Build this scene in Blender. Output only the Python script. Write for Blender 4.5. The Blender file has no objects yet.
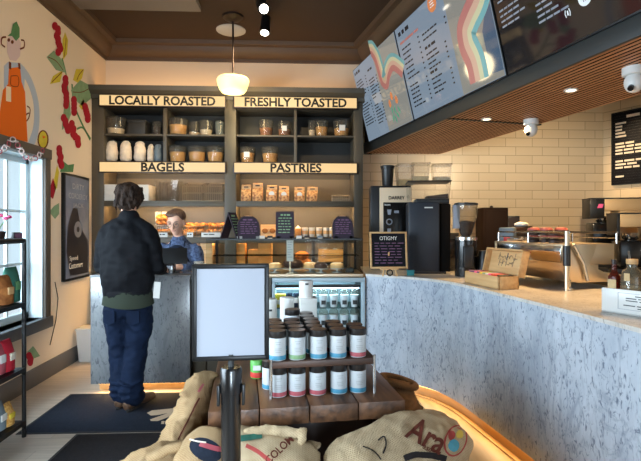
import bpy, bmesh, math, random
from mathutils import Vector, Matrix, noise
from mathutils.bvhtree import BVHTree
random.seed(7)
S = bpy.context.scene
COL = S.collection
PI = math.pi

# ------------------------------------------------------------------ camera
YAW = 0.0475
EYE = 1.4
FPX = 474.0
cam_d = bpy.data.cameras.new('camera')
cam = bpy.data.objects.new('camera', cam_d)
COL.objects.link(cam)
cam.location = (0, 0, EYE)
cam.rotation_euler = (PI / 2, 0, -YAW)
cam_d.sensor_width = 36.0
cam_d.lens = FPX / 641.0 * 36.0
cam_d.shift_y = -2.5 / 641.0
cam_d.clip_start = 0.02
S.camera = cam
CY, SY = math.cos(YAW), math.sin(YAW)

# ------------------------------------------------------------------ view, world, big lights
S.view_settings.view_transform = 'Standard'
S.view_settings.look = 'None'
S.view_settings.gamma = 1.0
S.view_settings.use_curve_mapping = False
S.view_settings.exposure = 0.0
try:
    S.cycles.use_denoising = True
    S.cycles.max_bounces = 8
    S.cycles.transparent_max_bounces = 24
    S.cycles.sample_clamp_indirect = 6.0
    S.cycles.caustics_reflective = False
    S.cycles.caustics_refractive = False
except Exception:
    pass

world = bpy.data.worlds.new('sky')
S.world = world
world.use_nodes = True
bg = world.node_tree.nodes['Background']
bg.inputs[0].default_value = (0.72, 0.88, 1.0, 1)
bg.inputs[1].default_value = 1.0


def area(name, loc, aim, size, size_y, power, color, spread=PI):
    d = bpy.data.lights.new(name, 'AREA')
    d.shape = 'RECTANGLE'
    d.size, d.size_y = size, size_y
    d.energy = power
    d.color = color
    d.spread = spread
    o = bpy.data.objects.new(name, d)
    COL.objects.link(o)
    o.location = loc
    o.rotation_euler = (Vector(aim) - Vector(loc)).to_track_quat('-Z', 'Y').to_euler()
    return o


def spot(name, loc, aim, power, color, angle=80, blend=0.6, r=0.03):
    d = bpy.data.lights.new(name, 'SPOT')
    d.energy = power
    d.color = color
    d.spot_size = math.radians(angle)
    d.spot_blend = blend
    d.shadow_soft_size = r
    o = bpy.data.objects.new(name, d)
    COL.objects.link(o)
    o.location = loc
    o.rotation_euler = (Vector(aim) - Vector(loc)).to_track_quat('-Z', 'Y').to_euler()
    return o


WARM = (1.0, 0.62, 0.27)
WARM2 = (1.0, 0.70, 0.38)
COOL = (0.70, 0.86, 1.0)
# daylight through the shop front behind the photographer
area('shopfront_daylight', (2.2, -2.05, 1.6), (-2.2, 5.0, 0.7), 2.6, 1.9, 16, COOL, math.radians(110))
area('left_wall_fill', (0.4, -2.05, 1.2), (-2.3, 4.8, 0.5), 0.5, 1.4, 22, COOL, math.radians(50))  # added narrow fill for the lower left wall; no door behind it
# daylight through the side window
sun = bpy.data.lights.new('sun', 'SUN')
sun.energy = 5.0
sun.angle = 0.02
suno = bpy.data.objects.new('sun', sun)
COL.objects.link(suno)
suno.rotation_euler = Vector((-0.8, -0.35, -0.75)).to_track_quat('-Z', 'Y').to_euler()
area('side_window_daylight', (-3.1, 2.7, 1.7), (0.0, 4.0, 0.5), 1.2, 1.4, 230, COOL)
area('near_window_daylight', (-2.75, 1.0, 1.6), (1.2, 2.9, 0.5), 2.2, 1.8, 210, COOL)


# ------------------------------------------------------------------ pixel to place
def P(px, py, d):
    u = (px - 320.5) / FPX * d
    return Vector((u * CY + d * SY, d * CY - u * SY, EYE - (py - 228) / FPX * d))


def G(px, py, z):
    return P(px, py, FPX * (EYE - z) / (py - 228))


def PY(px, py, y):
    k = (px - 320.5) / FPX
    return P(px, py, y / (CY - k * SY))


def PXW(px, py, x):
    k = (px - 320.5) / FPX
    return P(px, py, x / (k * CY + SY))


# ------------------------------------------------------------------ materials
def lin(c):
    return tuple(((v / 255) / 12.92 if v / 255 <= 0.04045 else ((v / 255 + 0.055) / 1.055) ** 2.4) for v in c) + (1,)


def new_mat(name):
    m = bpy.data.materials.new(name)
    m.use_nodes = True
    nt = m.node_tree
    b = nt.nodes['Principled BSDF']
    return m, nt, b


def mat(name, rgb, rough=0.5, metal=0.0, var=0.0, vscale=8.0, bump=0.0, bscale=60.0, coat=0.0, stretch=None, rgb2=None):
    m, nt, b = new_mat(name)
    b.inputs['Base Color'].default_value = lin(rgb)
    b.inputs['Roughness'].default_value = rough
    b.inputs['Metallic'].default_value = metal
    if rough >= 0.74:
        b.inputs['Specular IOR Level'].default_value = 0.12
    if coat:
        b.inputs['Coat Weight'].default_value = coat
        b.inputs['Coat Roughness'].default_value = 0.08
    if var or bump:
        tc = nt.nodes.new('ShaderNodeTexCoord')
        mp = nt.nodes.new('ShaderNodeMapping')
        nt.links.new(tc.outputs['Object'], mp.inputs[0])
        if stretch:
            mp.inputs['Scale'].default_value = stretch
    if var:
        n = nt.nodes.new('ShaderNodeTexNoise')
        n.inputs['Scale'].default_value = vscale
        n.inputs['Detail'].default_value = 6
        nt.links.new(mp.outputs[0], n.inputs['Vector'])
        mx = nt.nodes.new('ShaderNodeMix')
        mx.data_type = 'RGBA'
        a = lin(rgb)
        c2 = lin(rgb2) if rgb2 else tuple(max(0, v * (1 - var)) for v in a[:3]) + (1,)
        mx.inputs[6].default_value = a
        mx.inputs[7].default_value = c2
        rp = nt.nodes.new('ShaderNodeValToRGB')
        rp.color_ramp.elements[0].position = 0.36
        rp.color_ramp.elements[1].position = 0.66
        nt.links.new(n.outputs['Fac'], rp.inputs[0])
        nt.links.new(rp.outputs[0], mx.inputs[0])
        nt.links.new(mx.outputs[2], b.inputs['Base Color'])
    if bump:
        n2 = nt.nodes.new('ShaderNodeTexNoise')
        n2.inputs['Scale'].default_value = bscale
        n2.inputs['Detail'].default_value = 4
        nt.links.new(mp.outputs[0], n2.inputs['Vector'])
        bp = nt.nodes.new('ShaderNodeBump')
        bp.inputs['Strength'].default_value = bump
        bp.inputs['Distance'].default_value = 0.01
        nt.links.new(n2.outputs['Fac'], bp.inputs['Height'])
        nt.links.new(bp.outputs[0], b.inputs['Normal'])
    return m


def emit(name, rgb, strength):
    m, nt, b = new_mat(name)
    b.inputs['Base Color'].default_value = lin(rgb)
    b.inputs['Emission Color'].default_value = lin(rgb)
    b.inputs['Emission Strength'].default_value = strength
    b.inputs['Roughness'].default_value = 0.4
    return m


def glass(name, tint=(235, 240, 240), refl=0.9, haze=0.0, hazecol=(230, 230, 225)):
    m = bpy.data.materials.new(name)
    m.use_nodes = True
    nt = m.node_tree
    nt.nodes.clear()
    out = nt.nodes.new('ShaderNodeOutputMaterial')
    tr = nt.nodes.new('ShaderNodeBsdfTransparent')
    tr.inputs[0].default_value = lin(tint)
    gl = nt.nodes.new('ShaderNodeBsdfGlossy')
    gl.inputs['Roughness'].default_value = 0.05
    gl.inputs['Color'].default_value = (refl, refl, refl, 1)
    fr = nt.nodes.new('ShaderNodeFresnel')
    ge = nt.nodes.new('ShaderNodeNewGeometry')
    ma = nt.nodes.new('ShaderNodeMath')
    ma.operation = 'MULTIPLY_ADD'
    ma.inputs[1].default_value = 1 / 1.45 - 1.45
    ma.inputs[2].default_value = 1.45
    nt.links.new(ge.outputs['Backfacing'], ma.inputs[0])
    nt.links.new(ma.outputs[0], fr.inputs[0])
    mx = nt.nodes.new('ShaderNodeMixShader')
    nt.links.new(fr.outputs[0], mx.inputs[0])
    nt.links.new(tr.outputs[0], mx.inputs[1])
    nt.links.new(gl.outputs[0], mx.inputs[2])
    last = mx
    if haze:
        df = nt.nodes.new('ShaderNodeBsdfDiffuse')
        df.inputs[0].default_value = lin(hazecol)
        m2 = nt.nodes.new('ShaderNodeMixShader')
        m2.inputs[0].default_value = haze
        nt.links.new(mx.outputs[0], m2.inputs[1])
        nt.links.new(df.outputs[0], m2.inputs[2])
        last = m2
    nt.links.new(last.outputs[0], out.inputs[0])
    return m


def brick_mat(name, c1, c2, mortar, bw, rh, msize, rough, plane, offset=0.5, grain=0.0, bump=0.15, freq=2):
    m, nt, b = new_mat(name)
    tc = nt.nodes.new('ShaderNodeTexCoord')
    sp = nt.nodes.new('ShaderNodeSeparateXYZ')
    cb = nt.nodes.new('ShaderNodeCombineXYZ')
    nt.links.new(tc.outputs['Object'], sp.inputs[0])
    i, j = plane
    nt.links.new(sp.outputs[i], cb.inputs[0])
    nt.links.new(sp.outputs[j], cb.inputs[1])
    br = nt.nodes.new('ShaderNodeTexBrick')
    br.inputs['Scale'].default_value = 1.0
    br.inputs['Brick Width'].default_value = bw
    br.inputs['Row Height'].default_value = rh
    br.inputs['Mortar Size'].default_value = msize
    br.inputs['Mortar Smooth'].default_value = 0.2
    br.inputs['Color1'].default_value = lin(c1)
    br.inputs['Color2'].default_value = lin(c2)
    br.inputs['Mortar'].default_value = lin(mortar)
    br.offset = offset
    br.offset_frequency = freq
    nt.links.new(cb.outputs[0], br.inputs['Vector'])
    col = br.outputs['Color']
    if grain:
        mp = nt.nodes.new('ShaderNodeMapping')
        mp.inputs['Scale'].default_value = (2.5, 40, 1)
        nt.links.new(cb.outputs[0], mp.inputs[0])
        n = nt.nodes.new('ShaderNodeTexNoise')
        n.inputs['Scale'].default_value = 1.0
        n.inputs['Detail'].default_value = 8
        nt.links.new(mp.outputs[0], n.inputs['Vector'])
        mx = nt.nodes.new('ShaderNodeMix')
        mx.data_type = 'RGBA'
        mx.blend_type = 'MULTIPLY'
        mx.inputs[0].default_value = grain
        nt.links.new(col, mx.inputs[6])
        rp = nt.nodes.new('ShaderNodeValToRGB')
        rp.color_ramp.elements[0].position = 0.3
        rp.color_ramp.elements[0].color = (0.35, 0.35, 0.35, 1)
        rp.color_ramp.elements[1].position = 0.65
        nt.links.new(n.outputs['Fac'], rp.inputs[0])
        nt.links.new(rp.outputs[0], mx.inputs[7])
        col = mx.outputs[2]
    nt.links.new(col, b.inputs['Base Color'])
    b.inputs['Roughness'].default_value = rough
    bp = nt.nodes.new('ShaderNodeBump')
    bp.inputs['Strength'].default_value = bump
    bp.inputs['Distance'].default_value = 0.004
    inv = nt.nodes.new('ShaderNodeMath')
    inv.operation = 'SUBTRACT'
    inv.inputs[0].default_value = 1
    nt.links.new(br.outputs['Fac'], inv.inputs[1])
    nt.links.new(inv.outputs[0], bp.inputs['Height'])
    nt.links.new(bp.outputs[0], b.inputs['Normal'])
    return m


def marble_mat(name, base, mid, dark, scale=9.0, rough=0.22):
    m, nt, b = new_mat(name)
    L = nt.links.new
    tc = nt.nodes.new('ShaderNodeTexCoord')
    mp = nt.nodes.new('ShaderNodeMapping')
    mp.inputs['Scale'].default_value = (1.3, 1.3, 0.6)
    mp.inputs['Rotation'].default_value = (0.12, 0.1, 0.2)
    L(tc.outputs['Object'], mp.inputs[0])
    n1 = nt.nodes.new('ShaderNodeTexNoise')
    n1.inputs['Scale'].default_value = scale * 0.25
    n1.inputs['Detail'].default_value = 9
    n1.inputs['Roughness'].default_value = 0.65
    n1.inputs['Distortion'].default_value = 0.7
    L(mp.outputs[0], n1.inputs['Vector'])
    r1 = nt.nodes.new('ShaderNodeValToRGB')
    r1.color_ramp.elements[0].position = 0.35
    r1.color_ramp.elements[0].color = lin(mid)
    r1.color_ramp.elements[1].position = 0.62
    r1.color_ramp.elements[1].color = lin(base)
    L(n1.outputs['Fac'], r1.inputs[0])
    n2 = nt.nodes.new('ShaderNodeTexNoise')
    n2.inputs['Scale'].default_value = scale * 3.3
    n2.inputs['Detail'].default_value = 5
    n2.inputs['Roughness'].default_value = 0.6
    n2.inputs['Distortion'].default_value = 1.6
    L(mp.outputs[0], n2.inputs['Vector'])
    r2 = nt.nodes.new('ShaderNodeValToRGB')
    r2.color_ramp.elements[0].position = 0.54
    r2.color_ramp.elements[0].color = (0, 0, 0, 1)
    r2.color_ramp.elements[1].position = 0.66
    r2.color_ramp.elements[1].color = (1, 1, 1, 1)
    L(n2.outputs['Fac'], r2.inputs[0])
    mx = nt.nodes.new('ShaderNodeMix')
    mx.data_type = 'RGBA'
    L(r2.outputs[0], mx.inputs[0])
    L(r1.outputs[0], mx.inputs[6])
    mx.inputs[7].default_value = lin(dark)
    # thin veins
    n3 = nt.nodes.new('ShaderNodeTexNoise')
    n3.inputs['Scale'].default_value = scale * 0.32
    n3.inputs['Detail'].default_value = 7
    n3.inputs['Distortion'].default_value = 1.2
    L(mp.outputs[0], n3.inputs['Vector'])
    r3 = nt.nodes.new('ShaderNodeValToRGB')
    e = r3.color_ramp.elements
    e[0].position = 0.475
    e[0].color = (0, 0, 0, 1)
    e[1].position = 0.5
    e[1].color = (0.35, 0.35, 0.35, 1)
    e2 = e.new(0.525)
    e2.color = (0, 0, 0, 1)
    L(n3.outputs['Fac'], r3.inputs[0])
    mx2 = nt.nodes.new('ShaderNodeMix')
    mx2.data_type = 'RGBA'
    L(r3.outputs[0], mx2.inputs[0])
    L(mx.outputs[2], mx2.inputs[6])
    mx2.inputs[7].default_value = lin(dark)
    L(mx2.outputs[2], b.inputs['Base Color'])
    b.inputs['Roughness'].default_value = rough
    return m


def wood_mat(name, c1, c2, axis=0, scale=3.0, rough=0.5, bump=0.1, coat=0.0):
    st = [14, 14, 14]
    st[axis] = 1.2
    return mat(name, c1, rough, 0, var=1, vscale=scale, rgb2=c2, stretch=tuple(st), bump=bump, bscale=scale * 2, coat=coat)


def burlap_mat(name, c1, c2):
    m, nt, b = new_mat(name)
    L = nt.links.new
    tc = nt.nodes.new('ShaderNodeTexCoord')
    n = nt.nodes.new('ShaderNodeTexNoise')
    n.inputs['Scale'].default_value = 22
    n.inputs['Detail'].default_value = 8
    L(tc.outputs['Object'], n.inputs['Vector'])
    mx = nt.nodes.new('ShaderNodeMix')
    mx.data_type = 'RGBA'
    mx.inputs[6].default_value = lin(c1)
    mx.inputs[7].default_value = lin(c2)
    L(n.outputs['Fac'], mx.inputs[0])
    w1 = nt.nodes.new('ShaderNodeTexWave')
    w1.inputs['Scale'].default_value = 52
    w1.inputs['Distortion'].default_value = 3.5
    w1.bands_direction = 'X'
    w2 = nt.nodes.new('ShaderNodeTexWave')
    w2.inputs['Scale'].default_value = 52
    w2.inputs['Distortion'].default_value = 3.5
    w2.bands_direction = 'DIAGONAL'
    L(tc.outputs['Object'], w1.inputs['Vector'])
    L(tc.outputs['Object'], w2.inputs['Vector'])
    ml = nt.nodes.new('ShaderNodeMath')
    ml.operation = 'MULTIPLY'
    L(w1.outputs['Fac'], ml.inputs[0])
    L(w2.outputs['Fac'], ml.inputs[1])
    m2 = nt.nodes.new('ShaderNodeMix')
    m2.data_type = 'RGBA'
    m2.blend_type = 'MULTIPLY'
    m2.inputs[7].default_value = (0.58, 0.53, 0.46, 1)
    L(ml.outputs[0], m2.inputs[0])
    L(mx.outputs[2], m2.inputs[6])
    L(m2.outputs[2], b.inputs['Base Color'])
    b.inputs['Roughness'].default_value = 0.95
    b.inputs['Specular IOR Level'].default_value = 0.1
    bp = nt.nodes.new('ShaderNodeBump')
    bp.inputs['Strength'].default_value = 0.5
    bp.inputs['Distance'].default_value = 0.004
    L(ml.outputs[0], bp.inputs['Height'])
    L(bp.outputs[0], b.inputs['Normal'])
    return m


M = {}
M['plaster'] = mat('cream_plaster', (232, 214, 190), 0.8, bump=0.05, bscale=120)
M['ceiling'] = mat('brown_ceiling_paint', (76, 61, 50), 0.75)
M['ceiling_grey'] = mat('grey_ceiling_panel', (136, 128, 122), 0.7)
M['crown'] = mat('brown_moulding_paint', (88, 68, 51), 0.5)
M['floor'] = brick_mat('vinyl_plank_floor', (208, 194, 178), (196, 182, 166), (166, 152, 138), 1.2, 0.18, 0.002, 0.42, (0, 1), 0.37, grain=0.35, bump=0.05)
M['tile'] = brick_mat('cream_wall_tile', (216, 196, 164), (208, 187, 154), (160, 138, 108), 0.345, 0.1105, 0.0035, 0.3, (0, 2), 0.38, bump=0.25)
M['taupe'] = mat('taupe_shelf_paint', (76, 69, 57), 0.5)
M['taupe_dark'] = mat('dark_shelf_back', (32, 32, 31), 0.55)
M['baseboard'] = mat('grey_baseboard_paint', (92, 90, 90), 0.55)
M['window_paint'] = mat('grey_brown_window_paint', (92, 84, 76), 0.55)
M['sill'] = mat('slate_grey_sill_paint', (84, 88, 94), 0.5)
M['sash'] = mat('white_sash_paint', (196, 210, 214), 0.5)
M['pane'] = glass('window_glass', (250, 252, 252), 0.6)
M['glass'] = glass('case_glass', (246, 248, 246), 0.03)
M['acrylic'] = glass('clear_acrylic', (242, 240, 236), 0.8, haze=0.014)
M['jar_glass'] = glass('clear_jar_plastic', (242, 238, 230), 0.5, haze=0.03)
M['marble'] = marble_mat('blue_grey_marble', (190, 198, 208), (156, 166, 180), (112, 121, 136))
M['marble_shaded'] = marble_mat('shaded_marble', (126, 127, 128), (102, 104, 107), (80, 82, 86))  # same marble darkened: the left counter's shade is put into these colours
M['marble_top'] = marble_mat('polished_marble_top', (206, 202, 196), (186, 180, 172), (150, 144, 136), rough=0.34)
M['black_metal'] = mat('black_metal', (24, 24, 25), 0.4, 0.5)
M['black_gloss'] = mat('glossy_black', (12, 12, 14), 0.24, 0.0, coat=0.15)
M['black_plastic'] = mat('black_plastic', (22, 23, 25), 0.4)
M['navy_black'] = mat('blue_black_panel', (30, 36, 46), 0.45)
M['dark_grey'] = mat('dark_grey_metal', (52, 54, 54), 0.45, 0.3)
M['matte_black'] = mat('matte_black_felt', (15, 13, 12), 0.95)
M['chrome'] = mat('chrome', (205, 205, 205), 0.15, 1.0)
M['steel'] = mat('brushed_steel', (214, 194, 166), 0.36, 1.0, bump=0.05, bscale=200, stretch=(1, 1, 20))  # base colour warmed to carry the reflection of the tiles
M['tile_tinted_steel'] = mat('tile_tinted_satin_steel', (206, 172, 126), 0.42, 0.35)  # golden reflection of the tiles painted into the base colour
M['white'] = mat('white_card', (202, 201, 196), 0.6)
M['white_gloss'] = mat('white_glossy_plastic', (206, 206, 203), 0.25)
M['paper'] = mat('white_paper', (156, 161, 172), 0.7)
M['ink'] = mat('black_ink', (28, 25, 22), 0.7)
M['white_ink'] = mat('white_chalk', (225, 220, 210), 0.8)
M['chalkboard'] = mat('chalkboard_black', (27, 27, 31), 0.75, var=0.3, vscale=20)
M['oak'] = wood_mat('light_oak', (206, 168, 118), (184, 142, 92), 0, 2.0, 0.5)
M['pine'] = wood_mat('pine_wood', (218, 160, 84), (196, 134, 62), 0, 2.0, 0.55)
M['honey'] = wood_mat('honey_oak_plinth', (222, 182, 124), (206, 162, 104), 1, 1.0, 0.4)
M['slat'] = wood_mat('walnut_slat', (196, 142, 98), (168, 116, 74), 0, 2.0, 0.5)
M['walnut'] = wood_mat('dark_walnut', (84, 56, 42), (60, 40, 31), 0, 2.5, 0.45)
M['plank_top'] = wood_mat('worn_plank', (112, 76, 50), (60, 39, 27), 1, 1.6, 0.42, bump=0.25)
M['plank_side'] = wood_mat('pale_box_wood', (196, 150, 104), (170, 124, 82), 2, 1.6, 0.6)
M['dark_brown'] = mat('dark_brown_wood', (46, 28, 21), 0.45, var=0.3, vscale=10)
M['pale_fascia'] = mat('pale_beige_fascia', (228, 202, 170), 0.45)
M['espresso_brown'] = mat('near_black_brown', (30, 18, 13), 0.75)
M['granola'] = mat('granola', (226, 180, 104), 0.9, var=1, vscale=60, rgb2=(190, 134, 64), bump=0.6, bscale=80)
M['coffee'] = mat('coffee_beans', (58, 38, 27), 0.5, var=1, vscale=70, rgb2=(28, 18, 13), bump=0.8, bscale=90)
M['flour'] = mat('white_sugar', (226, 216, 200), 0.9)
M['cloth_white'] = mat('white_cotton', (222, 208, 190), 0.9, var=0.12, vscale=12, bump=0.3, bscale=40)
M['cloth_blue'] = mat('slate_cotton', (112, 124, 132), 0.9, bump=0.3, bscale=40)
M['bagel'] = mat('baked_bagel', (200, 134, 62), 0.7, var=1, vscale=20, rgb2=(140, 78, 32), bump=0.3, bscale=60)
M['bread'] = mat('baked_loaf', (172, 112, 62), 0.75, var=1, vscale=18, rgb2=(120, 70, 36), bump=0.4, bscale=40)
M['choc'] = mat('chocolate_cake', (58, 38, 34), 0.6, var=0.4, vscale=25, bump=0.4, bscale=50)
M['cream_cake'] = mat('pale_cake', (206, 178, 134), 0.75, var=0.2, vscale=25, bump=0.3, bscale=50)
M['pouch_kraft'] = mat('kraft_pouch', (214, 160, 98), 0.6, var=1, vscale=38, rgb2=(120, 62, 26))
M['wire'] = mat('dull_wire', (128, 118, 102), 0.4, 0.7)
M['burlap'] = burlap_mat('pale_burlap', (204, 184, 152), (156, 134, 102))
M['burlap_tan'] = burlap_mat('tan_burlap', (190, 162, 124), (146, 118, 84))
M['burlap_brown'] = burlap_mat('brown_burlap', (126, 98, 70), (84, 62, 42))
M['print_brown'] = mat('brown_sack_print', (96, 50, 40), 0.9)
M['print_red'] = mat('red_sack_print', (160, 70, 66), 0.9)
M['print_green'] = mat('green_sack_print', (52, 98, 84), 0.9)
M['print_black'] = mat('black_sack_print', (44, 40, 40), 0.9)
M['print_blue'] = mat('blue_sack_print', (84, 150, 168), 0.9)
M['print_yellow'] = mat('yellow_sack_print', (206, 178, 84), 0.9)
M['mat_navy'] = mat('navy_entrance_mat', (38, 44, 56), 0.95, bump=0.5, bscale=300, var=0.2, vscale=60)
M['mat_black'] = mat('charcoal_entrance_mat', (44, 44, 48), 0.95, bump=0.5, bscale=300, var=0.25, vscale=80)
M['mat_edge'] = mat('rubber_edge', (24, 25, 28), 0.7)
M['mat_print'] = mat('beige_mat_print', (196, 172, 146), 0.95)
M['screen_blue'] = emit('pale_blue_screen', (150, 170, 190), 0.62)
M['cooler_frame'] = mat('pale_blue_metal', (158, 178, 188), 0.4)
M['screen_grey'] = emit('pale_grey_screen', (168, 168, 160), 0.6)
M['screen_navy'] = emit('dusty_blue_screen', (84, 112, 142), 0.6)
M['screen_dark'] = emit('dark_screen', (30, 29, 31), 0.25)
M['screen_bar'] = emit('light_band_on_screen', (96, 104, 112), 0.3)
for k in ('screen_blue', 'screen_grey', 'screen_dark', 'screen_navy', 'screen_bar'):
    M[k].node_tree.nodes['Principled BSDF'].inputs['Roughness'].default_value = 0.06
    M[k].node_tree.nodes['Principled BSDF'].inputs['Base Color'].default_value = (0.01, 0.01, 0.012, 1)
    M[k].node_tree.nodes['Principled BSDF'].inputs['Specular IOR Level'].default_value = 1.0
M['wave_red'] = emit('dusty_red_screen_colour', (168, 104, 98), 0.30)
M['wave_orange'] = emit('peach_screen_colour', (190, 152, 130), 0.30)
M['wave_yellow'] = emit('pale_yellow_screen_colour', (186, 180, 144), 0.30)
M['wave_teal'] = emit('teal_screen_colour', (104, 152, 154), 0.30)
M['flower_orange'] = emit('orange_screen_colour', (196, 116, 70), 0.45)
M['flower_green'] = emit('green_screen_colour', (60, 130, 100), 0.6)
M['screen_ink'] = mat('screen_dark_type', (34, 38, 46), 0.2)
M['screen_white'] = emit('white_screen_type', (190, 194, 196), 0.6)
M['sign_glow'] = emit('backlit_cream_sign', (255, 214, 150), 0.92)
M['sign_glow'].node_tree.nodes['Principled BSDF'].inputs['Base Color'].default_value = (0.05, 0.04, 0.03, 1)
M['led_warm'] = emit('warm_led_strip', (255, 196, 110), 5.0)
M['led_cool'] = emit('cool_led_strip', (205, 236, 255), 5.0)
M['lamp_glow'] = emit('glowing_opal_glass', (252, 240, 170), 0.85)
M['spot_glow'] = emit('spot_lamp_glow', (255, 246, 226), 9.0)
M['down_glow'] = emit('downlight_glow', (255, 236, 200), 5.0)
M['skin'] = mat('skin', (214, 164, 138), 0.55, var=0.08, vscale=20)
M['hair_brown'] = mat('brown_hair', (50, 36, 27), 0.6, var=1, vscale=18, rgb2=(26, 18, 14), bump=0.7, bscale=60, stretch=(3, 3, 0.6))
M['hair_brown'].node_tree.nodes['Principled BSDF'].inputs['Specular IOR Level'].default_value = 0.12
M['hair_auburn'] = mat('auburn_hair', (104, 74, 56), 0.5, var=1, vscale=18, rgb2=(74, 48, 36), bump=0.6, bscale=60, stretch=(3, 3, 0.8))
M['jacket'] = mat('black_jacket_cloth', (13, 14, 18), 0.75, bump=0.15, bscale=120)
M['denim'] = mat('dark_blue_denim', (20, 32, 54), 0.85, var=0.35, vscale=7, bump=0.25, bscale=200)
M['olive'] = mat('dark_olive_cotton', (50, 56, 47), 0.9)
M['shoe_brown'] = mat('brown_leather', (96, 68, 48), 0.55, var=0.3, vscale=20)
M['sole'] = mat('dark_rubber_sole', (32, 28, 26), 0.7)
M['chambray'] = mat('blue_print_cotton', (84, 98, 126), 0.85, var=1, vscale=45, rgb2=(50, 58, 82))
M['apron'] = mat('navy_apron_cloth', (30, 37, 52), 0.85)
M['eye_dark'] = mat('dark_eye', (40, 30, 26), 0.3)
M['lip'] = mat('lip_colour', (176, 104, 96), 0.5)
M['tin_white'] = mat('white_tin_label', (186, 190, 192), 0.4)
M['tin_blue'] = mat('blue_tin_band', (66, 134, 162), 0.4)
M['tin_green'] = mat('green_tin_band', (116, 150, 108), 0.4)
M['tin_red'] = mat('red_tin_band', (166, 78, 86), 0.4)
M['tin_lid'] = mat('black_tin_lid', (26, 22, 21), 0.35)
M['tin_lid_top'] = mat('brown_tin_lid_top', (92, 66, 52), 0.3)
M['tin_text'] = mat('grey_tin_type', (158, 162, 164), 0.5)
M['mural_orange'] = mat('orange_mural_paint', (226, 108, 34), 0.8)
M['mural_blue'] = mat('pale_blue_mural_paint', (176, 186, 200), 0.8)
M['mural_pink'] = mat('pale_lilac_mural_paint', (214, 190, 186), 0.8)
M['mural_green'] = mat('green_mural_paint', (140, 168, 130), 0.8, var=0.15, vscale=20)
M['mural_leaf'] = mat('deep_green_mural_paint', (92, 136, 92), 0.8, var=0.15, vscale=20)
M['mural_yellow'] = mat('yellow_mural_paint', (214, 192, 66), 0.8, var=0.1, vscale=20)
M['mural_red'] = mat('crimson_mural_paint', (162, 36, 48), 0.8)
M['mural_brown'] = mat('brown_mural_paint', (112, 60, 30), 0.8)
M['mural_cream'] = mat('cream_mural_paint', (236, 214, 180), 0.8)
M['poster'] = mat('slate_poster_print', (128, 138, 160), 0.25, var=0.35, vscale=3)
M['poster_grey'] = mat('pale_poster_print', (140, 144, 154), 0.4)
M['poster_dark'] = mat('dark_poster_print', (34, 36, 46), 0.4)
M['purple'] = mat('purple_print', (120, 84, 116), 0.7, var=0.4, vscale=40)
M['purple_board'] = mat('plum_black_board', (46, 34, 48), 0.7)
M['pink'] = mat('pink_print', (226, 90, 140), 0.5)
M['green'] = mat('green_print', (84, 160, 70), 0.5)
M['red'] = mat('red_print', (190, 52, 46), 0.5)
M['teal'] = mat('teal_print', (48, 132, 136), 0.5)
M['bottle_clear'] = glass('clear_bottle_glass', (226, 220, 206), 0.9, haze=0.10, hazecol=(190, 180, 160))
M['amber'] = glass('amber_syrup', (176, 96, 62), 0.5, haze=0.35, hazecol=(110, 50, 36))
M['cup_speckle'] = mat('speckled_cup', (214, 210, 200), 0.5, var=1, vscale=60, rgb2=(120, 116, 112))
M['rust'] = mat('dull_red_ceramic', (168, 88, 76), 0.4)
M['iced'] = mat('iced_milk_drink', (205, 216, 220), 0.4, var=0.15, vscale=30)
M['crumple'] = mat('white_tissue', (224, 222, 218), 0.9, bump=0.8, bscale=40)
M['pale_building'] = mat('pale_grey_facade', (206, 210, 212), 0.8)
M['asphalt'] = mat('pale_pavement', (176, 178, 180), 0.9)
M['window_dark'] = mat('far_window', (132, 146, 158), 0.3)


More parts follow.
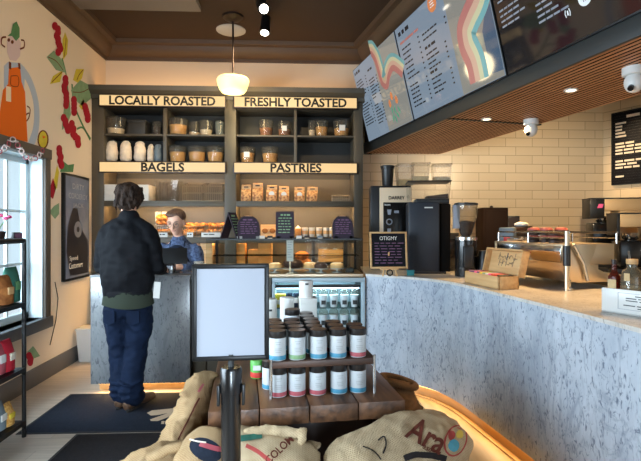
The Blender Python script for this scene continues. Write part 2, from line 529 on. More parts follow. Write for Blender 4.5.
# ------------------------------------------------------------------ mesh building
class MB:
    def __init__(self):
        self.bm = bmesh.new()
        self.mi = 0

    def _new(self, n0):
        self.bm.faces.ensure_lookup_table()
        for f in self.bm.faces[n0:]:
            f.material_index = self.mi

    def box(self, x0, x1, y0, y1, z0, z1, rot=None, pivot=None):
        n0 = len(self.bm.faces)
        vs = [self.bm.verts.new((x, y, z)) for z in (z0, z1) for y in (y0, y1) for x in (x0, x1)]
        for q in ((0, 2, 3, 1), (4, 5, 7, 6), (0, 1, 5, 4), (2, 6, 7, 3), (0, 4, 6, 2), (1, 3, 7, 5)):
            self.bm.faces.new([vs[i] for i in q])
        if rot is not None:
            pv = Vector(pivot) if pivot else Vector(((x0 + x1) / 2, (y0 + y1) / 2, (z0 + z1) / 2))
            for v in vs:
                v.co = rot @ (v.co - pv) + pv
        self._new(n0)
        return self

    def rings(self, rings, cap=True, closed=False):
        n0 = len(self.bm.faces)
        R = [[self.bm.verts.new(p) for p in r] for r in rings]
        n = len(R[0])
        m = len(R)
        for i in range(m if closed else m - 1):
            a, b = R[i], R[(i + 1) % m]
            for j in range(n):
                self.bm.faces.new((a[j], a[(j + 1) % n], b[(j + 1) % n], b[j]))
        if cap and not closed:
            self.bm.faces.new(list(reversed(R[0])))
            self.bm.faces.new(R[-1])
        self._new(n0)
        return self

    def lathe(self, prof, c=(0, 0, 0), n=24, axis='z'):
        rs = []
        for r, h in prof:
            r = max(r, 1e-4)
            ring = []
            for k in range(n):
                a = 2 * PI * k / n
                x, y, z = r * math.cos(a), r * math.sin(a), h
                if axis == 'x':
                    x, y, z = h, r * math.cos(a), r * math.sin(a)
                elif axis == 'y':
                    x, y, z = r * math.sin(a), h, r * math.cos(a)
                ring.append((c[0] + x, c[1] + y, c[2] + z))
            rs.append(ring)
        return self.rings(rs)

    def cyl(self, p0, p1, r0, r1=None, n=14):
        return self.tube([p0, p1], [r0, r0 if r1 is None else r1], n)

    def tube(self, pts, r, n=8, closed=False, ref=None, cap=True):
        pts = [Vector(p) for p in pts]
        m = len(pts)
        if not isinstance(r, (list, tuple)):
            r = [r] * m
        T = []
        for i in range(m):
            if closed:
                t = pts[(i + 1) % m] - pts[i - 1]
            else:
                t = pts[min(i + 1, m - 1)] - pts[max(i - 1, 0)]
            T.append(t.normalized())
        u = Vector(ref) if ref else (Vector((0, 0, 1)) if abs(T[0].z) < 0.9 else Vector((1, 0, 0)))
        rs = []
        for i in range(m):
            u = (u - T[i] * u.dot(T[i]))
            u.normalize()
            w = T[i].cross(u)
            rr = r[i]
            a, b = rr if isinstance(rr, (list, tuple)) else (rr, rr)
            rs.append([pts[i] + u * (a * math.cos(2 * PI * k / n)) + w * (b * math.sin(2 * PI * k / n)) for k in range(n)])
        return self.rings(rs, cap=cap, closed=closed)

    def limb(self, pts, r, n=16, ref=(1, 0, 0)):
        """a tube with rounded ends; radii may be (along ref, across)"""
        pts = [Vector(p) for p in pts]
        r = [x if isinstance(x, (list, tuple)) else (x, x) for x in r]
        t0 = (pts[0] - pts[1]).normalized()
        t1 = (pts[-1] - pts[-2]).normalized()
        a, b = r[0], r[-1]
        pre = [(pts[0] + t0 * min(a) * 0.55, (a[0] * 0.45, a[1] * 0.45)), (pts[0] + t0 * min(a) * 0.35, (a[0] * 0.8, a[1] * 0.8))]
        post = [(pts[-1] + t1 * min(b) * 0.35, (b[0] * 0.8, b[1] * 0.8)), (pts[-1] + t1 * min(b) * 0.55, (b[0] * 0.45, b[1] * 0.45))]
        allp = [p for p, _ in pre] + pts + [p for p, _ in post]
        allr = [q for _, q in pre] + r + [q for _, q in post]
        return self.tube(allp, allr, n, ref=ref)

    def ball(self, c, r, n=14, m=9, rot=None):
        rx, ry, rz = r if isinstance(r, (list, tuple)) else (r, r, r)
        c = Vector(c)
        rs = []
        for i in range(m + 1):
            t = PI * (i + 0.02) / (m + 0.04)
            ring = []
            for k in range(n):
                a = 2 * PI * k / n
                v = Vector((rx * math.sin(t) * math.cos(a), ry * math.sin(t) * math.sin(a), -rz * math.cos(t)))
                if rot is not None:
                    v = rot @ v
                ring.append(c + v)
            rs.append(ring)
        return self.rings(rs)

    def prism(self, pts, vec):
        """polygon of 3-D points pushed along vec"""
        n0 = len(self.bm.faces)
        v = Vector(vec)
        a = [self.bm.verts.new(p) for p in pts]
        b = [self.bm.verts.new(Vector(p) + v) for p in pts]
        n = len(a)
        self.bm.faces.new(list(reversed(a)))
        self.bm.faces.new(b)
        for i in range(n):
            self.bm.faces.new((a[i], a[(i + 1) % n], b[(i + 1) % n], b[i]))
        self._new(n0)
        return self

    def ribbon(self, front, back, z0, z1):
        """solid between two matched plan polylines"""
        rs = []
        for f, k in zip(front, back):
            rs.append([(f[0], f[1], z0), (k[0], k[1], z0), (k[0], k[1], z1), (f[0], f[1], z1)])
        return self.rings(rs)

    def torus(self, c, R, r, n=18, m=6, rot=None):
        c = Vector(c)
        pts = []
        for k in range(n):
            a = 2 * PI * k / n
            v = Vector((R * math.cos(a), R * math.sin(a), 0))
            if rot is not None:
                v = rot @ v
            pts.append(c + v)
        return self.tube(pts, r, m, closed=True)

    def mesh(self, name, bevel=0.0, smooth=40, seg=2):
        bm = self.bm
        bmesh.ops.recalc_face_normals(bm, faces=bm.faces)
        if bevel:
            es = [e for e in bm.edges if len(e.link_faces) == 2 and e.calc_face_angle(0) > 0.6]
            bmesh.ops.bevel(bm, geom=es, offset=bevel, segments=seg, affect='EDGES', profile=0.5, clamp_overlap=True)
        me = bpy.data.meshes.new(name)
        bm.to_mesh(me)
        bm.free()
        if smooth:
            me.polygons.foreach_set('use_smooth', [True] * len(me.polygons))
            me.set_sharp_from_angle(angle=math.radians(smooth))
        return me

    def build(self, name, mats, parent=None, bevel=0.0, smooth=40, loc=None, seg=2):
        me = self.mesh(name, bevel, smooth, seg)
        return link(name, me, mats, parent, loc)


def link(name, me, mats, parent=None, loc=None):
    for m in (mats if isinstance(mats, (list, tuple)) else [mats]):
        me.materials.append(M[m] if isinstance(m, str) else m)
    o = bpy.data.objects.new(name, me)
    COL.objects.link(o)
    if parent is not None:
        o.parent = parent
    if loc is not None:
        o.location = loc
    return o


def tag(o, label=None, cat=None, group=None, kind=None):
    if label:
        o['label'] = label
    if cat:
        o['category'] = cat
    if group:
        o['group'] = group
    if kind:
        o['kind'] = kind
    return o


def thing(name, label, cat, loc=(0, 0, 0), rotz=0.0, group=None):
    o = bpy.data.objects.new(name, None)
    COL.objects.link(o)
    o.location = loc
    o.rotation_euler = (0, 0, rotz)
    o.empty_display_size = 0.05
    return tag(o, label, cat, group)


def struct(name, parent=None):
    o = bpy.data.objects.new(name, None)
    COL.objects.link(o)
    o['kind'] = 'structure'
    return o


KIDS = {}


def dup(root, loc, rotz=None, label=None, group=None, swap=None):
    r = root.copy()
    COL.objects.link(r)
    r.location = loc
    if rotz is not None:
        r.rotation_euler = (0, 0, rotz)
    if label:
        r['label'] = label
    if group:
        r['group'] = group
    for ch in list(root.children):
        c = ch.copy()
        if swap and ch.name.split('.')[0] in swap:
            c.data = swap[ch.name.split('.')[0]]
        COL.objects.link(c)
        c.parent = r
        for g in list(ch.children):
            d = g.copy()
            COL.objects.link(d)
            d.parent = c
    return r


def text_mesh(s, w=None, h=None, depth=0.002, bold=0.0, center=True):
    cu = bpy.data.curves.new('lettering', 'FONT')
    cu.body = s
    cu.size = 1.0
    cu.extrude = 0.0
    cu.offset = bold
    cu.resolution_u = 3
    o = bpy.data.objects.new('lettering', cu)
    COL.objects.link(o)
    dg = bpy.context.evaluated_depsgraph_get()
    me = bpy.data.meshes.new_from_object(o.evaluated_get(dg))
    bpy.data.objects.remove(o)
    bpy.data.curves.remove(cu)
    bm = bmesh.new()
    bm.from_mesh(me)
    bpy.data.meshes.remove(me)
    xs = [v.co.x for v in bm.verts]
    ys = [v.co.y for v in bm.verts]
    x0, x1, y0, y1 = min(xs), max(xs), min(ys), max(ys)
    sx = (w / (x1 - x0)) if w else None
    sy = (h / (y1 - y0)) if h else None
    sx = sx or sy
    sy = sy or sx
    cx = (x0 + x1) / 2 if center else x0
    cy = (y0 + y1) / 2
    for v in bm.verts:
        v.co = Vector(((v.co.x - cx) * sx, (v.co.y - cy) * sy, 0))
    if depth:
        r = bmesh.ops.extrude_face_region(bm, geom=list(bm.faces))
        for g in r['geom']:
            if isinstance(g, bmesh.types.BMVert):
                g.co.z += depth
        bmesh.ops.recalc_face_normals(bm, faces=bm.faces)
    return bm


def text_obj(s, name, m, parent, origin, xdir, ydir, w=None, h=None, depth=0.002, bold=0.0, center=True):
    bm = text_mesh(s, w, h, depth, bold, center)
    x = Vector(xdir).normalized()
    y = Vector(ydir).normalized()
    z = x.cross(y)
    o0 = Vector(origin)
    for v in bm.verts:
        c = v.co.copy()
        v.co = o0 + x * c.x + y * c.y + z * c.z
    me = bpy.data.meshes.new(name)
    bm.to_mesh(me)
    bm.free()
    return link(name, me, m, parent)


def apply_mods(o):
    dg = bpy.context.evaluated_depsgraph_get()
    me = bpy.data.meshes.new_from_object(o.evaluated_get(dg))
    return me


def fuse(mb, voxel=0.012, smooth=4, wrinkle=0.0, wscale=12.0, seed=0.0, keep=None):
    """union of overlapping closed shapes as one continuous skin"""
    me = mb.mesh('fused', smooth=0)
    o = bpy.data.objects.new('fused', me)
    COL.objects.link(o)
    r = o.modifiers.new('r', 'REMESH')
    r.mode = 'VOXEL'
    r.voxel_size = voxel
    s = o.modifiers.new('s', 'SMOOTH')
    s.factor = 0.5
    s.iterations = smooth
    out = apply_mods(o)
    bpy.data.objects.remove(o)
    bpy.data.meshes.remove(me)
    if wrinkle:
        ns = [v.normal.copy() for v in out.vertices]
        for v, n in zip(out.vertices, ns):
            p = v.co * wscale
            k = noise.noise(Vector((p.x, p.y, p.z * 0.8 + seed))) + 0.5 * noise.noise(Vector((p.x * 2.1, p.y * 2.1, p.z * 3.1 + seed)))
            v.co += n * (wrinkle * k)
    out.polygons.foreach_set('use_smooth', [True] * len(out.polygons))
    return out


def dashes(mb, x0, y0, words, h, z, depth=0.001, gap=0.35, rnd=None):
    """one line of illegible small type as short bars in the local x-y plane (z = face height)"""
    x = x0
    for w in words:
        mb.box(x, x + w, y0, y0 + h, z, z + depth)
        x += w + h * gap * 2
    return x


def frame_matrix(origin, xdir, ydir):
    x = Vector(xdir).normalized()
    y = Vector(ydir).normalized()
    z = x.cross(y)
    m = Matrix((x, y, z)).transposed().to_4x4()
    m.translation = Vector(origin)
    return m


def xform(mb, mtx):
    for v in mb.bm.verts:
        v.co = mtx @ v.co
    return mb


ORD = ['leftmost', 'second from left', 'third from left', 'fourth from left', 'fifth from left', 'sixth from left', 'seventh from left']

# ================================================================== THE SETTING
XL, YB, ZC = -2.34, 5.89, 3.64
def S_(name, mb, m, **k):
    return tag(mb.build(name, m, **k), kind='structure')

S_('floor', MB().box(-2.6, 7.2, -2.2, 6.1, -0.1, 0.0), 'floor')
S_('ceiling', MB().box(-2.6, 7.2, -2.2, 6.1, ZC, ZC + 0.12), 'ceiling')
S_('ceiling_panel', MB().box(XL, -0.98, 1.0, 4.86, ZC - 0.05, ZC + 0.02), 'ceiling_grey', bevel=0.006)
WY0, WY1, WZ0, WZ1 = 2.55, 4.47, 0.58, 2.04
wl = MB()
NY0, NY1 = -0.7, 2.1
wl.box(XL - 0.2, XL, -2.2, NY0, 0, ZC)
wl.box(XL - 0.2, XL, NY1, WY0, 0, ZC)
wl.box(XL - 0.2, XL, NY0, NY1, 0, WZ0)
wl.box(XL - 0.2, XL, NY0, NY1, WZ1 + 0.3, ZC)
wl.box(XL - 0.2, XL, WY1, YB + 0.2, 0, ZC)
wl.box(XL - 0.2, XL, WY0, WY1, 0, WZ0)
wl.box(XL - 0.2, XL, WY0, WY1, WZ1, ZC)
S_('wall_left', wl, 'plaster')
wf = MB()
wf.box(XL - 0.2, 0.6, -2.35, -2.2, 0, ZC)
wf.box(3.6, 7.4, -2.35, -2.2, 0, ZC)
wf.box(0.6, 3.6, -2.35, -2.2, 0, 0.4)
wf.box(0.6, 3.6, -2.35, -2.2, 2.6, ZC)
S_('wall_front', wf, 'plaster')
S_('wall_back', MB().box(XL - 0.2, 0.80, YB, YB + 0.15, 0, ZC), 'plaster')
RX0 = 3.90
S_('wall_back_right', MB().box(0.80, RX0 + 0.1, YB, YB + 0.15, 0, ZC), 'tile')
# angled tiled wall on the right
ra = math.atan2(-0.891, 0.454)
wr = MB().box(0, 7.0, 0, 0.15, 0, ZC).build('wall_right', 'tile')
wr.location = (RX0, YB, 0)
wr.rotation_euler = (0, 0, ra)
tag(wr, kind='structure')
S_('baseboard_left', MB().box(XL, XL + 0.02, -2.2, 5.49, 0.0, 0.16), 'baseboard', bevel=0.004)

# crown moulding: stepped profile swept along a run
def crown(name, p0, p1, inward):
    prof = [(0, -0.20), (0.025, -0.20), (0.03, -0.165), (0.075, -0.15), (0.12, -0.10), (0.135, -0.055), (0.19, -0.045), (0.20, 0.0), (0, 0.0)]
    a, b, n = Vector(p0), Vector(p1), Vector(inward)
    mb = MB()
    mb.rings([[a + n * d + Vector((0, 0, h)) for d, h in prof], [b + n * d + Vector((0, 0, h)) for d, h in prof]])
    return S_(name, mb, 'crown', smooth=30)
crown('trim_1', (XL, YB, ZC), (0.86, YB, ZC), (0, -1, 0))
crown('trim_2', (XL, -2.2, ZC), (XL, YB, ZC), (1, 0, 0))

# ------------------------------------------------------------------ window in the left wall
win = struct('window_1')
fr = MB()
cw = 0.09
for x0, x1 in ((XL, XL + 0.025),):
    fr.box(x0, x1, WY0 - cw, WY0, WZ0 - cw, WZ1 + cw)
    fr.box(x0, x1, WY1, WY1 + cw, WZ0 - cw, WZ1 + cw)
    fr.box(x0, x1 + 0.012, WY0 - cw, WY1 + cw, WZ1, WZ1 + cw)
tag(fr.build('window_casing', 'window_paint', win, bevel=0.003), kind='structure')
tag(MB().box(XL - 0.15, XL + 0.05, WY0 - cw, WY1 + cw, WZ0 - 0.10, WZ0).build('window_sill', 'sill', win, bevel=0.004), kind='structure')
sa = MB()
xs0, xs1 = XL - 0.17, XL - 0.12
for a, b in ((WY0, WY0 + 0.05), (WY1 - 0.06, WY1), ((WY0 + WY1) / 2 - 0.04, (WY0 + WY1) / 2 + 0.04)):
    sa.box(xs0, xs1, a, b, WZ0, WZ1)
sa.box(xs0, xs1, WY0, WY1, WZ0, WZ0 + 0.06)
sa.box(xs0, xs1, WY0, WY1, WZ1 - 0.06, WZ1)
for z in (1.08, 1.55):
    sa.box(xs0 + 0.012, xs1 - 0.012, WY0, WY1, z - 0.012, z + 0.012)
for y in (3.0, 3.86, 4.16):
    sa.box(xs0 + 0.012, xs1 - 0.012, y - 0.011, y + 0.011, WZ0, WZ1)
tag(sa.build('window_sash', 'sash', win, bevel=0.003), kind='structure')
jm = MB()
for a, b in ((WY0, WY0 + 0.012), (WY1 - 0.012, WY1)):
    jm.box(XL - 0.12, XL, a, b, WZ0, WZ1)
jm.box(XL - 0.12, XL, WY0, WY1, WZ1 - 0.012, WZ1)
tag(jm.build('window_jamb', 'sash', win), kind='structure')
tag(MB().box(XL - 0.148, XL - 0.142, WY0, WY1, WZ0, WZ1).build('window_pane', 'pane', win), kind='structure')
# street seen through it
S_('pavement_outside', MB().box(-14, XL - 0.25, 0, 16, -0.25, -0.15), 'asphalt')
bo = thing('building_outside', 'pale commercial building across the street, seen through the side window', 'building', (-11.5, 9.5, -0.15))
MB().box(-1.5, 1.5, -6, 6, 0, 3.2).build('building_wall', 'pale_building', bo)
MB().box(-1.6, 1.6, -6.1, 6.1, 3.2, 3.45).build('roof', 'sash', bo)
for k in range(5):
    MB().box(1.49, 1.53, -5.2 + k * 2.2, -3.8 + k * 2.2, 0.9, 2.3).build('shop_window', 'window_dark', bo)

# ------------------------------------------------------------------ soffit with slatted underside
SO = Vector((0.833, YB, 0))
SA = math.atan2(-0.9764, 0.2161)
SW, SZ, SL = 0.94, 2.33, 5.4
sof = struct('ceiling_soffit')
sof.location = (SO.x, SO.y, 0)
sof.rotation_euler = (0, 0, SA)
def SP(x, y, z):
    return Vector((SO.x + x * 0.2161 + y * 0.9764, SO.y - x * 0.9764 + y * 0.2161, z))
tag(MB().box(0.0, SL, 0.012, SW, SZ + 0.025, SZ + 0.12).build('soffit_slab', 'matte_black', sof), kind='structure')
tag(MB().box(0.0, SL, 0.0, 0.10, SZ + 0.12, ZC).build('soffit_bulkhead', 'ceiling', sof), kind='structure')
tag(MB().box(0.0, SL, -0.012, 0.012, SZ - 0.005, SZ + 0.13).build('soffit_fascia', 'dark_grey', sof, bevel=0.003), kind='structure')
sl = MB()
ns = 22
for k in range(ns):
    y = 0.016 + (SW - 0.02) * k / ns
    sl.box(0.0, SL, y, y + 0.027, SZ, SZ + 0.026)
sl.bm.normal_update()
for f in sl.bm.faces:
    f.material_index = 0 if abs(f.normal.z) > 0.9 else 1      # veneer below; sides painted black for the shade in the gaps
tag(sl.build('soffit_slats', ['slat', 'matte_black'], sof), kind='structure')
tag(MB().box(0.0, 0.02, 0.0, SW, SZ - 0.012, SZ + 0.12).build('soffit_end_trim', 'black_metal', sof), kind='structure')
tag(MB().box(1.965, 1.99, 0.0, SW, SZ - 0.008, SZ + 0.03).build('soffit_seam', 'black_metal', sof), kind='structure')
# crown along the bulkhead
n = (-0.9764, -0.2161, 0)
crown('trim_3', SP(-0.05, 0, ZC), SP(SL, 0, ZC), n)

# ------------------------------------------------------------------ left service counter
LC = thing('service_counter', 'shaded marble-fronted service counter where the customer stands, lit underneath', 'counter', (-1.335, 4.09, 0))
MB().box(-0.415, 0.415, 0.0, 0.02, 0.08, 0.985).build('front_panel', 'marble_shaded', LC, bevel=0.003)
MB().box(-0.415, 0.415, 0.02, 0.48, 0.08, 0.945).build('body', 'dark_grey', LC)
MB().box(-0.38, 0.40, 0.10, 0.46, 0.0, 0.08).build('toe_kick', 'honey', LC)
MB().box(-0.37, 0.39, 0.045, 0.058, 0.066, 0.08).build('led_strip', 'led_warm', LC)
tp = MB().box(-1.755, -0.915, 4.085, 4.60, 0.985, 1.0).build('countertop', 'marble_shaded', bevel=0.003)
tag(tp, 'shaded marble countertop under the till and speckled cup', 'countertop')
area('counter_toe_light', (-1.34, 4.13, 0.075), (-1.34, 4.02, 0.0), 0.74, 0.02, 3.0, WARM)
# panel between counter and display
dp = MB().box(-0.915, -0.80, 4.16, 4.66, 0.06, 0.99).build('counter_return_panel', 'taupe', bevel=0.003)
tag(dp, 'narrow taupe panel between the service counter and the glass display', 'panel')

# ------------------------------------------------------------------ curved bar counter
def spline(pts, n=8):
    out = []
    p = [Vector(q) for q in pts]
    for i in range(len(p) - 1):
        a = p[max(i - 1, 0)]
        b, c = p[i], p[i + 1]
        d = p[min(i + 2, len(p) - 1)]
        for k in range(n):
            t = k / n
            out.append(0.5 * ((2 * b) + (c - a) * t + (2 * a - 5 * b + 4 * c - d) * t * t + (3 * b - a - 3 * c + d) * t ** 3))
    out.append(p[-1])
    return out
FP = [(0.60, 4.17), (0.76, 4.04), (0.93, 3.88), (1.08, 3.70), (1.175, 3.45), (1.23, 3.1), (1.295, 2.65), (1.355, 2.15), (1.405, 1.6), (1.44, 1.0), (1.46, 0.3)]
BP = [(0.66, 4.98), (1.05, 4.95), (1.45, 4.85), (1.78, 4.60), (1.98, 4.20), (2.12, 3.5), (2.20, 2.9), (2.24, 2.2), (2.27, 1.6), (2.29, 1.0), (2.30, 0.3)]
fp = spline(FP)
bp_ = spline(BP)
def off(path, d):
    out = []
    for i, q in enumerate(path):
        t = (path[min(i + 1, len(path) - 1)] - path[max(i - 1, 0)]).normalized()
        nrm = Vector((t.y, -t.x))          # towards the customers
        out.append(q - nrm * d if False else q + nrm * d)
    return out
# orientation: walking from the display towards the camera the customers are on the right-hand side
_t = (fp[1] - fp[0]).normalized()
sgn = 1 if Vector((_t.y, -_t.x)).x < 0 else -1
def offs(d):
    return off(fp, d * sgn)
def V3(q, z):
    return Vector((q[0], q[1], z))
BC = thing('bar_counter', 'long curved counter faced in blue-white marble on the right', 'counter', (0, 0, 0))
MB().ribbon(fp, offs(-0.025), 0.115, 0.974).build('front_panel', 'marble', BC, smooth=25)
MB().ribbon(offs(-0.025), offs(-0.06), 0.115, 0.95).build('body', 'dark_grey', BC)
MB().ribbon(offs(-0.07), offs(-0.09), 0.0, 0.95).build('toe_kick', 'honey', BC)
MB().ribbon(offs(-0.030), offs(-0.045), 0.100, 0.113).build('led_strip', 'led_warm', BC)
bt = MB().ribbon(offs(0.006), bp_, 0.975, 0.995).build('bar_countertop', 'marble_top', smooth=25)
tag(bt, 'polished stone worktop of the curved bar, holding coffee machines', 'countertop')
# honey oak plinth in front
pl_in = []
for q in fp:
    y = min(q.y, 3.97)
    x = 0.965 + 0.03 * (3.97 - y)
    pl_in.append(Vector((min(x, q.x - 0.02), min(q.y, 3.97))))
sel = [i for i, q in enumerate(fp) if q.y <= 3.90]
fo = offs(-0.03)
f1 = [fo[i] for i in sel]
b1 = [Vector((min(0.955 + 0.02 * (3.9 - fp[i].y), fp[i].x - 0.03), fp[i].y - 0.03)) for i in sel]
plh = thing('counter_plinth', 'low honey-coloured wooden plinth glowing along the foot of the curved counter', 'plinth', (0, 0, 0))
MB().ribbon(b1, f1, 0.0, 0.03).build('deck', 'honey', plh)
MB().ribbon([offs(0.016)[i] for i in sel], [offs(0.0)[i] for i in sel], 0.03, 0.042).build('rim', 'honey', plh)
step = 7
for k in range(18, len(fp) - 1, step):
    q0, q1 = fp[k], fp[min(k + step, len(fp) - 1)]
    mid = (q0 + q1) / 2
    t = (q1 - q0)
    nrm = Vector((t.y, -t.x)).normalized() * sgn
    L = t.length
    d = bpy.data.lights.new('plinth_light', 'AREA')
    d.shape = 'RECTANGLE'
    d.size, d.size_y = L * 0.96, 0.03
    d.energy = 0.9 * L
    d.color = (1.0, 0.80, 0.50)
    o = bpy.data.objects.new('plinth_light', d)
    COL.objects.link(o)
    pos = Vector((mid.x, mid.y, 0.108)) + Vector((nrm.x, nrm.y, 0)) * 0.012
    dirv = (Vector((nrm.x, nrm.y, 0)) * 0.8 + Vector((0, 0, -0.6))).normalized()
    xx = Vector((t.x, t.y, 0)).normalized()
    zz = -dirv
    yy = zz.cross(xx)
    o.matrix_world = Matrix.Translation(pos) @ Matrix((xx, yy, zz)).transposed().to_4x4()

# ------------------------------------------------------------------ back-of-house counter under the tiled wall
bk = thing('back_counter', 'dark back counter running below the cream tiled wall', 'counter', (0, 0, 0))
MB().box(1.0, 3.0, 5.30, YB - 0.005, 0.0, 0.90).build('body', 'taupe', bk)
MB().box(0.97, 3.0, 5.26, YB - 0.005, 0.90, 0.94).build('worktop', 'marble_top', bk, bevel=0.003)
bk2 = thing('brew_counter', 'counter below the chalkboard menu, carrying the twin coffee brewer', 'counter', (2.95, 0, 0))
MB().prism([(0.10, 5.88, 0), (0.10, 3.6, 0), (1.05, 3.6, 0), (1.05, 5.45, 0), (0.9, 5.75, 0), (0.9, 5.88, 0)], (0, 0, 0.90)).build('body', 'taupe', bk2)
MB().prism([(0.06, 5.88, 0.9), (0.06, 3.58, 0.9), (1.06, 3.58, 0.9), (1.06, 5.45, 0.9), (0.9, 5.75, 0.9), (0.9, 5.88, 0.9)], (0, 0, 0.04)).build('worktop', 'marble_top', bk2)

# ------------------------------------------------------------------ ceiling lamps
pp = PY(233, 5, 5.05)
px_, py_ = pp.x, pp.y
pend = thing('pendant_lamp', 'opal glass schoolhouse pendant lamp on a long dark rod', 'lamp', (px_, py_, ZC))
MB().lathe([(0.11, 0), (0.11, -0.02), (0.07, -0.045), (0.02, -0.06)], n=28).build('ceiling_canopy', 'dark_brown', pend)
zb = 1.4 + (228 - 96) * 5.1 / 474.0 - ZC
MB().tube([(0, 0, -0.04), (0, 0, zb + 0.20)], 0.010, 10).build('rod', 'dark_brown', pend)
MB().lathe([(0.016, zb + 0.215), (0.03, zb + 0.205), (0.055, zb + 0.185), (0.055, zb + 0.176)], n=24).build('fitter', 'steel', pend)
MB().lathe([(0.05, zb + 0.178), (0.10, zb + 0.175), (0.155, zb + 0.163), (0.172, zb + 0.138), (0.165, zb + 0.098), (0.145, zb + 0.042), (0.12, zb + 0.012), (0.06, zb)], n=32).build('glass_shade', 'lamp_glow', pend)
pl_ = bpy.data.lights.new('pendant_glow', 'POINT')
pl_.energy = 14
pl_.color = (1.0, 0.80, 0.45)
pl_.shadow_soft_size = 0.17
plo = bpy.data.objects.new('pendant_glow', pl_)
COL.objects.link(plo)
plo.location = (px_, py_, ZC + zb - 0.19)

q = G(231, 30, ZC)
sp = thing('ceiling_speaker', 'round cream ceiling speaker behind the pendant rod', 'speaker', (q.x, q.y, ZC))
MB().lathe([(0.165, 0.0), (0.165, -0.008), (0.15, -0.016), (0.002, -0.016)], n=32).build('grille', 'white', sp)

# track heads
q1 = G(266, 14, ZC)
tr = thing('track_light', 'black ceiling track with two spot heads, one of them shining', 'lamp', (q1.x, q1.y - 0.1, ZC))
MB().box(-0.018, 0.018, -2.2, 0.15, -0.03, 0.0).build('track_rail', 'black_metal', tr)
def head(x, y, dirv, shine):
    d = Vector(dirv).normalized()
    p0 = Vector((x, y, -0.03))
    h = MB()
    h.cyl(p0, p0 + Vector((0, 0, -0.07)), 0.012)
    h.box(x - 0.03, x + 0.03, y - 0.015, y + 0.015, -0.09, -0.06)
    c = p0 + Vector((0, 0, -0.13))
    h.cyl(c - d * 0.10, c + d * 0.10, 0.048, 0.055, 20)
    ho = h.build('spot_head', 'black_metal', tr, bevel=0.003)
    MB().cyl(c + d * 0.1005, c + d * 0.103, 0.042, None, 20).build('lens', 'spot_glow' if shine else 'chrome', ho)
    return tr.matrix_world @ c
head(0.0, 0.0, (-0.05, -0.35, -0.9), True)
head(0.0, -0.42, (0.2, -0.75, -0.6), True)
for yy_, tgt, pw_ in ((-1.5, (-1.55, 5.6, 2.45), 130), (-1.8, (0.0, 5.6, 2.45), 130)):  # added heads, out of view, that brighten the shelf goods
    dv = Vector(tgt) - Vector((q1.x, q1.y - 0.1 + yy_, ZC - 0.15))
    head(0.0, yy_, dv, True)
    spot('track_and_fill_spot', Vector((q1.x, q1.y - 0.1 + yy_, ZC - 0.16)) + dv.normalized() * 0.13, tgt, pw_, WARM2, 38, 0.7)
spot('track_and_fill_spot', (q1.x - 0.02, q1.y - 0.2, ZC - 0.28), (-0.9, 5.4, 2.6), 70, WARM2, 95, 0.9)

# soffit downlights and cameras
def down(px, py, lab):
    q = G(px, py, SZ)
    t = thing('downlight', lab, 'downlight', (q.x, q.y, SZ))
    MB().lathe([(0.045, 0.004), (0.045, -0.006), (0.034, -0.007), (0.032, 0.0)], n=24).build('trim_ring', 'white_gloss', t)
    MB().lathe([(0.030, -0.001), (0.030, -0.003), (0.002, -0.003)], n=20).build('lamp_lens', 'down_glow', t)
    return q
down(571, 90, 'small white downlight in the slatted soffit, above the espresso machine')
down(486.5, 119, 'small white downlight in the slatted soffit, beside the black seam strip')

def camera_dome(px, py, lab, s=1.0):
    q = G(px, py, SZ - 0.02)
    t = thing('security_camera', lab, 'camera', (q.x, q.y, SZ - 0.012))
    MB().lathe([(0.062 * s, 0.012), (0.062 * s, -0.03 * s), (0.056 * s, -0.034 * s), (0.04 * s, -0.036 * s)], n=26).build('mount_base', 'white_gloss', t)
    MB().ball((0, 0, -0.075 * s), (0.052 * s, 0.052 * s, 0.06 * s), 22, 14).build('camera_body', 'white_gloss', t)
    MB().cyl((-0.03 * s, -0.02 * s, -0.105 * s), (-0.045 * s, -0.032 * s, -0.12 * s), 0.016 * s, None, 14).build('lens', 'black_gloss', t)
camera_dome(531, 122, 'white dome security camera under the soffit, nearer the chalkboard corner of the tiles')
camera_dome(634, 71, 'white dome security camera under the soffit, above the chalkboard menu', 1.0)
# soffit lamps: warm pools on the bar and the tiles
for (x, y, pw) in ((1.0, 0.55, 70), (2.1, 0.62, 110), (3.1, 0.62, 110), (3.9, 0.62, 70)):
    p = SP(x, y, SZ - 0.03)
    spot('soffit_spot', p, p + Vector((0.04, -0.02, -1)), pw, WARM, 110, 0.8, 0.04)
spot('tile_wash', SP(2.4, 1.08, SZ - 0.06), (2.7, 5.88, 1.5), 130, (1.0, 0.77, 0.48), 100, 0.8, 0.05)
spot('right_wall_fill', (3.05, 5.55, 2.9), (4.35, 5.0, 1.7), 120, WARM2, 75, 0.8, 0.05)  # added free-hanging spot that brightens the angled wall, no soffit lamp

spot('track_and_fill_spot', (q1.x - 0.1, 3.1, ZC - 0.3), (-2.3, 4.9, 2.7), 45, WARM2, 75, 0.9)  # added fill on the upper left wall; no track head holds it

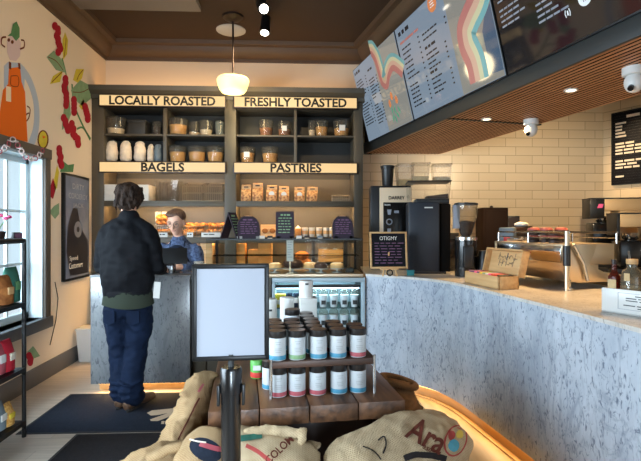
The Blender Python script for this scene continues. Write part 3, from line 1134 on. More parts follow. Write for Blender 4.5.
# ================================================================== MENU SCREENS
def screen(x0, x1, label, kind):
    # local frame on the tilted screen: x along the soffit, y up the screen, z towards the customers
    b0 = SP(x0, -0.035, 2.425)
    b1 = SP(x1, -0.035, 2.425)
    top = Vector((-0.9764 * 0.21, -0.2161 * 0.21, 0.84))
    W = (b1 - b0).length
    Hh = top.length
    mtx = frame_matrix(b0, b1 - b0, top)
    t = thing('menu_screen', label, 'screen', b0, 0)
    inv = Matrix.Translation(-b0) @ mtx
    # x axis runs along +soffit; z = x cross y must face customers
    zdir = Vector((b1 - b0)).cross(top)
    s = 1 if zdir.x < 0 else -1
    def put(mb, name, m, parent=t, **k):
        xform(mb, inv)
        return mb.build(name, m, parent, **k)
    g = 0.012
    put(MB().box(g / 2, W - g / 2, 0, Hh, -0.05 * s, -0.004 * s), 'bezel', 'black_plastic', bevel=0.003)
    sb = {'dark': 'screen_dark'}.get(kind, 'screen_blue')
    put(MB().box(g, W - g, 0.010, Hh - 0.008, -0.004 * s, 0.0), 'display', sb)
    return t, W, Hh, s, put

def menu_lines(put, groups, ink, s, rr, t=None):
    for (x, y, n, w, h, dy, price) in groups:
        for i in range(n):
            mb = MB()
            ws = []
            tot = 0
            target = w * rr.uniform(0.6, 1.0)
            while tot < target:
                q = rr.uniform(0.025, 0.07)
                ws.append(q)
                tot += q + h * 0.7
            dashes(mb, x, y - i * dy, ws, h, 0.0005 * s, 0.0008 * s)
            put(mb, 'menu_line', ink, smooth=0)
            if price:
                mb = MB()
                dashes(mb, x + price, y - i * dy, [0.022], h, 0.0005 * s, 0.0008 * s)
                put(mb, 'price', ink, smooth=0)

def wave(put, s, path, widths, y_clip=None):
    """nested wavy stripes drawn as flat bands on the screen"""
    for k, (w0, w1, m) in enumerate(widths):
        a, b = [], []
        for i, (x, y) in enumerate(path):
            tx = path[min(i + 1, len(path) - 1)][0] - path[max(i - 1, 0)][0]
            ty = path[min(i + 1, len(path) - 1)][1] - path[max(i - 1, 0)][1]
            L = math.hypot(tx, ty)
            nx, ny = -ty / L, tx / L
            a.append((x + nx * w0, y + ny * w0))
            b.append((x + nx * w1, y + ny * w1))
        mb = MB()
        for i in range(len(path) - 1):
            z = (0.0006 + 0.0003 * k) * s
            q = [(a[i][0], a[i][1], z), (a[i + 1][0], a[i + 1][1], z), (b[i + 1][0], b[i + 1][1], z), (b[i][0], b[i][1], z)]
            vs = [mb.bm.verts.new(p) for p in q]
            mb.bm.faces.new(vs)
        put(mb, 'rainbow_band', m, smooth=0)

def sp2(pts, n=10):
    return [(p.x, p.y) for p in spline(pts, n)]

rr = random.Random(3)
# screen by the shelf (far)
t, W, Hh, s, put = screen(0.235, 1.43, 'pale menu screen with rainbow wave and painted tulips, nearest the back shelves', 'blue')
put(MB().box(0.62, W - 0.014, 0.012, Hh - 0.01, 0, 0.0004 * s), 'grey_field', 'screen_grey', smooth=0)
menu_lines(put, [(0.05, 0.70, 6, 0.20, 0.012, 0.033, 0.27), (0.05, 0.42, 8, 0.20, 0.012, 0.033, 0.27), (0.40, 0.62, 7, 0.15, 0.012, 0.033, 0.2),
                 (0.40, 0.34, 7, 0.15, 0.012, 0.033, 0.2), (0.05, 0.79, 1, 0.22, 0.03, 0.03, 0), (0.42, 0.72, 1, 0.14, 0.02, 0.03, 0)], 'screen_ink', s, rr)
path = sp2([(0.60, 0.858), (0.66, 0.76), (0.68, 0.62), (0.70, 0.50), (0.80, 0.44), (0.90, 0.52), (1.0, 0.56), (1.08, 0.52), (W - 0.03, 0.44)])
path = [(x, min(y, Hh - 0.02)) for x, y in path]
wave(put, s, path, [(-0.02, 0.04, 'wave_red'), (0.04, 0.08, 'wave_orange'), (0.08, 0.115, 'wave_yellow'), (0.115, 0.15, 'wave_teal')], None)
fl = MB()
for (x, y) in ((0.78, 0.27), (0.85, 0.33), (0.94, 0.27)):
    fl.prism([(x, y - 0.04, 0.0007 * s), (x + 0.028, y - 0.02, 0.0007 * s), (x + 0.025, y + 0.025, 0.0007 * s), (x, y + 0.05, 0.0007 * s), (x - 0.025, y + 0.025, 0.0007 * s), (x - 0.028, y - 0.02, 0.0007 * s)], (0, 0, 0.0005 * s))
put(fl, 'tulip_print', 'flower_orange', smooth=0)
lf = MB()
for (x, y, a) in ((0.79, 0.12, 0.5), (0.84, 0.10, -0.3), (0.90, 0.13, -0.6), (0.86, 0.19, 0.2), (0.95, 0.17, -0.4), (0.80, 0.20, 0.1)):
    dx, dy = math.sin(a), math.cos(a)
    lf.prism([(x - dy * 0.016, y + dx * 0.016, 0.0007 * s), (x + dx * 0.05, y + dy * 0.05, 0.0007 * s), (x + dy * 0.016, y - dx * 0.016, 0.0007 * s), (x - dx * 0.05, y - dy * 0.05, 0.0007 * s)], (0, 0, 0.0005 * s))
put(lf, 'leaf_print', 'flower_green', smooth=0)
# middle screen
t, W, Hh, s, put = screen(1.437, 2.815, 'pale menu screen with large rainbow wave and orange badge, middle of the three', 'blue')
put(MB().box(0.86, W - 0.014, 0.012, Hh - 0.01, 0, 0.0004 * s), 'grey_field', 'screen_grey', smooth=0)
menu_lines(put, [(0.07, 0.645, 7, 0.2, 0.013, 0.045, 0.31), (0.07, 0.30, 6, 0.2, 0.013, 0.038, 0.31),
                 (0.46, 0.63, 2, 0.26, 0.013, 0.045, 0.36), (0.46, 0.46, 4, 0.2, 0.013, 0.04, 0.30), (0.46, 0.25, 4, 0.2, 0.013, 0.04, 0.30),
                 (0.06, 0.775, 1, 0.22, 0.035, 0.03, 0), (0.46, 0.51, 1, 0.16, 0.022, 0.03, 0), (0.46, 0.30, 1, 0.10, 0.022, 0.03, 0)], 'screen_ink', s, rr)
mbr = MB()
dashes(mbr, 0.06, 0.70, [0.09, 0.16, 0.08], 0.020, 0.0006 * s, 0.0008 * s)
put(mbr, 'red_heading', 'wave_red', smooth=0)
mbb = MB().cyl((0.70, 0.80, 0.0005 * s), (0.70, 0.80, 0.0014 * s), 0.066, None, 28)
put(mbb, 'round_badge', 'flower_orange', smooth=0)
mb2 = MB()
dashes(mb2, 0.665, 0.815, [0.03, 0.035], 0.008, 0.0016 * s, 0.0006 * s)
dashes(mb2, 0.67, 0.795, [0.055], 0.008, 0.0016 * s, 0.0006 * s)
dashes(mb2, 0.665, 0.775, [0.025, 0.035], 0.008, 0.0016 * s, 0.0006 * s)
put(mb2, 'badge_type', 'screen_white', smooth=0)
path = sp2([(W - 0.05, 0.83), (W - 0.10, 0.72), (W - 0.16, 0.62), (W - 0.28, 0.55), (W - 0.38, 0.47), (W - 0.40, 0.34), (W - 0.36, 0.20), (W - 0.36, 0.06)])
path = [(x, max(0.02, y)) for x, y in path]
wave(put, s, path, [(-0.05, 0.02, 'wave_red'), (0.02, 0.08, 'wave_orange'), (0.08, 0.13, 'wave_yellow'), (0.13, 0.18, 'wave_teal')])
mbn = MB()
pn = [(W - 0.014, 0.50), (W - 0.10, 0.44), (W - 0.15, 0.36), (W - 0.15, 0.24), (W - 0.14, 0.06), (W - 0.014, 0.05)]
mbn.prism([(x, y, 0.0006 * s) for x, y in pn], (0, 0, 0.0002 * s))
put(mbn, 'blue_field', 'screen_navy', smooth=0)
# near screen, dark
t, W, Hh, s, put = screen(2.822, 4.25, 'dark menu screen with white round logo, nearest the camera of the three', 'dark')
menu_lines(put, [(0.05, 0.78, 4, 0.20, 0.012, 0.036, 0), (0.05, 0.56, 4, 0.20, 0.012, 0.034, 0), (0.05, 0.40, 4, 0.22, 0.012, 0.034, 0), (0.36, 0.78, 8, 0.24, 0.012, 0.036, 0), (0.36, 0.46, 4, 0.22, 0.012, 0.034, 0), (0.36, 0.30, 4, 0.2, 0.012, 0.034, 0)], 'poster_grey', s, rr)
lg = MB().cyl((0.70, 0.20, 0.0005 * s), (0.70, 0.20, 0.0015 * s), 0.044, None, 28)
put(lg, 'round_logo', 'screen_white', smooth=0)
lg = MB()
for dx in (-0.016, 0, 0.016):
    lg.box(0.70 + dx * .7 - 0.002, 0.70 + dx * .7 + 0.002, 0.18, 0.22, 0.0016 * s, 0.0022 * s)
put(lg, 'logo_mark', 'poster', smooth=0)
lg = MB()
for cx in (0.575, 0.815):
    lg.tube([(cx - 0.013, 0.15, 0.001 * s), (cx - 0.018, 0.17, 0.001 * s), (cx - 0.013, 0.19, 0.001 * s)], 0.003, 5)
    lg.box(cx - 0.004, cx + 0.005, 0.157, 0.183, 0.0005 * s, 0.0014 * s)
    lg.tube([(cx + 0.013, 0.15, 0.001 * s), (cx + 0.018, 0.17, 0.001 * s), (cx + 0.013, 0.19, 0.001 * s)], 0.003, 5)
put(lg, 'side_marks', 'screen_white', smooth=0)

# ------------------------------------------------------------------ chalkboard menu on the angled tile wall
d0 = Vector((0.454, -0.891, 0))
def RW(px, py):
    # ray meets the angled wall face
    a = Vector((RX0, YB, 0))
    nrm = Vector((-0.891, -0.454, 0))
    q = P(px, py, 1.0) - Vector((0, 0, EYE))
    k = a.dot(nrm) / Vector((q.x, q.y, 0)).dot(nrm)
    return Vector((q.x * k, q.y * k, EYE + q.z * k))
tl, blc = RW(613, 114), RW(612.5, 185.5)
wall_n = Vector((-0.891, -0.454, 0))
tcb = thing('chalkboard_menu', 'black lettered menu board on the right-hand tiled wall', 'menu board', (tl.x, tl.y, blc.z))
Hc = tl.z - blc.z
mtx = Matrix.Translation(-Vector((tl.x, tl.y, blc.z))) @ frame_matrix(Vector((tl.x, tl.y, blc.z)) + wall_n * 0.004, d0, (0, 0, 1))
Wc = 0.95
# z axis = d0 x up ; must face the room
zf = d0.cross(Vector((0, 0, 1)))
sg = 1 if zf.dot(wall_n) > 0 else -1
def putc(mb, name, m, **k):
    xform(mb, mtx)
    return mb.build(name, m, tcb, **k)
putc(MB().box(0, Wc, 0, Hc, 0, 0.03 * sg), 'board', 'chalkboard', bevel=0.003)
frb = MB()
for a in ((0, Wc, 0, 0.014), (0, Wc, Hc - 0.014, Hc), (0, 0.014, 0, Hc), (Wc - 0.014, Wc, 0, Hc)):
    frb.box(a[0], a[1], a[2], a[3], 0.0, 0.036 * sg)
putc(frb, 'frame', 'black_metal')
gr = MB()
for i in range(26):
    y = 0.03 + i * (Hc - 0.05) / 26
    gr.box(0.015, Wc - 0.015, y, y + 0.004, 0.0295 * sg, 0.0315 * sg)
putc(gr, 'letter_grooves', 'black_metal')
ct = MB()
dashes(ct, 0.18, Hc * 0.905, [0.15, 0.07, 0.12, 0.08], 0.032, 0.031 * sg, 0.003 * sg, gap=0.3)
putc(ct, 'menu_heading', 'cloth_white', smooth=0)
rows = [0.83, 0.785, 0.74, 0.695, 0.65, 0.55, 0.505, 0.46, 0.415, 0.31, 0.265, 0.22, 0.10]
for i, f in enumerate(rows):
    n_ = [1, 1, 1, 1, 1, 2, 3, 3, 3, 3, 2, 3, 1][i]
    ct = MB()
    dashes(ct, 0.05, Hc * f, [rr.uniform(0.07, 0.13) for _ in range(n_)], 0.022, 0.031 * sg, 0.003 * sg, gap=0.4)
    putc(ct, 'menu_line', 'cloth_white', smooth=0)


# ================================================================== BACK SHELVING UNIT
YF = 5.49
sh = thing('shelving_unit', 'tall taupe wall shelving with lit cream signs along the back wall', 'shelving', (-0.79, YB, 0))
ox, oy = -0.79, YB
def B(x0, x1, y0, y1, z0, z1):
    return MB().box(x0 - ox, x1 - ox, y0 - oy, y1 - oy, z0, z1)
YK = YB - 0.004
B(-2.336, -2.20, YF, YK, 0, 2.93).build('side_panel', 'taupe', sh, bevel=0.003)
B(0.65, 0.755, YF, YK, 0, 2.93).build('side_panel', 'taupe', sh, bevel=0.003)
B(-0.84, -0.71, YF - 0.01, YK, 0, 2.93).build('centre_pillar', 'taupe', sh, bevel=0.003)
B(-2.20, 0.65, YK - 0.02, YK, 2.0, 2.93).build('upper_back_panel', 'taupe_dark', sh)  # upper rows get a darker back than the lower ones
B(-2.20, 0.65, YK - 0.02, YK, 0.92, 2.0).build('lower_back_panel', 'taupe', sh)
cn = MB()
cn.rings([[(x - ox, y - oy, z) for (y, z) in ((YF, 2.86), (YF - 0.02, 2.87), (YF - 0.03, 2.91), (YF - 0.08, 2.95), (YF - 0.095, 3.0), (YK, 3.0), (YK, 2.86))] for x in (-2.336, 0.80)])
cn.build('cornice', 'taupe', sh, smooth=30)
for x0, x1 in ((-2.20, -0.84), (-0.71, 0.65)):
    B(x0, x1, YF + 0.01, YK - 0.02, 2.455, 2.475).build('shelf', 'taupe', sh, bevel=0.002)
    B(x0, x1, YF + 0.01, YK - 0.02, 2.145, 2.16).build('shelf', 'taupe', sh, bevel=0.002)
    B(x0, x1, YF + 0.01, YK - 0.02, 2.77, 2.86).build('shelf', 'taupe', sh, bevel=0.002)
    for za, zb_ in ((1.645, 1.71), (1.225, 1.295)):
        mb = B(x0, x1, YF - 0.005, YK - 0.02, zb_ - 0.02, zb_)
        mb.box(x0 - ox, x1 - ox, YF - 0.005 - oy, YF + 0.018 - oy, za, zb_ - 0.02)
        mb.build('shelf', 'taupe', sh, bevel=0.002)
    B(x0, x1, YF - 0.005, YK - 0.02, 0.88, 0.93).build('shelf', 'taupe', sh, bevel=0.003)
    B(x0, x1, YF + 0.02, YK - 0.02, 0.08, 0.88).build('base_cabinet', 'taupe_dark', sh, bevel=0.003)
for x0, x1 in ((-1.54, -1.50), (-0.046, -0.012)):
    B(x0, x1, YF + 0.005, YK - 0.02, 2.16, 2.77).build('divider', 'taupe', sh, bevel=0.002)
# lit signs
for (x0, x1, z0, z1, txt, a, b) in ((-2.228, -0.832, 2.783, 2.897, 'LOCALLY ROASTED', 0.076, 0.924), (-0.724, 0.676, 2.783, 2.897, 'FRESHLY TOASTED', 0.083, 0.917),
                                  (-2.228, -0.832, 2.036, 2.142, 'BAGELS', 0.329, 0.674), (-0.724, 0.676, 2.036, 2.142, 'PASTRIES', 0.2925, 0.71)):
    B(x0 - 0.012, x1 + 0.012, YF - 0.045, YF + 0.01, z0 - 0.012, z1 + 0.012).build('sign_box', 'dark_brown', sh, bevel=0.002)
    so = B(x0, x1, YF - 0.050, YF - 0.044, z0, z1).build('sign_face', 'sign_glow', sh)
    xa, xb = x0 + (x1 - x0) * a, x0 + (x1 - x0) * b
    text_obj(txt, 'lettering', 'ink', so, ((xa + xb) / 2 - ox, YF - 0.0505 - oy, (z0 + z1) / 2), (1, 0, 0), (0, 0, 1), w=xb - xa, h=0.104, depth=0.002, bold=0.03)
# LED lighting below the shelves
for x0, x1 in ((-2.19, -0.85), (-0.70, 0.64)):
    for z, pw in ((2.13, 9.0), (1.685, 12.0), (1.27, 9.0)):
        B(x0 + 0.02, x1 - 0.02, YF + 0.03, YF + 0.045, z - 0.005, z + 0.006).build('led_strip', 'led_warm', sh)
        area('shelf_light', ((x0 + x1) / 2, YF + 0.06, z - 0.012), ((x0 + x1) / 2, YF + 0.22, z - 0.4), x1 - x0, 0.03, pw, WARM)
# cove light on top of the unit washes the wall and moulding
area('cove_light', (-0.78, YF + 0.14, 3.02), (-0.78, YB + 0.05, 3.7), 3.0, 0.06, 4.0, (1.0, 0.52, 0.18))

# ------------------------------------------------------------------ shelf goods
def jar(name, label, x, z, r, h, fill, fm, y=YF + 0.12, lid='jar_glass', group='storage jars on the back shelves', tagm=False):
    t = thing(name, label, 'jar', (x, y, z), 0, group)
    MB().lathe([(r * 0.80, 0.001), (r * 0.84, 0.008), (r * 0.97, h * 0.5), (r, h * 0.86), (r * 0.98, h * 0.862), (r * 0.95, h * 0.5), (r * 0.80, 0.012)], n=24).build('jar_body', 'jar_glass', t)
    MB().lathe([(r * 0.78, 0.012), (r * (0.80 + 0.14 * fill), h * fill * 0.95), (r * 0.5, h * fill), (0.001, h * fill * 1.02)], n=20).build('contents', fm, t)
    MB().lathe([(r * 1.04, h * 0.86), (r * 1.05, h * 0.93), (r * 0.95, h * 0.95), (r * 0.3, h * 0.955), (r * 0.24, h), (0.001, h * 1.01)], n=24).build('lid', lid, t)
    if tagm:
        MB().box(-r * 0.35, r * 0.35, -r * 1.0, -r * 0.97, h * 0.3, h * 0.62).build('paper_tag', 'white', t)
    return t
def sx(px, y=YF + 0.12):
    return PY(px, 150, y).x
z1, z2 = 2.476, 2.161
jar('glass_jar', 'dim glass jar with pale contents, top shelf far left', sx(116), z1, 0.115, 0.21, 0.35, 'flour')
t = thing('storage_box', 'dark fabric storage box on the top shelf between two dim jars', 'box', (sx(139), YF + 0.14, z1))
MB().box(-0.10, 0.10, -0.11, 0.11, 0, 0.145).build('body', 'taupe_dark', t, bevel=0.008)
MB().box(-0.105, 0.105, -0.115, 0.115, 0.135, 0.165).build('lid', 'taupe_dark', t, bevel=0.006)
jar('glass_jar', 'dim narrow jar of dark beans beside the left divider, top shelf', sx(157), z1, 0.055, 0.17, 0.6, 'coffee')
jar('storage_jar', 'large tub of granola just right of the left divider, top shelf', sx(178), z1, 0.115, 0.205, 0.6, 'granola')
jar('storage_jar', 'tub with white contents beside the granola tub, top shelf', sx(194.5, YF + .2), z1, 0.075, 0.19, 0.3, 'flour', y=YF + 0.2)
jar('storage_jar', 'tapering tub of white sugar, third in the top shelf right of the left divider', sx(206), z1, 0.082, 0.185, 0.38, 'flour')
jar('storage_jar', 'frosted grey tub against the centre pillar, top shelf', sx(220), z1, 0.062, 0.19, 0.9, 'cloth_blue')
for px, lab in ((177.5, 'granola tub, leftmost of three below the white sugar tub'), (197, 'granola tub with domed lid, middle of three on the second shelf'), (215.5, 'granola tub against the centre pillar on the second shelf')):
    jar('storage_jar', lab, sx(px), z2, 0.105, 0.20, 0.62, 'granola')
jar('storage_jar', 'tub of pale brown cereal, left of a pair under FRESHLY', sx(266), z1, 0.085, 0.20, 0.5, 'bread')
jar('storage_jar', 'tub with round paper tag, right of a pair under FRESHLY', sx(284.5), z1, 0.082, 0.185, 0.45, 'bread', tagm=True)
jar('storage_jar', 'frosted tub with white contents right of the second divider, top shelf', sx(312), z1, 0.045, 0.205, 0.4, 'flour')
jar('storage_jar', 'granola tub under the word TOASTED, middle of the top right compartment', sx(321.5), z1, 0.08, 0.205, 0.58, 'granola')
jar('storage_jar', 'granola tub with paper tag under the word TOASTED, at the right end', sx(341.5), z1, 0.10, 0.205, 0.50, 'granola', tagm=True)
jar('storage_jar', 'granola tub with paper tag above PASTRIES, left of two', sx(247.5), z2, 0.092, 0.195, 0.62, 'granola', tagm=True)
jar('storage_jar', 'flared granola tub above PASTRIES, right of two', sx(270), z2, 0.10, 0.20, 0.58, 'granola')
# cotton bags
def cotton(label, px, w, h, m, k):
    mb = MB()
    mb.limb([(0, 0, 0.03), (0.002, 0, h * 0.35), (0, 0, h * 0.72), (0.004 * (-1) ** k, 0, h * 0.9)], [(w * 0.5, 0.062), (w * 0.5, 0.07), (w * 0.47, 0.055), (w * 0.36, 0.03)], 18, ref=(1, 0, 0))
    mb.limb([(-w * 0.3, 0, h * 0.86), (-w * 0.12, 0.004, h * 0.97), (w * 0.14, 0, h * 0.985), (w * 0.33, 0, h * 0.86)], [(0.02, 0.018), (0.024, 0.014), (0.024, 0.014), (0.02, 0.018)], 10, ref=(0, 1, 0))
    me = fuse(mb, 0.009, 3, 0.006, 26, k * 3.1)
    me.name = 'cotton_bag'
    zmin = min(v.co.z for v in me.vertices)
    for v in me.vertices:
        v.co.z -= zmin
    o = link('cotton_bag', me, m, loc=(sx(px), YF + 0.11, z2))
    tag(o, label, 'bag', 'cotton bags on the second shelf')
for k, (px, lab) in enumerate(((112, 'white cotton bag on the second shelf, next to the left end panel'), (126, 'white cotton bag, second from left on the second shelf'), (140, 'white cotton bag, third from left on the second shelf'))):
    cotton(lab, px, 0.135, 0.235, 'cloth_white', k)
cotton('narrow white cotton bag leaning against the slate-blue one', 151, 0.075, 0.21, 'cloth_white', 4)
cotton('slate-blue cotton bag beside the left divider', 158.5, 0.09, 0.21, 'cloth_blue', 5)

# ---- row under BAGELS: white cartons, acrylic bin, wire baskets
zr3, zr4 = 1.711, 1.296
def carton(px, z, w, d, h, label, y=YF + 0.15, m='white'):
    t = thing('carton', label, 'box', (sx(px, y), y, z), 0, 'white cartons under BAGELS')
    MB().box(-w / 2, w / 2, -d / 2, d / 2, 0, h).build('carton_body', m, t, bevel=0.003)
    MB().box(-w / 2 - 0.002, w / 2 + 0.002, -d / 2 - 0.002, d / 2 + 0.002, h * 0.78, h + 0.003).build('lid_flap', m, t, bevel=0.003)
for k in range(3):
    carton(112.5, zr3 + k * 0.062, 0.20, 0.27, 0.058, ['bottom', 'middle', 'top'][k] + ' carton of the left white stack under BAGELS')
for k in range(3):
    carton(143, zr3 + k * 0.062, 0.21, 0.27, 0.058, ['bottom', 'middle', 'top'][k] + ' carton of the right white stack under BAGELS')

def basket(name, label, x, y, z, w, d, h, group, n=9, slope=0.35):
    t = thing(name, label, 'basket', (x, y, z), 0, group)
    r = 0.004
    mb = MB()
    hb = h * (1 + slope)
    for zz in (0.004, h * 0.5, h):
        f = zz / h
        zb_ = zz if zz < 0.01 else hb * f
        mb.tube([(-w / 2, -d / 2, zz), (w / 2, -d / 2, zz), (w / 2, d / 2, zb_), (-w / 2, d / 2, zb_)], r, 5, closed=True)
    mb.build('wire_rims', 'wire', t)
    mb = MB()
    for i in range(n + 1):
        x_ = -w / 2 + w * i / n
        mb.tube([(x_, -d / 2, h), (x_, -d / 2, 0.004), (x_, d / 2, 0.004), (x_, d / 2, hb)], r * 0.7, 4)
    for i in range(1, 6):
        y_ = -d / 2 + d * i / 6
        mb.tube([(-w / 2, y_, h + (hb - h) * i / 6), (-w / 2, y_, 0.004), (w / 2, y_, 0.004), (w / 2, y_, h + (hb - h) * i / 6)], r * 0.7, 4)
    mb.build('wire_mesh', 'wire', t)
    return t
basket('wire_basket', 'empty wire basket under BAGELS, left of two beside the centre pillar', sx(194), YF + 0.15, zr3, 0.215, 0.27, 0.17, 'empty wire baskets under BAGELS')
basket('wire_basket', 'empty wire basket under BAGELS, against the centre pillar', sx(215), YF + 0.15, zr3, 0.20, 0.27, 0.17, 'empty wire baskets under BAGELS')
t = thing('acrylic_bin', 'clear flared acrylic bin standing between the cartons and the wire baskets', 'bin', (sx(169), YF + 0.12, zr3))
mb = MB()
for i in range(5):
    x0 = -0.09 + i * 0.045
    mb.box(x0 - 0.002, x0 + 0.002, -0.08, 0.10, 0.002, 0.22)
mb.rings([[(-0.085, -0.08, 0.001), (0.085, -0.08, 0.001), (0.085, 0.10, 0.001), (-0.085, 0.10, 0.001)], [(-0.135, -0.11, 0.24), (0.135, -0.11, 0.24), (0.135, 0.12, 0.24), (-0.135, 0.12, 0.24)]], cap=False)
mb.build('bin_body', 'acrylic', t, smooth=0)
basket('wire_basket', 'low wire basket at the right end of the row under PASTRIES', sx(341), YF + 0.13, zr3, 0.21, 0.2, 0.07, None, slope=0.1)

# pastry bags under PASTRIES
def pouch(label, px, w, h, tilt, badge):
    t = thing('granola_pouch', label, 'bag', (sx(px, YF + 0.08), YF + 0.08, zr3), 0, 'windowed pastry bags under PASTRIES')
    mb = MB()
    rs = []
    for (z, f, d) in ((0.0, 0.96, 0.045), (0.02, 1.0, 0.05), (h * 0.5, 1.0, 0.045), (h * 0.8, 0.99, 0.022), (h, 0.98, 0.006)):
        rs.append([(-w / 2 * f + tilt * z, -d, z), (w / 2 * f + tilt * z, -d, z), (w / 2 * f + tilt * z, d, z), (-w / 2 * f + tilt * z, d, z)])
    mb.rings(rs)
    mb.build('bag_body', 'pouch_kraft', t, bevel=0.004)
    MB().box(-w * 0.46 + tilt * h * .8, w * 0.46 + tilt * h * .8, -0.027, -0.022, h * 0.74, h * 0.95).build('header_card', 'oak', t)
    MB().box(-w * 0.22 + tilt * h * .8, w * 0.22 + tilt * h * .8, -0.0285, -0.0268, h * 0.81, h * 0.88).build('printed_name', 'ink', t)
    if badge:
        MB().cyl((tilt * h * .5, -0.044, h * 0.45), (tilt * h * .5, -0.0465, h * 0.45), w * 0.26, None, 18).build('round_sticker', 'white', t)
for args in (('kraft bag with clear front, leftmost under PASTRIES', 246.5, 0.115, 0.195, 0.0, False), ('taller kraft bag with clear front, second from left under PASTRIES', 257.8, 0.118, 0.215, 0.0, False),
             ('kraft bag with round white sticker, third from left under PASTRIES', 271.5, 0.122, 0.19, 0.04, True), ('kraft bag with round white sticker, fourth from left under PASTRIES', 284, 0.118, 0.178, 0.0, True),
             ('kraft bag with white sticker, fifth from left under PASTRIES', 299.5, 0.118, 0.17, 0.0, True), ('plump kraft bag leaning right, last in the row under PASTRIES', 311.5, 0.125, 0.172, 0.08, False)):
    pouch(*args)

# ---- bagel row
bagel0 = [None]
def bagel(x, y, z, label, rx=0, rz=0):
    if bagel0[0] is None:
        t = MB().torus((0, 0, 0), 0.037, 0.022, 18, 9).build('bagel', 'bagel')
        bagel0[0] = t
    else:
        t = bagel0[0].copy()
        COL.objects.link(t)
    t.location = (x, y, z)
    t.rotation_euler = (rx, 0.1, rz)
    tag(t, label, 'bagel', 'bagels in the lit baskets')
for bi, (px, lab, w) in enumerate(((165, 'left', 0.22), (195, 'middle', 0.24), (216, 'right', 0.20))):
    x = sx(px)
    basket('bagel_basket', 'wire basket of bagels behind price cards, %s of the lit row under BAGELS' % {'left': 'leftmost one', 'middle': 'middle one', 'right': 'rightmost one'}[lab], x, YF + 0.17, zr4, w, 0.28, 0.12, 'bagel baskets')
    for i in range(8):
        col_, row = i % 4, i // 4
        top = 0.05 if lab == 'left' and row == 1 else 0
        bagel(x - w * 0.34 + col_ * w * 0.225, YF + 0.11 + row * 0.11, zr4 + 0.055 + row * 0.075 + top, 'golden bagel, %s in the %s row of the %s lit wire basket' % (['leftmost', 'second from left', 'third from left', 'rightmost'][col_], ['front', 'back'][row], lab), 0.5, col_)
    if lab == 'left':
        for i in range(3):
            bagel(x - 0.07 + i * 0.06, YF + 0.20, zr4 + 0.23, 'golden bagel on top of the pile in the left lit basket, %s' % ['left one', 'middle one', 'right one'][i], 0.5, i)
def pricecard(px, label, w=0.15):
    p = PY(px, 229, YF + 0.005)
    t = thing('price_card', label, 'price card', (p.x, YF + 0.003, zr4), 0, 'price cards along the bagel shelf')
    MB().box(-w / 2, w / 2, 0, 0.004, 0.0, 0.052).build('card', 'white', t)
    mb = MB()
    dashes(mb, -w * 0.38, 0.024, [w * 0.22, w * 0.3], 0.012, 0, 0.001)
    xform(mb, Matrix(((1, 0, 0, 0), (0, 0, -1, -0.0005), (0, 1, 0, 0), (0, 0, 0, 1))))
    mb.build('card_type', 'ink', t, smooth=0)
pricecard(163, 'white price card left of the barista, on the bagel shelf', 0.1)
pricecard(190, 'white price card just right of the barista, on the bagel shelf', 0.07)
pricecard(211, 'wide white price card below the right bagel basket', 0.22)
t = thing('paper_bags', 'spotted white paper bags bunched above the leftmost bagels', 'bag', (sx(162), YF + 0.29, zr4))
mb = MB()
for i in range(3):
    mb.box(-0.12 + i * 0.07, -0.055 + i * 0.07, -0.008, 0.008, 0, 0.30, rot=Matrix.Rotation(0.06 * (i - 1), 3, 'Y'))
mb.build('paper', 'cup_speckle', t)
# lit row right: white cups, pastry cards
def cup_at(px, label, w=0.075, h=0.11, m='white', y=YF + 0.14, grp='paper cups on the lit shelf'):
    t = thing('paper_cup', label, 'cup', (sx(px, y), y, zr4), 0, grp)
    MB().lathe([(w * 0.36, 0), (w * 0.38, 0.004), (w * 0.5, h * 0.93), (w * 0.53, h * 0.94), (w * 0.53, h * 0.96), (w * 0.44, h), (0.001, h)], n=18).build('cup_body', m, t)
    MB().lathe([(w * 0.40, h * 0.3), (w * 0.425, h * 0.3), (w * 0.47, h * 0.66), (w * 0.44, h * 0.66)], n=18).build('sleeve', 'oak', t)
for i, px in enumerate((305, 312, 319, 326, 332)):
    cup_at(px, 'white paper cup on the lit shelf behind the display, ' + ['first right of the orange carton', 'second right of the orange carton', 'third right of the orange carton', 'fourth right of the orange carton', 'beside the arched chalk sign'][i])
t = thing('orange_carton', 'small orange carton on the lit shelf beside the white cups', 'carton', (sx(298), YF + 0.12, zr4))
MB().box(-0.035, 0.035, -0.035, 0.035, 0, 0.10).build('carton_body', 'bagel', t, bevel=0.002)
MB().prism([(-0.035, -0.035, 0.10), (0.035, -0.035, 0.10), (0, 0, 0.135)], (0, 0.07, 0)).build('gable_top', 'white', t)
for px, lab in ((265, 'pastry picture card on the lit shelf, left of two'), (272.5, 'pastry picture card on the lit shelf, right of two')):
    p = PY(px, 227, YF + 0.1)
    t = thing('picture_card', lab, 'card', (p.x, YF + 0.10, zr4))
    MB().box(-0.05, 0.05, 0, 0.005, 0, 0.145, rot=Matrix.Rotation(-0.12, 3, 'X')).build('card', 'oak', t)
    MB().ball((0, -0.006, 0.07), (0.034, 0.004, 0.03)).build('pastry_print', 'bread', t)

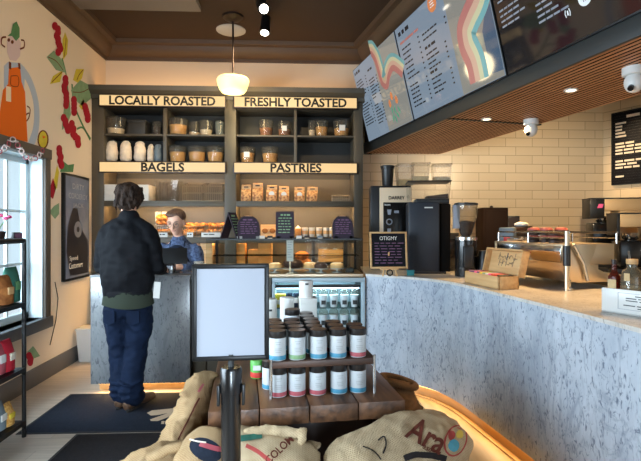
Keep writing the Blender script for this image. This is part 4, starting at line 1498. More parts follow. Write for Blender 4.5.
# ================================================================== GLASS DISPLAY AND DRINKS COOLER
DX0, DX1, DY0, DY1 = -0.80, 0.575, 4.17, 4.72
ds = thing('pastry_display', 'long glass-topped pastry display case between the till and the bar', 'display case', ((DX0 + DX1) / 2, DY0, 0))
dox = (DX0 + DX1) / 2
def D(x0, x1, y0, y1, z0, z1):
    return MB().box(x0 - dox, x1 - dox, y0 - DY0, y1 - DY0, z0, z1)
GT = 1.305
D(DX0, DX1, DY0, DY1, 0.965, 0.995).build('display_deck', 'steel', ds, bevel=0.003)
D(DX0, DX1, DY0 + 0.02, DY1, GT - 0.010, GT).build('glass_top', 'glass', ds)
D(DX0, DX1, DY0 + 0.004, DY0 + 0.012, 0.995, GT - 0.010).build('front_glass', 'glass', ds)
D(DX0, DX1, DY0 + 0.30, DY0 + 0.52, 1.135, 1.142).build('glass_shelf', 'glass', ds)
D(DX0, DX1, DY0 - 0.002, DY0 + 0.006, GT - 0.012, GT + 0.002).build('front_trim', 'dark_grey', ds)
for x in (DX0 + 0.005, 0.135, 0.45, DX1 - 0.025):
    D(x, x + (0.022 if x < 0 or x > 0.5 else 0.035), DY0 + 0.46, DY0 + 0.495, 0.995, GT - 0.01).build('post', 'black_metal', ds)
D(DX0, -0.235, DY0 + 0.01, DY1, 0.06, 0.965).build('base_panel', 'taupe', ds)
D(-0.235, DX1, DY0 + 0.02, DY1, 0.06, 0.46).build('base_panel', 'marble_shaded', ds, bevel=0.003)

ck = thing('drinks_cooler', 'open pale-framed drinks cooler with blue-white light below the pastry display', 'cooler', (0.17, 4.17, 0.46))
def K(x0, x1, y0, y1, z0, z1):
    return MB().box(x0 - 0.17, x1 - 0.17, y0 - 4.17, y1 - 4.17, z0 - 0.46, z1 - 0.46)
c0, c1 = -0.225, 0.590
f = MB()
for a in ((c0, c1, 0.925, 0.963), (c0, c1, 0.462, 0.50), (c0, c0 + 0.025, 0.50, 0.925), (c1 - 0.032, c1, 0.50, 0.925)):
    f.box(a[0] - 0.17, a[1] - 0.17, -0.03, 0.03, a[2] - 0.46, a[3] - 0.46)
f.build('front_frame', 'cooler_frame', ck, bevel=0.004)
K(c0 + 0.01, c1 - 0.02, 4.62, 4.64, 0.49, 0.95).build('back_panel', 'cooler_frame', ck)
K(c0, c0 + 0.02, 4.20, 4.64, 0.49, 0.96).build('side_panel', 'sash', ck)
K(c1 - 0.03, c1 - 0.01, 4.20, 4.64, 0.49, 0.96).build('side_panel', 'black_plastic', ck)
K(c0, c1 - 0.01, 4.20, 4.64, 0.94, 0.962).build('top_panel', 'sash', ck)
K(c0, c1 - 0.01, 4.20, 4.64, 0.475, 0.495).build('floor_panel', 'steel', ck)
K(c0 + 0.02, c1 - 0.03, 4.21, 4.235, 0.868, 0.895).build('shelf_rail', 'black_plastic', ck)
K(c0 + 0.02, c1 - 0.03, 4.25, 4.62, 0.675, 0.682).build('wire_shelf', 'glass', ck)
K(c0 + 0.03, c1 - 0.04, 4.245, 4.265, 0.855, 0.866).build('led_tube', 'led_cool', ck)
area('cake_fill', (-0.1, 4.22, 1.27), (-0.1, 4.42, 1.0), 1.2, 0.02, 3.0, WARM2)  # added light without a fixture, brightens the cakes in the case
area('cooler_light', (0.17, 4.29, 0.85), (0.17, 4.45, 0.6), 0.74, 0.03, 3.2, (0.50, 0.85, 1.0))

def drink(x, y, z, label, m='iced', h=0.13):
    t = thing('drink_cup', label, 'drink', (x, y, z), 0, 'dome-lidded drinks in the cooler')
    MB().lathe([(0.028, 0), (0.030, 0.003), (0.041, h), (0.041, h + 0.004), (0.001, h + 0.004)], n=18).build('cup', m, t)
    MB().lathe([(0.045, h + 0.003), (0.045, h + 0.012), (0.043, h + 0.014), (0.040, h + 0.035), (0.026, h + 0.055), (0.008, h + 0.060)], n=18).build('dome_lid', 'jar_glass', t)
    MB().box(-0.02, 0.02, -0.0405, -0.0345, h * 0.25, h * 0.6).build('cup_label', 'dark_grey', t)
names = ['next to the green pack', 'second from the green pack', 'in the middle', 'second from the right wall', 'next to the right wall']
for i in range(5):
    xx = 0.135 + i * 0.095
    drink(xx, 4.30, 0.684, 'clear dome-lidded drink on the cooler shelf, ' + names[i], h=0.105)
for i in range(5):
    xx = 0.135 + i * 0.095
    drink(xx, 4.30, 0.497, 'clear dome-lidded drink on the cooler floor, ' + names[i], h=0.115)
t = thing('green_pack', 'bright green drink pack in the cooler beside the dome-lidded cups', 'pack', (0.06, 4.31, 0.684))
MB().box(-0.035, 0.035, -0.03, 0.03, 0, 0.15).build('pack_body', 'green', t, bevel=0.006)
MB().box(-0.02, 0.02, -0.032, -0.029, 0.04, 0.1).build('pack_label', 'teal', t)
t = thing('yellow_pack', 'yellow snack pack on the left of the cooler shelf', 'pack', (-0.16, 4.30, 0.684))
MB().box(-0.05, 0.05, -0.03, 0.03, 0, 0.12).build('pack_body', 'mural_yellow', t, bevel=0.01)
MB().box(-0.03, 0.03, -0.032, -0.029, 0.03, 0.07).build('pack_label', 'white', t)
for i, x in enumerate((-0.08, -0.015)):
    t = thing('blue_can', 'dark blue can between the yellow and green packs, ' + ['left one', 'right one'][i], 'can', (x, 4.31, 0.684))
    MB().lathe([(0.024, 0), (0.030, 0.008), (0.030, 0.115), (0.024, 0.125), (0.001, 0.124)], n=18).build('can_body', 'mat_navy', t)
    MB().lathe([(0.0305, 0.04), (0.0308, 0.041), (0.0308, 0.085), (0.0305, 0.086)], n=18).build('can_band', 'white', t)

# chalk signs on the glass top
def tent(label, px0, px1, ytop, kind, yaw):
    h = (239 - ytop) * 4.3 / 474.0
    w = (px1 - px0) * 4.3 / 474.0
    p = PY((px0 + px1) / 2, 239, 4.32)
    t = thing('chalk_tent_sign', label, 'chalk sign', (p.x, 4.32, GT), yaw)
    def panel(sgn):
        mb = MB()
        if kind == 'arch':
            pts = [(-w / 2, 0), (w / 2, 0)] + [(w / 2 * math.cos(a), h - w / 2 + w / 2 * math.sin(a)) for a in [PI * k / 12 for k in range(13)]]
        else:
            pts = [(-w / 2, 0), (w / 2, 0), (w / 2, h), (-w / 2, h)]
        lean = 0.28
        mb.prism([(x, sgn * (0.085 - lean * z * 0.30 / max(h, .2) * 1.0), z) for x, z in pts], (0, sgn * -0.008, 0))
        return mb
    fo = panel(-1).build('front_board', 'purple_board', t)
    bo_ = panel(1).build('rear_board', 'steel' if kind != 'rect' else 'purple_board', t)
    mb = MB()
    k = 0.28 * 0.30 / max(h, .2)
    cols = []
    n = 5
    rw_ = random.Random(int(px0))
    for i in range(7):
        z = h * (0.78 - i * 0.095) if kind == 'arch' else h * (0.84 - i * 0.105)
        x = -w * (0.36 if i else 0.24)
        while x < w * (0.30 if i else 0.16):
            l_ = rw_.uniform(0.08, 0.22) * w
            mb.box(x, min(x + l_, w * 0.38), -(0.087 - k * z) - 0.002, -(0.087 - k * z) + 0.003, z, z + h * (0.035 if i else 0.06))
            x += l_ + w * 0.05
    mb.build('chalk_writing', 'purple' if kind == 'arch' else 'mural_green', fo)
    ft = MB()
    for sg_ in (-1, 1):
        ft.box(-w * 0.42, -w * 0.42 + 0.022, -0.094, -0.080, 0, 0.022)
        ft.box(w * 0.42 - 0.022, w * 0.42, -0.094, -0.080, 0, 0.022)
    ft.build('white_feet', 'white', t)
    return t
tent('purple chalk tent sign turned side-on at the left end of the glass top', 224, 240, 213, 'rect', 1.22)
tent('arched chalk tent sign with purple writing, left part of the glass top', 237, 259, 216, 'arch', 0.22)
tent('tall rectangular chalk sign with green heading in the middle of the glass top', 276, 294, 212, 'rect', 0.0)
tent('arched chalk sign near the right end of the glass top', 332, 353, 216, 'arch', 0.0)
# little tags on the glass top
for px, m, lab in ((262, 'white', 'tiny white tag between the arched and the rectangular chalk signs'), (270, 'black_plastic', 'tiny black tag left of the rectangular chalk sign'), (299, 'white', 'tiny white tag right of the rectangular chalk sign'), (307, 'dark_brown', 'tiny brown tag on the glass top'), (320, 'cloth_blue', 'small grey star-shaped dish of mints on the glass top')):
    p = PY(px, 238, 4.26)
    t = thing('counter_tag', lab, 'tag', (p.x, 4.26, GT))
    MB().box(-0.024, 0.024, -0.003, 0.003, 0, 0.026, rot=Matrix.Rotation(-0.2, 3, 'X')).build('tag_card', m, t)
    MB().box(-0.02, 0.02, -0.01, 0.012, 0, 0.006).build('tag_base', 'steel', t)

# pastries in the case (deck height 0.995)
dk = 0.996
def plate(px, y, r, label):
    p = PY(px, 270, y)
    t = thing('cake_stand', label, 'cake stand', (p.x, y, dk))
    MB().lathe([(0.05, 0), (0.05, 0.004), (0.012, 0.01), (0.012, 0.028), (r, 0.032), (r + 0.004, 0.040), (0.001, 0.038)], n=24).build('stand', 'white_gloss', t)
    return p.x, y, dk + 0.041
def cake(kind, label, x, y, z, r):
    t = thing('cake', label, 'cake', (x, y, z))
    if kind == 'bundt':
        MB().torus((0, 0, r * 0.42), r * 0.62, r * 0.42, 24, 12).build('cake_body', 'choc', t)
        MB().torus((0, 0, r * 0.62), r * 0.60, r * 0.28, 24, 10).build('icing', 'dark_brown', t)
    else:
        MB().lathe([(r * 0.95, 0), (r, 0.008), (r, 0.028), (r * 0.85, 0.040), (0.001, 0.043)], n=22).build('cake_body', 'cream_cake' if kind == 'pale' else 'choc', t)
        MB().lathe([(r * 0.9, 0.030), (r * 0.6, 0.047), (0.001, 0.050)], n=22).build('icing', 'flour' if kind == 'pale' else 'dark_brown', t)
x, y, z = plate(275, 4.33, 0.075, 'low white stand under the pale cake at the left of the case')
cake('pale', 'pale round cake at the left of the case, beside the blank sign frame', x, y, z, 0.065)
x, y, z = plate(293, 4.33, 0.10, 'white stand under the dark ring cake')
cake('bundt', 'dark chocolate ring cake near the middle of the display case', x, y, z, 0.085)
x, y, z = plate(310, 4.36, 0.08, 'white stand under the pale cake right of the ring cake')
cake('pale', 'pale round cake right of the dark ring cake', x, y, z, 0.07)
x, y, z = plate(321, 4.30, 0.07, 'white stand under the small dark cake')
cake('dark', 'small dark frosted cake in front of the wooden crate', x, y, z, 0.06)
x, y, z = plate(337, 4.33, 0.075, 'white stand under the golden cake at right of the case')
cake('pale', 'golden round cake beside the black box at the right end of the case', x, y, z, 0.065)
p = PY(349.5, 270, 4.30)
t = thing('black_box', 'small black card holder at the right end of the display case', 'box', (p.x, 4.30, dk))
MB().box(-0.037, 0.037, -0.03, 0.03, 0, 0.045).build('holder', 'black_plastic', t, bevel=0.003)
MB().box(-0.030, 0.030, -0.032, -0.029, 0.012, 0.035).build('holder_label', 'dark_grey', t)
# tall label strip inside the glass
p = PY(290, 250, 4.205)
t = thing('price_strip', 'tall white price list standing inside the case above the ring cake', 'price list', (p.x, 4.20, dk))
MB().box(-0.03, 0.03, 0, 0.004, 0.11, 0.30).build('strip', 'white', t)
MB().box(-0.005, 0.005, 0.001, 0.006, 0.0, 0.11).build('stem', 'steel', t)
MB().box(-0.035, 0.035, -0.01, 0.03, 0.0, 0.006).build('foot', 'steel', t)
mb = MB()
for i in range(7):
    mb.box(-0.022, 0.022 - 0.008 * (i % 3), -0.001, 0.0, 0.275 - i * 0.022, 0.282 - i * 0.022)
mb.build('printed_rows', 'tin_text', t)

# wooden crates and bread
def crate(label, px, y, z, w, d, h, m='pine'):
    p = PY(px, 250, y)
    t = thing('wooden_crate', label, 'crate', (p.x, y, z), 0)
    n = 3
    sl = h / n
    for y0 in (-d / 2, d / 2 - 0.012):
        mb = MB()
        for i in range(n):
            mb.box(-w / 2, w / 2, y0, y0 + 0.012, i * sl + 0.002, (i + 1) * sl - 0.002)
        mb.build('slatted_side', m, t, bevel=0.002)
    mb = MB()
    mb.box(-w / 2, -w / 2 + 0.014, -d / 2 + 0.012, d / 2 - 0.012, 0.004, h - 0.004)
    mb.box(w / 2 - 0.014, w / 2, -d / 2 + 0.012, d / 2 - 0.012, 0.004, h - 0.004)
    mb.build('end_panels', m, t, bevel=0.002)
    MB().box(-w / 2 + 0.012, w / 2 - 0.012, -d / 2 + 0.012, d / 2 - 0.012, 0.0, 0.01).build('base_board', m, t)
    return t
p = PY(330, 260, 4.60)
b = thing('crate_riser', 'dark riser under the orange-brown crate in the case', 'riser', (p.x, 4.60, dk))
MB().box(-0.12, 0.12, -0.06, 0.06, 0.05, 0.075).build('riser_top', 'black_metal', b)
for sx_ in (-0.11, 0.10):
    MB().box(sx_, sx_ + 0.012, -0.055, 0.055, 0, 0.05).build('leg', 'black_metal', b)
t = crate('orange-brown wooden crate on the riser at the right of the display', 330.5, 4.60, dk + 0.076, 0.235, 0.13, 0.125)
for i, dx in enumerate((-0.055, 0.045)):
    q = thing('dinner_roll', 'pale roll peeping over the orange-brown crate, ' + ['left', 'right'][i], 'roll', (t.location.x + dx, 4.60, dk + 0.087))
    MB().ball((0, 0, 0.06), (0.043, 0.045, 0.06)).build('crust', 'cream_cake', q)
    MB().ball((0, 0, 0.105), (0.025, 0.028, 0.018)).build('sugar_dusting', 'flour', q)
zs = 0.931
def shelfcrate(label, px, w, h, m):
    return crate(label, px, YF + 0.13, zs, w, 0.2, h, m)
shelfcrate('tall plain wooden box standing on the lower shelf, right of the smaller crates', 265.5, 0.155, 0.33, 'pine')
shelfcrate('wooden crate on the lower shelf behind the display, left of the tall box', 240.5, 0.13, 0.29, 'pine')
shelfcrate('low wooden crate on the lower shelf between the two taller boxes', 254, 0.12, 0.22, 'pine')
shelfcrate('pale wooden crate on the lower shelf right behind the till', 208, 0.14, 0.34, 'oak')
basket('lower_wire_basket', 'wire basket on the lower shelf behind the side-on chalk sign', sx(224), YF + 0.15, zs, 0.13, 0.26, 0.28, None, slope=0.05)
for i, (px, z_) in enumerate(((305, 0), (299, 0), (302, 0.085))):
    p = PY(px, 255, YF + 0.16)
    t = thing('bread_loaf', 'round brown loaf piled on the lower shelf behind the price list, ' + ['right one', 'left one', 'top one'][i], 'bread', (p.x, YF + 0.16 + 0.0 * i, zs + z_))
    MB().ball((0, 0, 0.055), (0.085, 0.07, 0.055), 18, 10).build('crust', 'bread', t)
    MB().torus((0, 0, 0.075), 0.045, 0.012, 18, 6).build('scored_ring', 'cream_cake', t)

# ================================================================== TILL AREA
p = P(174, 266, 4.28)
till = thing('till_tablet', 'dark till tablet tilted on a stand between the customer and the barista', 'till', (p.x, p.y, 1.0), 0.25)
rot = Matrix.Rotation(-0.45, 3, 'X')
MB().box(-0.115, 0.115, -0.008, 0.008, 0.07, 0.225, rot=rot).build('tablet', 'black_plastic', till, bevel=0.004)
MB().box(-0.05, 0.05, -0.05, 0.06, 0, 0.012).build('stand_base', 'black_metal', till, bevel=0.003)
MB().tube([(0, 0.03, 0.01), (0, 0.02, 0.07), (0, -0.0, 0.13)], 0.016, 10).build('stand_neck', 'black_metal', till)
p = P(166.5, 273, 4.09)
cr = thing('card_reader', 'black card reader with a white slip beside the customer', 'card reader', (p.x, p.y + 0.06, 1.0), 0.1)
MB().box(-0.05, 0.05, -0.05, 0.05, 0, 0.085, rot=Matrix.Rotation(0.0, 3, 'X')).build('reader_body', 'black_gloss', cr, bevel=0.006)
MB().box(-0.035, 0.030, -0.052, -0.048, 0.050, 0.072).build('reader_display', 'poster_grey', cr)
p = G(198, 273, 1.0)
cu = thing('speckled_cup', 'speckled pale cup on the counter beside the blank sign frame', 'cup', (p.x, p.y + 0.03, 1.0))
MB().lathe([(0.034, 0), (0.036, 0.003), (0.043, 0.10), (0.041, 0.101), (0.034, 0.012), (0.001, 0.010)], n=24).build('cup_body', 'cup_speckle', cu)
MB().tube([(0.038, 0, 0.08), (0.066, 0, 0.078), (0.070, 0, 0.045), (0.036, 0, 0.025)], 0.006, 8).build('handle', 'cup_speckle', cu)

# ================================================================== PEOPLE
def head_shape(mb, c, R, s=1.0):
    """skull, jaw, nose, ears; face looks along +y of R"""
    def W(p):
        return Vector(c) + R @ (Vector(p) * s)
    mb.ball(W((0, -0.012, 0.03)), (0.076 * s, 0.096 * s, 0.088 * s), 20, 14, rot=R)
    mb.limb([W((0, 0.015, 0.02)), W((0, 0.03, -0.04)), W((0, 0.045, -0.088))], [(0.066 * s, 0.07 * s), (0.056 * s, 0.06 * s), (0.030 * s, 0.032 * s)], 18, ref=R @ Vector((1, 0, 0)))
    mb.limb([W((0, 0.080, 0.028)), W((0, 0.098, 0.0)), W((0, 0.106, -0.020))], [0.009 * s, 0.012 * s, 0.015 * s], 10)
    for e in (-1, 1):
        mb.ball(W((e * 0.078, -0.006, 0.0)), (0.012 * s, 0.022 * s, 0.034 * s), 12, 8, rot=R)
    return W

def hand_shape(mb, wrist, d, palm_n, s=1.0, curl=0.5, side=1):
    """palm, four unequal bent fingers, thumb. d: finger direction, palm_n: palm facing direction"""
    w = Vector(wrist)
    d = Vector(d).normalized()
    nrm = Vector(palm_n)
    nrm = (nrm - d * nrm.dot(d)).normalized()
    x = d.cross(nrm) * side
    mb.limb([w, w + d * 0.045 * s, w + d * 0.085 * s], [(0.024 * s, 0.016 * s), (0.038 * s, 0.015 * s), (0.040 * s, 0.012 * s)], 12, ref=x)
    for k, L in enumerate((0.072, 0.080, 0.074, 0.058)):
        b = w + d * 0.082 * s + x * ((k - 1.5) * 0.0205 * s)
        p1 = b + (d * math.cos(curl * 0.5) + nrm * math.sin(curl * 0.5)) * L * 0.45 * s
        p2 = p1 + (d * math.cos(curl * 1.2) + nrm * math.sin(curl * 1.2)) * L * 0.32 * s
        p3 = p2 + (d * math.cos(curl * 1.8) + nrm * math.sin(curl * 1.8)) * L * 0.24 * s
        mb.limb([b, p1, p2, p3], [0.0095 * s, 0.009 * s, 0.008 * s, 0.007 * s], 8)
    tb = w + d * 0.022 * s - x * 0.026 * s
    t1 = tb + (d * 0.7 - x * 0.65 + nrm * 0.25).normalized() * 0.036 * s
    t2 = t1 + (d * 0.9 - x * 0.25 + nrm * 0.35).normalized() * 0.030 * s
    mb.limb([tb, t1, t2], [0.013 * s, 0.0105 * s, 0.008 * s], 8)

I3 = Matrix.Identity(3)
# ---- the customer, seen from behind
base = G(131, 409, 0.006)
cx, cy = base.x, base.y
man = thing('person', 'brown-haired person in dark jacket and loose jeans, standing with back turned at the counter', 'person', (cx - 0.035, cy + 0.03, 0.008), -0.06)
man.scale = (1.0, 1.0, 0.975)
# joints (x right, y away from camera, z up)
LH, RH = (-0.085, 0.0, 0.88), (0.085, 0.0, 0.88)
LK, RK = (-0.085, 0.045, 0.47), (0.055, 0.035, 0.47)
LA, RA = (-0.060, 0.02, 0.085), (0.045, -0.03, 0.085)
bd = MB()
bd.limb([(0, 0, 0.86), (0, 0.0, 1.0), (-0.005, 0.01, 1.2), (-0.01, 0.02, 1.38), (-0.012, 0.03, 1.47)], [(0.155, 0.10), (0.145, 0.09), (0.155, 0.10), (0.14, 0.09), (0.07, 0.06)], 20)
bd.limb([(-0.012, 0.03, 1.44), (-0.012, 0.045, 1.58)], [0.062, 0.056], 14)
for h_, k_, a_ in ((LH, LK, LA), (RH, RK, RA)):
    bd.limb([h_, k_, a_], [0.088, 0.058, 0.040], 14)
    bd.limb([a_, (a_[0], a_[1] + 0.02, 0.04), (a_[0] + 0.01, a_[1] + 0.14, 0.03)], [0.038, 0.042, 0.03], 12)
Hc_ = Vector((-0.012, 0.065, 1.655))
Rm = Matrix.Rotation(-0.22, 3, 'X') @ Matrix.Rotation(0.10, 3, 'Z')
Wm = head_shape(bd, Hc_, Rm, 1.05)
LS, RS = Vector((-0.170, 0.02, 1.385)), Vector((0.160, 0.02, 1.385))
LE, RE = Vector((-0.212, 0.03, 1.11)), Vector((0.208, 0.05, 1.12))
LW, RW_ = Vector((-0.13, 0.26, 1.065)), Vector((0.16, 0.29, 1.075))
for s_, e_, w_ in ((LS, LE, LW), (RS, RE, RW_)):
    bd.limb([s_, e_, w_], [0.046, 0.038, 0.027], 12)
hand_shape(bd, LW, (0.35, 0.9, -0.1), (0.2, 0, -1), 1.0, 0.5, 1)
hand_shape(bd, RW_, (-0.15, 0.95, -0.1), (0, 0, -1), 1.0, 0.5, -1)
me = fuse(bd, 0.0065, 3)
link('body', me, 'skin', man)
# eyes and mouth
for e in (-1, 1):
    MB().ball(Wm((e * 0.032, 0.082, 0.018)), (0.013, 0.006, 0.007), 10, 6, rot=Rm).build('eye', 'eye_dark', man)
MB().ball(Wm((0, 0.086, -0.045)), (0.022, 0.006, 0.006), 10, 6, rot=Rm).build('mouth', 'lip', man)
# hair
hr = MB()
hr.ball(Wm((0, -0.022, 0.045)), (0.092 * 1.05, 0.105 * 1.05, 0.088 * 1.05), 20, 14, rot=Rm)
hr.ball(Wm((0, -0.062, -0.02)), (0.078, 0.055, 0.085), 18, 12, rot=Rm)
hr.ball(Wm((0, 0.035, 0.09)), (0.075, 0.07, 0.045), 18, 10, rot=Rm)
rh = random.Random(5)
for i in range(26):
    a = rh.uniform(-1.9, 1.9)
    z0 = rh.uniform(0.0, 0.10)
    p0 = Wm((0.082 * math.sin(a), -0.022 - 0.095 * math.cos(a), z0))
    p1 = Wm((0.090 * math.sin(a) + rh.uniform(-.012, .012), -0.022 - 0.104 * math.cos(a), z0 - 0.055))
    p2 = Wm((0.080 * math.sin(a) + rh.uniform(-.02, .02), -0.022 - 0.096 * math.cos(a), max(z0 - 0.11, -0.095)))
    hr.limb([p0, p1, p2], [(0.016, 0.011), (0.015, 0.010), (0.006, 0.006)], 8)
me = fuse(hr, 0.0065, 2, 0.005, 55, 1.0)
link('hair', me, 'hair_brown', man)
# jeans
jn = MB()
jn.limb([(0, 0, 0.78), (0, 0, 0.86), (0, 0, 0.94)], [(0.176, 0.122), (0.160, 0.112), (0.140, 0.100)], 22)
for sgn_, h_, k_, a_ in ((-1, LH, LK, LA), (1, RH, RK, RA)):
    jn.limb([(h_[0], h_[1], 0.79), (h_[0] * 0.98, h_[1] + 0.01, 0.68), k_, (a_[0] * 1.05, (a_[1] + k_[1]) / 2, 0.27), (a_[0], a_[1], 0.13), (a_[0] + 0.005, a_[1], 0.075)],
            [(0.105, 0.118), (0.100, 0.108), (0.086, 0.092), (0.082, 0.088), (0.080, 0.088), (0.078, 0.092)], 18)
    for zz in (0.11, 0.16, 0.215):
        jn.tube([(a_[0] + 0.086 * math.cos(q_ * PI / 5), a_[1] + 0.094 * math.sin(q_ * PI / 5), zz + 0.012 * math.sin(q_ * 1.9 + zz * 40)) for q_ in range(10)], 0.013, 6, closed=True)
me = fuse(jn, 0.009, 3, 0.017, 10, 4.0)
jo = link('jeans', me, 'denim', man)
for sgn_ in (-1, 1):
    MB().prism([(sgn_ * 0.045, -0.132, 0.79), (sgn_ * 0.135, -0.118, 0.79), (sgn_ * 0.135, -0.118, 0.70), (sgn_ * 0.09, -0.126, 0.68), (sgn_ * 0.045, -0.130, 0.70)], (0, 0.02, 0)).build('back_pocket', 'denim', jo)
# shirt hem
shm = MB()
rs = []
for z, f in ((0.93, 0.93), (0.88, 0.98), (0.845, 1.0), (0.815, 1.02)):
    rs.append([(0.192 * f * math.cos(a) * (1 + 0.02 * math.sin(5 * a)), 0.148 * f * math.sin(a) * (1 + 0.03 * math.sin(4 * a + 1)), z + (0.012 * math.sin(a * 2 + 0.6) if z < 0.83 else 0)) for a in [2 * PI * k / 40 for k in range(40)]])
for z, f in ((0.815, 0.985), (0.93, 0.90)):
    rs.append([(0.192 * f * math.cos(a), 0.148 * f * math.sin(a), z + (0.012 * math.sin(a * 2 + 0.6) if z < 0.83 else 0)) for a in [2 * PI * k / 40 for k in range(40)]])
shm.rings(rs, closed=True)
shm.build('shirt_hem', 'olive', man, smooth=60)
# jacket
jk = MB()
jk.limb([(0, 0, 0.895), (0, 0, 0.93), (0, 0.0, 1.02), (-0.004, 0.005, 1.15), (-0.008, 0.01, 1.30), (-0.01, 0.02, 1.40), (-0.012, 0.03, 1.465)],
        [(0.172, 0.135), (0.176, 0.138), (0.200, 0.150), (0.205, 0.150), (0.205, 0.140), (0.165, 0.120), (0.095, 0.09)], 24)
jk.limb([(-0.175, 0.02, 1.395), (-0.10, 0.025, 1.44), (-0.012, 0.03, 1.475), (0.08, 0.025, 1.44), (0.16, 0.02, 1.395)], [0.062, 0.066, 0.07, 0.066, 0.062], 14, ref=(0, 1, 0))
jk.limb([(-0.012, 0.032, 1.46), (-0.012, 0.04, 1.535)], [(0.085, 0.082), (0.078, 0.075)], 18)
for s_, e_, w_ in ((LS, LE, LW), (RS, RE, RW_)):
    jk.limb([s_ + Vector((0.01 if s_.x < 0 else -0.01, 0, 0.0)), s_ * 0.6 + e_ * 0.4, e_, e_ * 0.45 + w_ * 0.55, w_ + (w_ - e_) * 0.02], [0.078, 0.076, 0.067, 0.060, 0.046], 16)
me = fuse(jk, 0.009, 5, 0.015, 8, 9.0)
jko = link('jacket', me, 'jacket', man)
MB().limb([(0, 0, 0.885), (0, 0, 0.925)], [(0.180, 0.143), (0.180, 0.143)], 24).build('ribbed_hem', 'jacket', jko)
# shoes
for side, a_ in ((-1, LA), (1, RA)):
    so = MB()
    dx = 0.055 if side > 0 else -0.01
    so.limb([(a_[0] - dx * 0.3, a_[1] - 0.055, 0.045), (a_[0], a_[1] + 0.03, 0.055), (a_[0] + dx, a_[1] + 0.14, 0.042), (a_[0] + dx * 1.5, a_[1] + 0.21, 0.034)], [(0.036, 0.042), (0.042, 0.05), (0.047, 0.038), (0.036, 0.028)], 16)
    so.limb([(a_[0], a_[1], 0.06), (a_[0], a_[1], 0.12)], [(0.045, 0.05), (0.043, 0.047)], 14)
    sho = link('shoe', fuse(so, 0.007, 3), 'shoe_brown', man)
    sl_ = MB()
    pts = []
    for k in range(20):
        a = 2 * PI * k / 20
        yy = 0.075 + 0.155 * math.sin(a)
        pts.append((a_[0] + dx * (yy + 0.05) * 5 * 0.8 * 0.25 * 1.2 + 0.048 * math.cos(a) * (1.0 if yy > 0.05 else 0.85), a_[1] + yy, 0.0))
    sl_.prism(pts, (0, 0, 0.022))
    sl_.build('sole', 'sole', sho, bevel=0.003)
# paper slip hanging at his right side
MB().box(0.205, 0.255, -0.01, -0.006, 0.87, 1.0, rot=Matrix.Rotation(0.08, 3, 'Y')).build('paper_slip', 'white', man)

# ---- the barista behind the counter
pb = P(181, 300, 4.74)
bar = thing('person', 'person in blue print shirt and navy apron behind the till, looking down', 'person', (pb.x, pb.y, 0.0), PI - 0.05)
# local frame: +y towards the customer/camera, x to her left = camera left is +x
bd = MB()
bd.limb([(0, 0, 0.80), (0, 0.0, 0.95), (0, 0.03, 1.10), (0, 0.05, 1.21), (0, 0.065, 1.275)], [(0.16, 0.10), (0.13, 0.09), (0.145, 0.095), (0.155, 0.085), (0.08, 0.06)], 20)
bd.limb([(0, 0.065, 1.25), (0, 0.095, 1.38)], [0.05, 0.048], 14)
for e in (-1, 1):
    bd.limb([(e * 0.08, 0, 0.83), (e * 0.08, 0.0, 0.45), (e * 0.08, -0.01, 0.07)], [0.082, 0.055, 0.038], 14)
    bd.limb([(e * 0.08, -0.01, 0.045), (e * 0.085, 0.12, 0.03)], [0.038, 0.03], 12)
Hb = Vector((0.01, 0.125, 1.448))
Rb = Matrix.Rotation(-0.45, 3, 'Z') @ Matrix.Rotation(-0.30, 3, 'X')
Rb = Matrix.Rotation(-0.06, 3, 'Z') @ Matrix.Rotation(-0.36, 3, 'X')
Wb = head_shape(bd, Hb, Rb, 1.02)
RSb, LSb = Vector((-0.165, 0.05, 1.22)), Vector((0.165, 0.05, 1.22))
REb, LEb = Vector((-0.21, 0.10, 1.02)), Vector((0.22, 0.13, 1.05))
RWb, LWb = Vector((-0.045, 0.30, 1.035)), Vector((0.12, 0.32, 1.05))
for s_, e_, w_ in ((RSb, REb, RWb), (LSb, LEb, LWb)):
    bd.limb([s_, e_, w_], [0.046, 0.038, 0.027], 12)
hand_shape(bd, RWb, (0.9, 0.35, -0.12), (0, 0.1, -1), 0.95, 0.45, 1)
hand_shape(bd, LWb, (-0.5, 0.8, -0.1), (0, 0, -1), 0.95, 0.5, -1)
me = fuse(bd, 0.0065, 3)
link('body', me, 'skin', bar)
for e in (-1, 1):
    MB().ball(Wb((e * 0.031, 0.083, 0.020)), (0.013, 0.006, 0.005), 10, 6, rot=Rb).build('eye', 'eye_dark', bar)
    MB().limb([Wb((e * 0.016, 0.089, 0.040)), Wb((e * 0.032, 0.087, 0.045)), Wb((e * 0.050, 0.076, 0.040))], [0.003, 0.0036, 0.002], 6).build('eyebrow', 'hair_auburn', bar)
MB().limb([Wb((-0.020, 0.083, -0.048)), Wb((0, 0.092, -0.046)), Wb((0.020, 0.083, -0.048))], [0.003, 0.0055, 0.003], 8).build('mouth', 'lip', bar)
gl = MB()
for e in (-1, 1):
    gl.torus(Wb((e * 0.034, 0.098, 0.016)), 0.024, 0.0018, 20, 5, rot=Rb @ Matrix.Rotation(PI / 2, 3, 'X'))
gl.tube([Wb((-0.010, 0.100, 0.018)), Wb((0.010, 0.100, 0.018))], 0.0016, 5)
gl.build('spectacles', 'dark_grey', bar)
hr = MB()
hr.ball(Wb((0, -0.032, 0.052)), (0.089, 0.096, 0.082), 20, 14, rot=Rb)
hr.ball(Wb((0, -0.075, 0.02)), (0.062, 0.045, 0.065), 16, 10, rot=Rb)
hr.ball(Wb((0.02, 0.012, 0.095)), (0.066, 0.058, 0.030), 16, 10, rot=Rb)
hr.ball(Wb((0, -0.125, 0.035)), (0.042, 0.035, 0.042), 14, 10, rot=Rb)
me = fuse(hr, 0.0065, 2, 0.003, 60, 2.0)
link('hair', me, 'hair_auburn', bar)
st = MB()
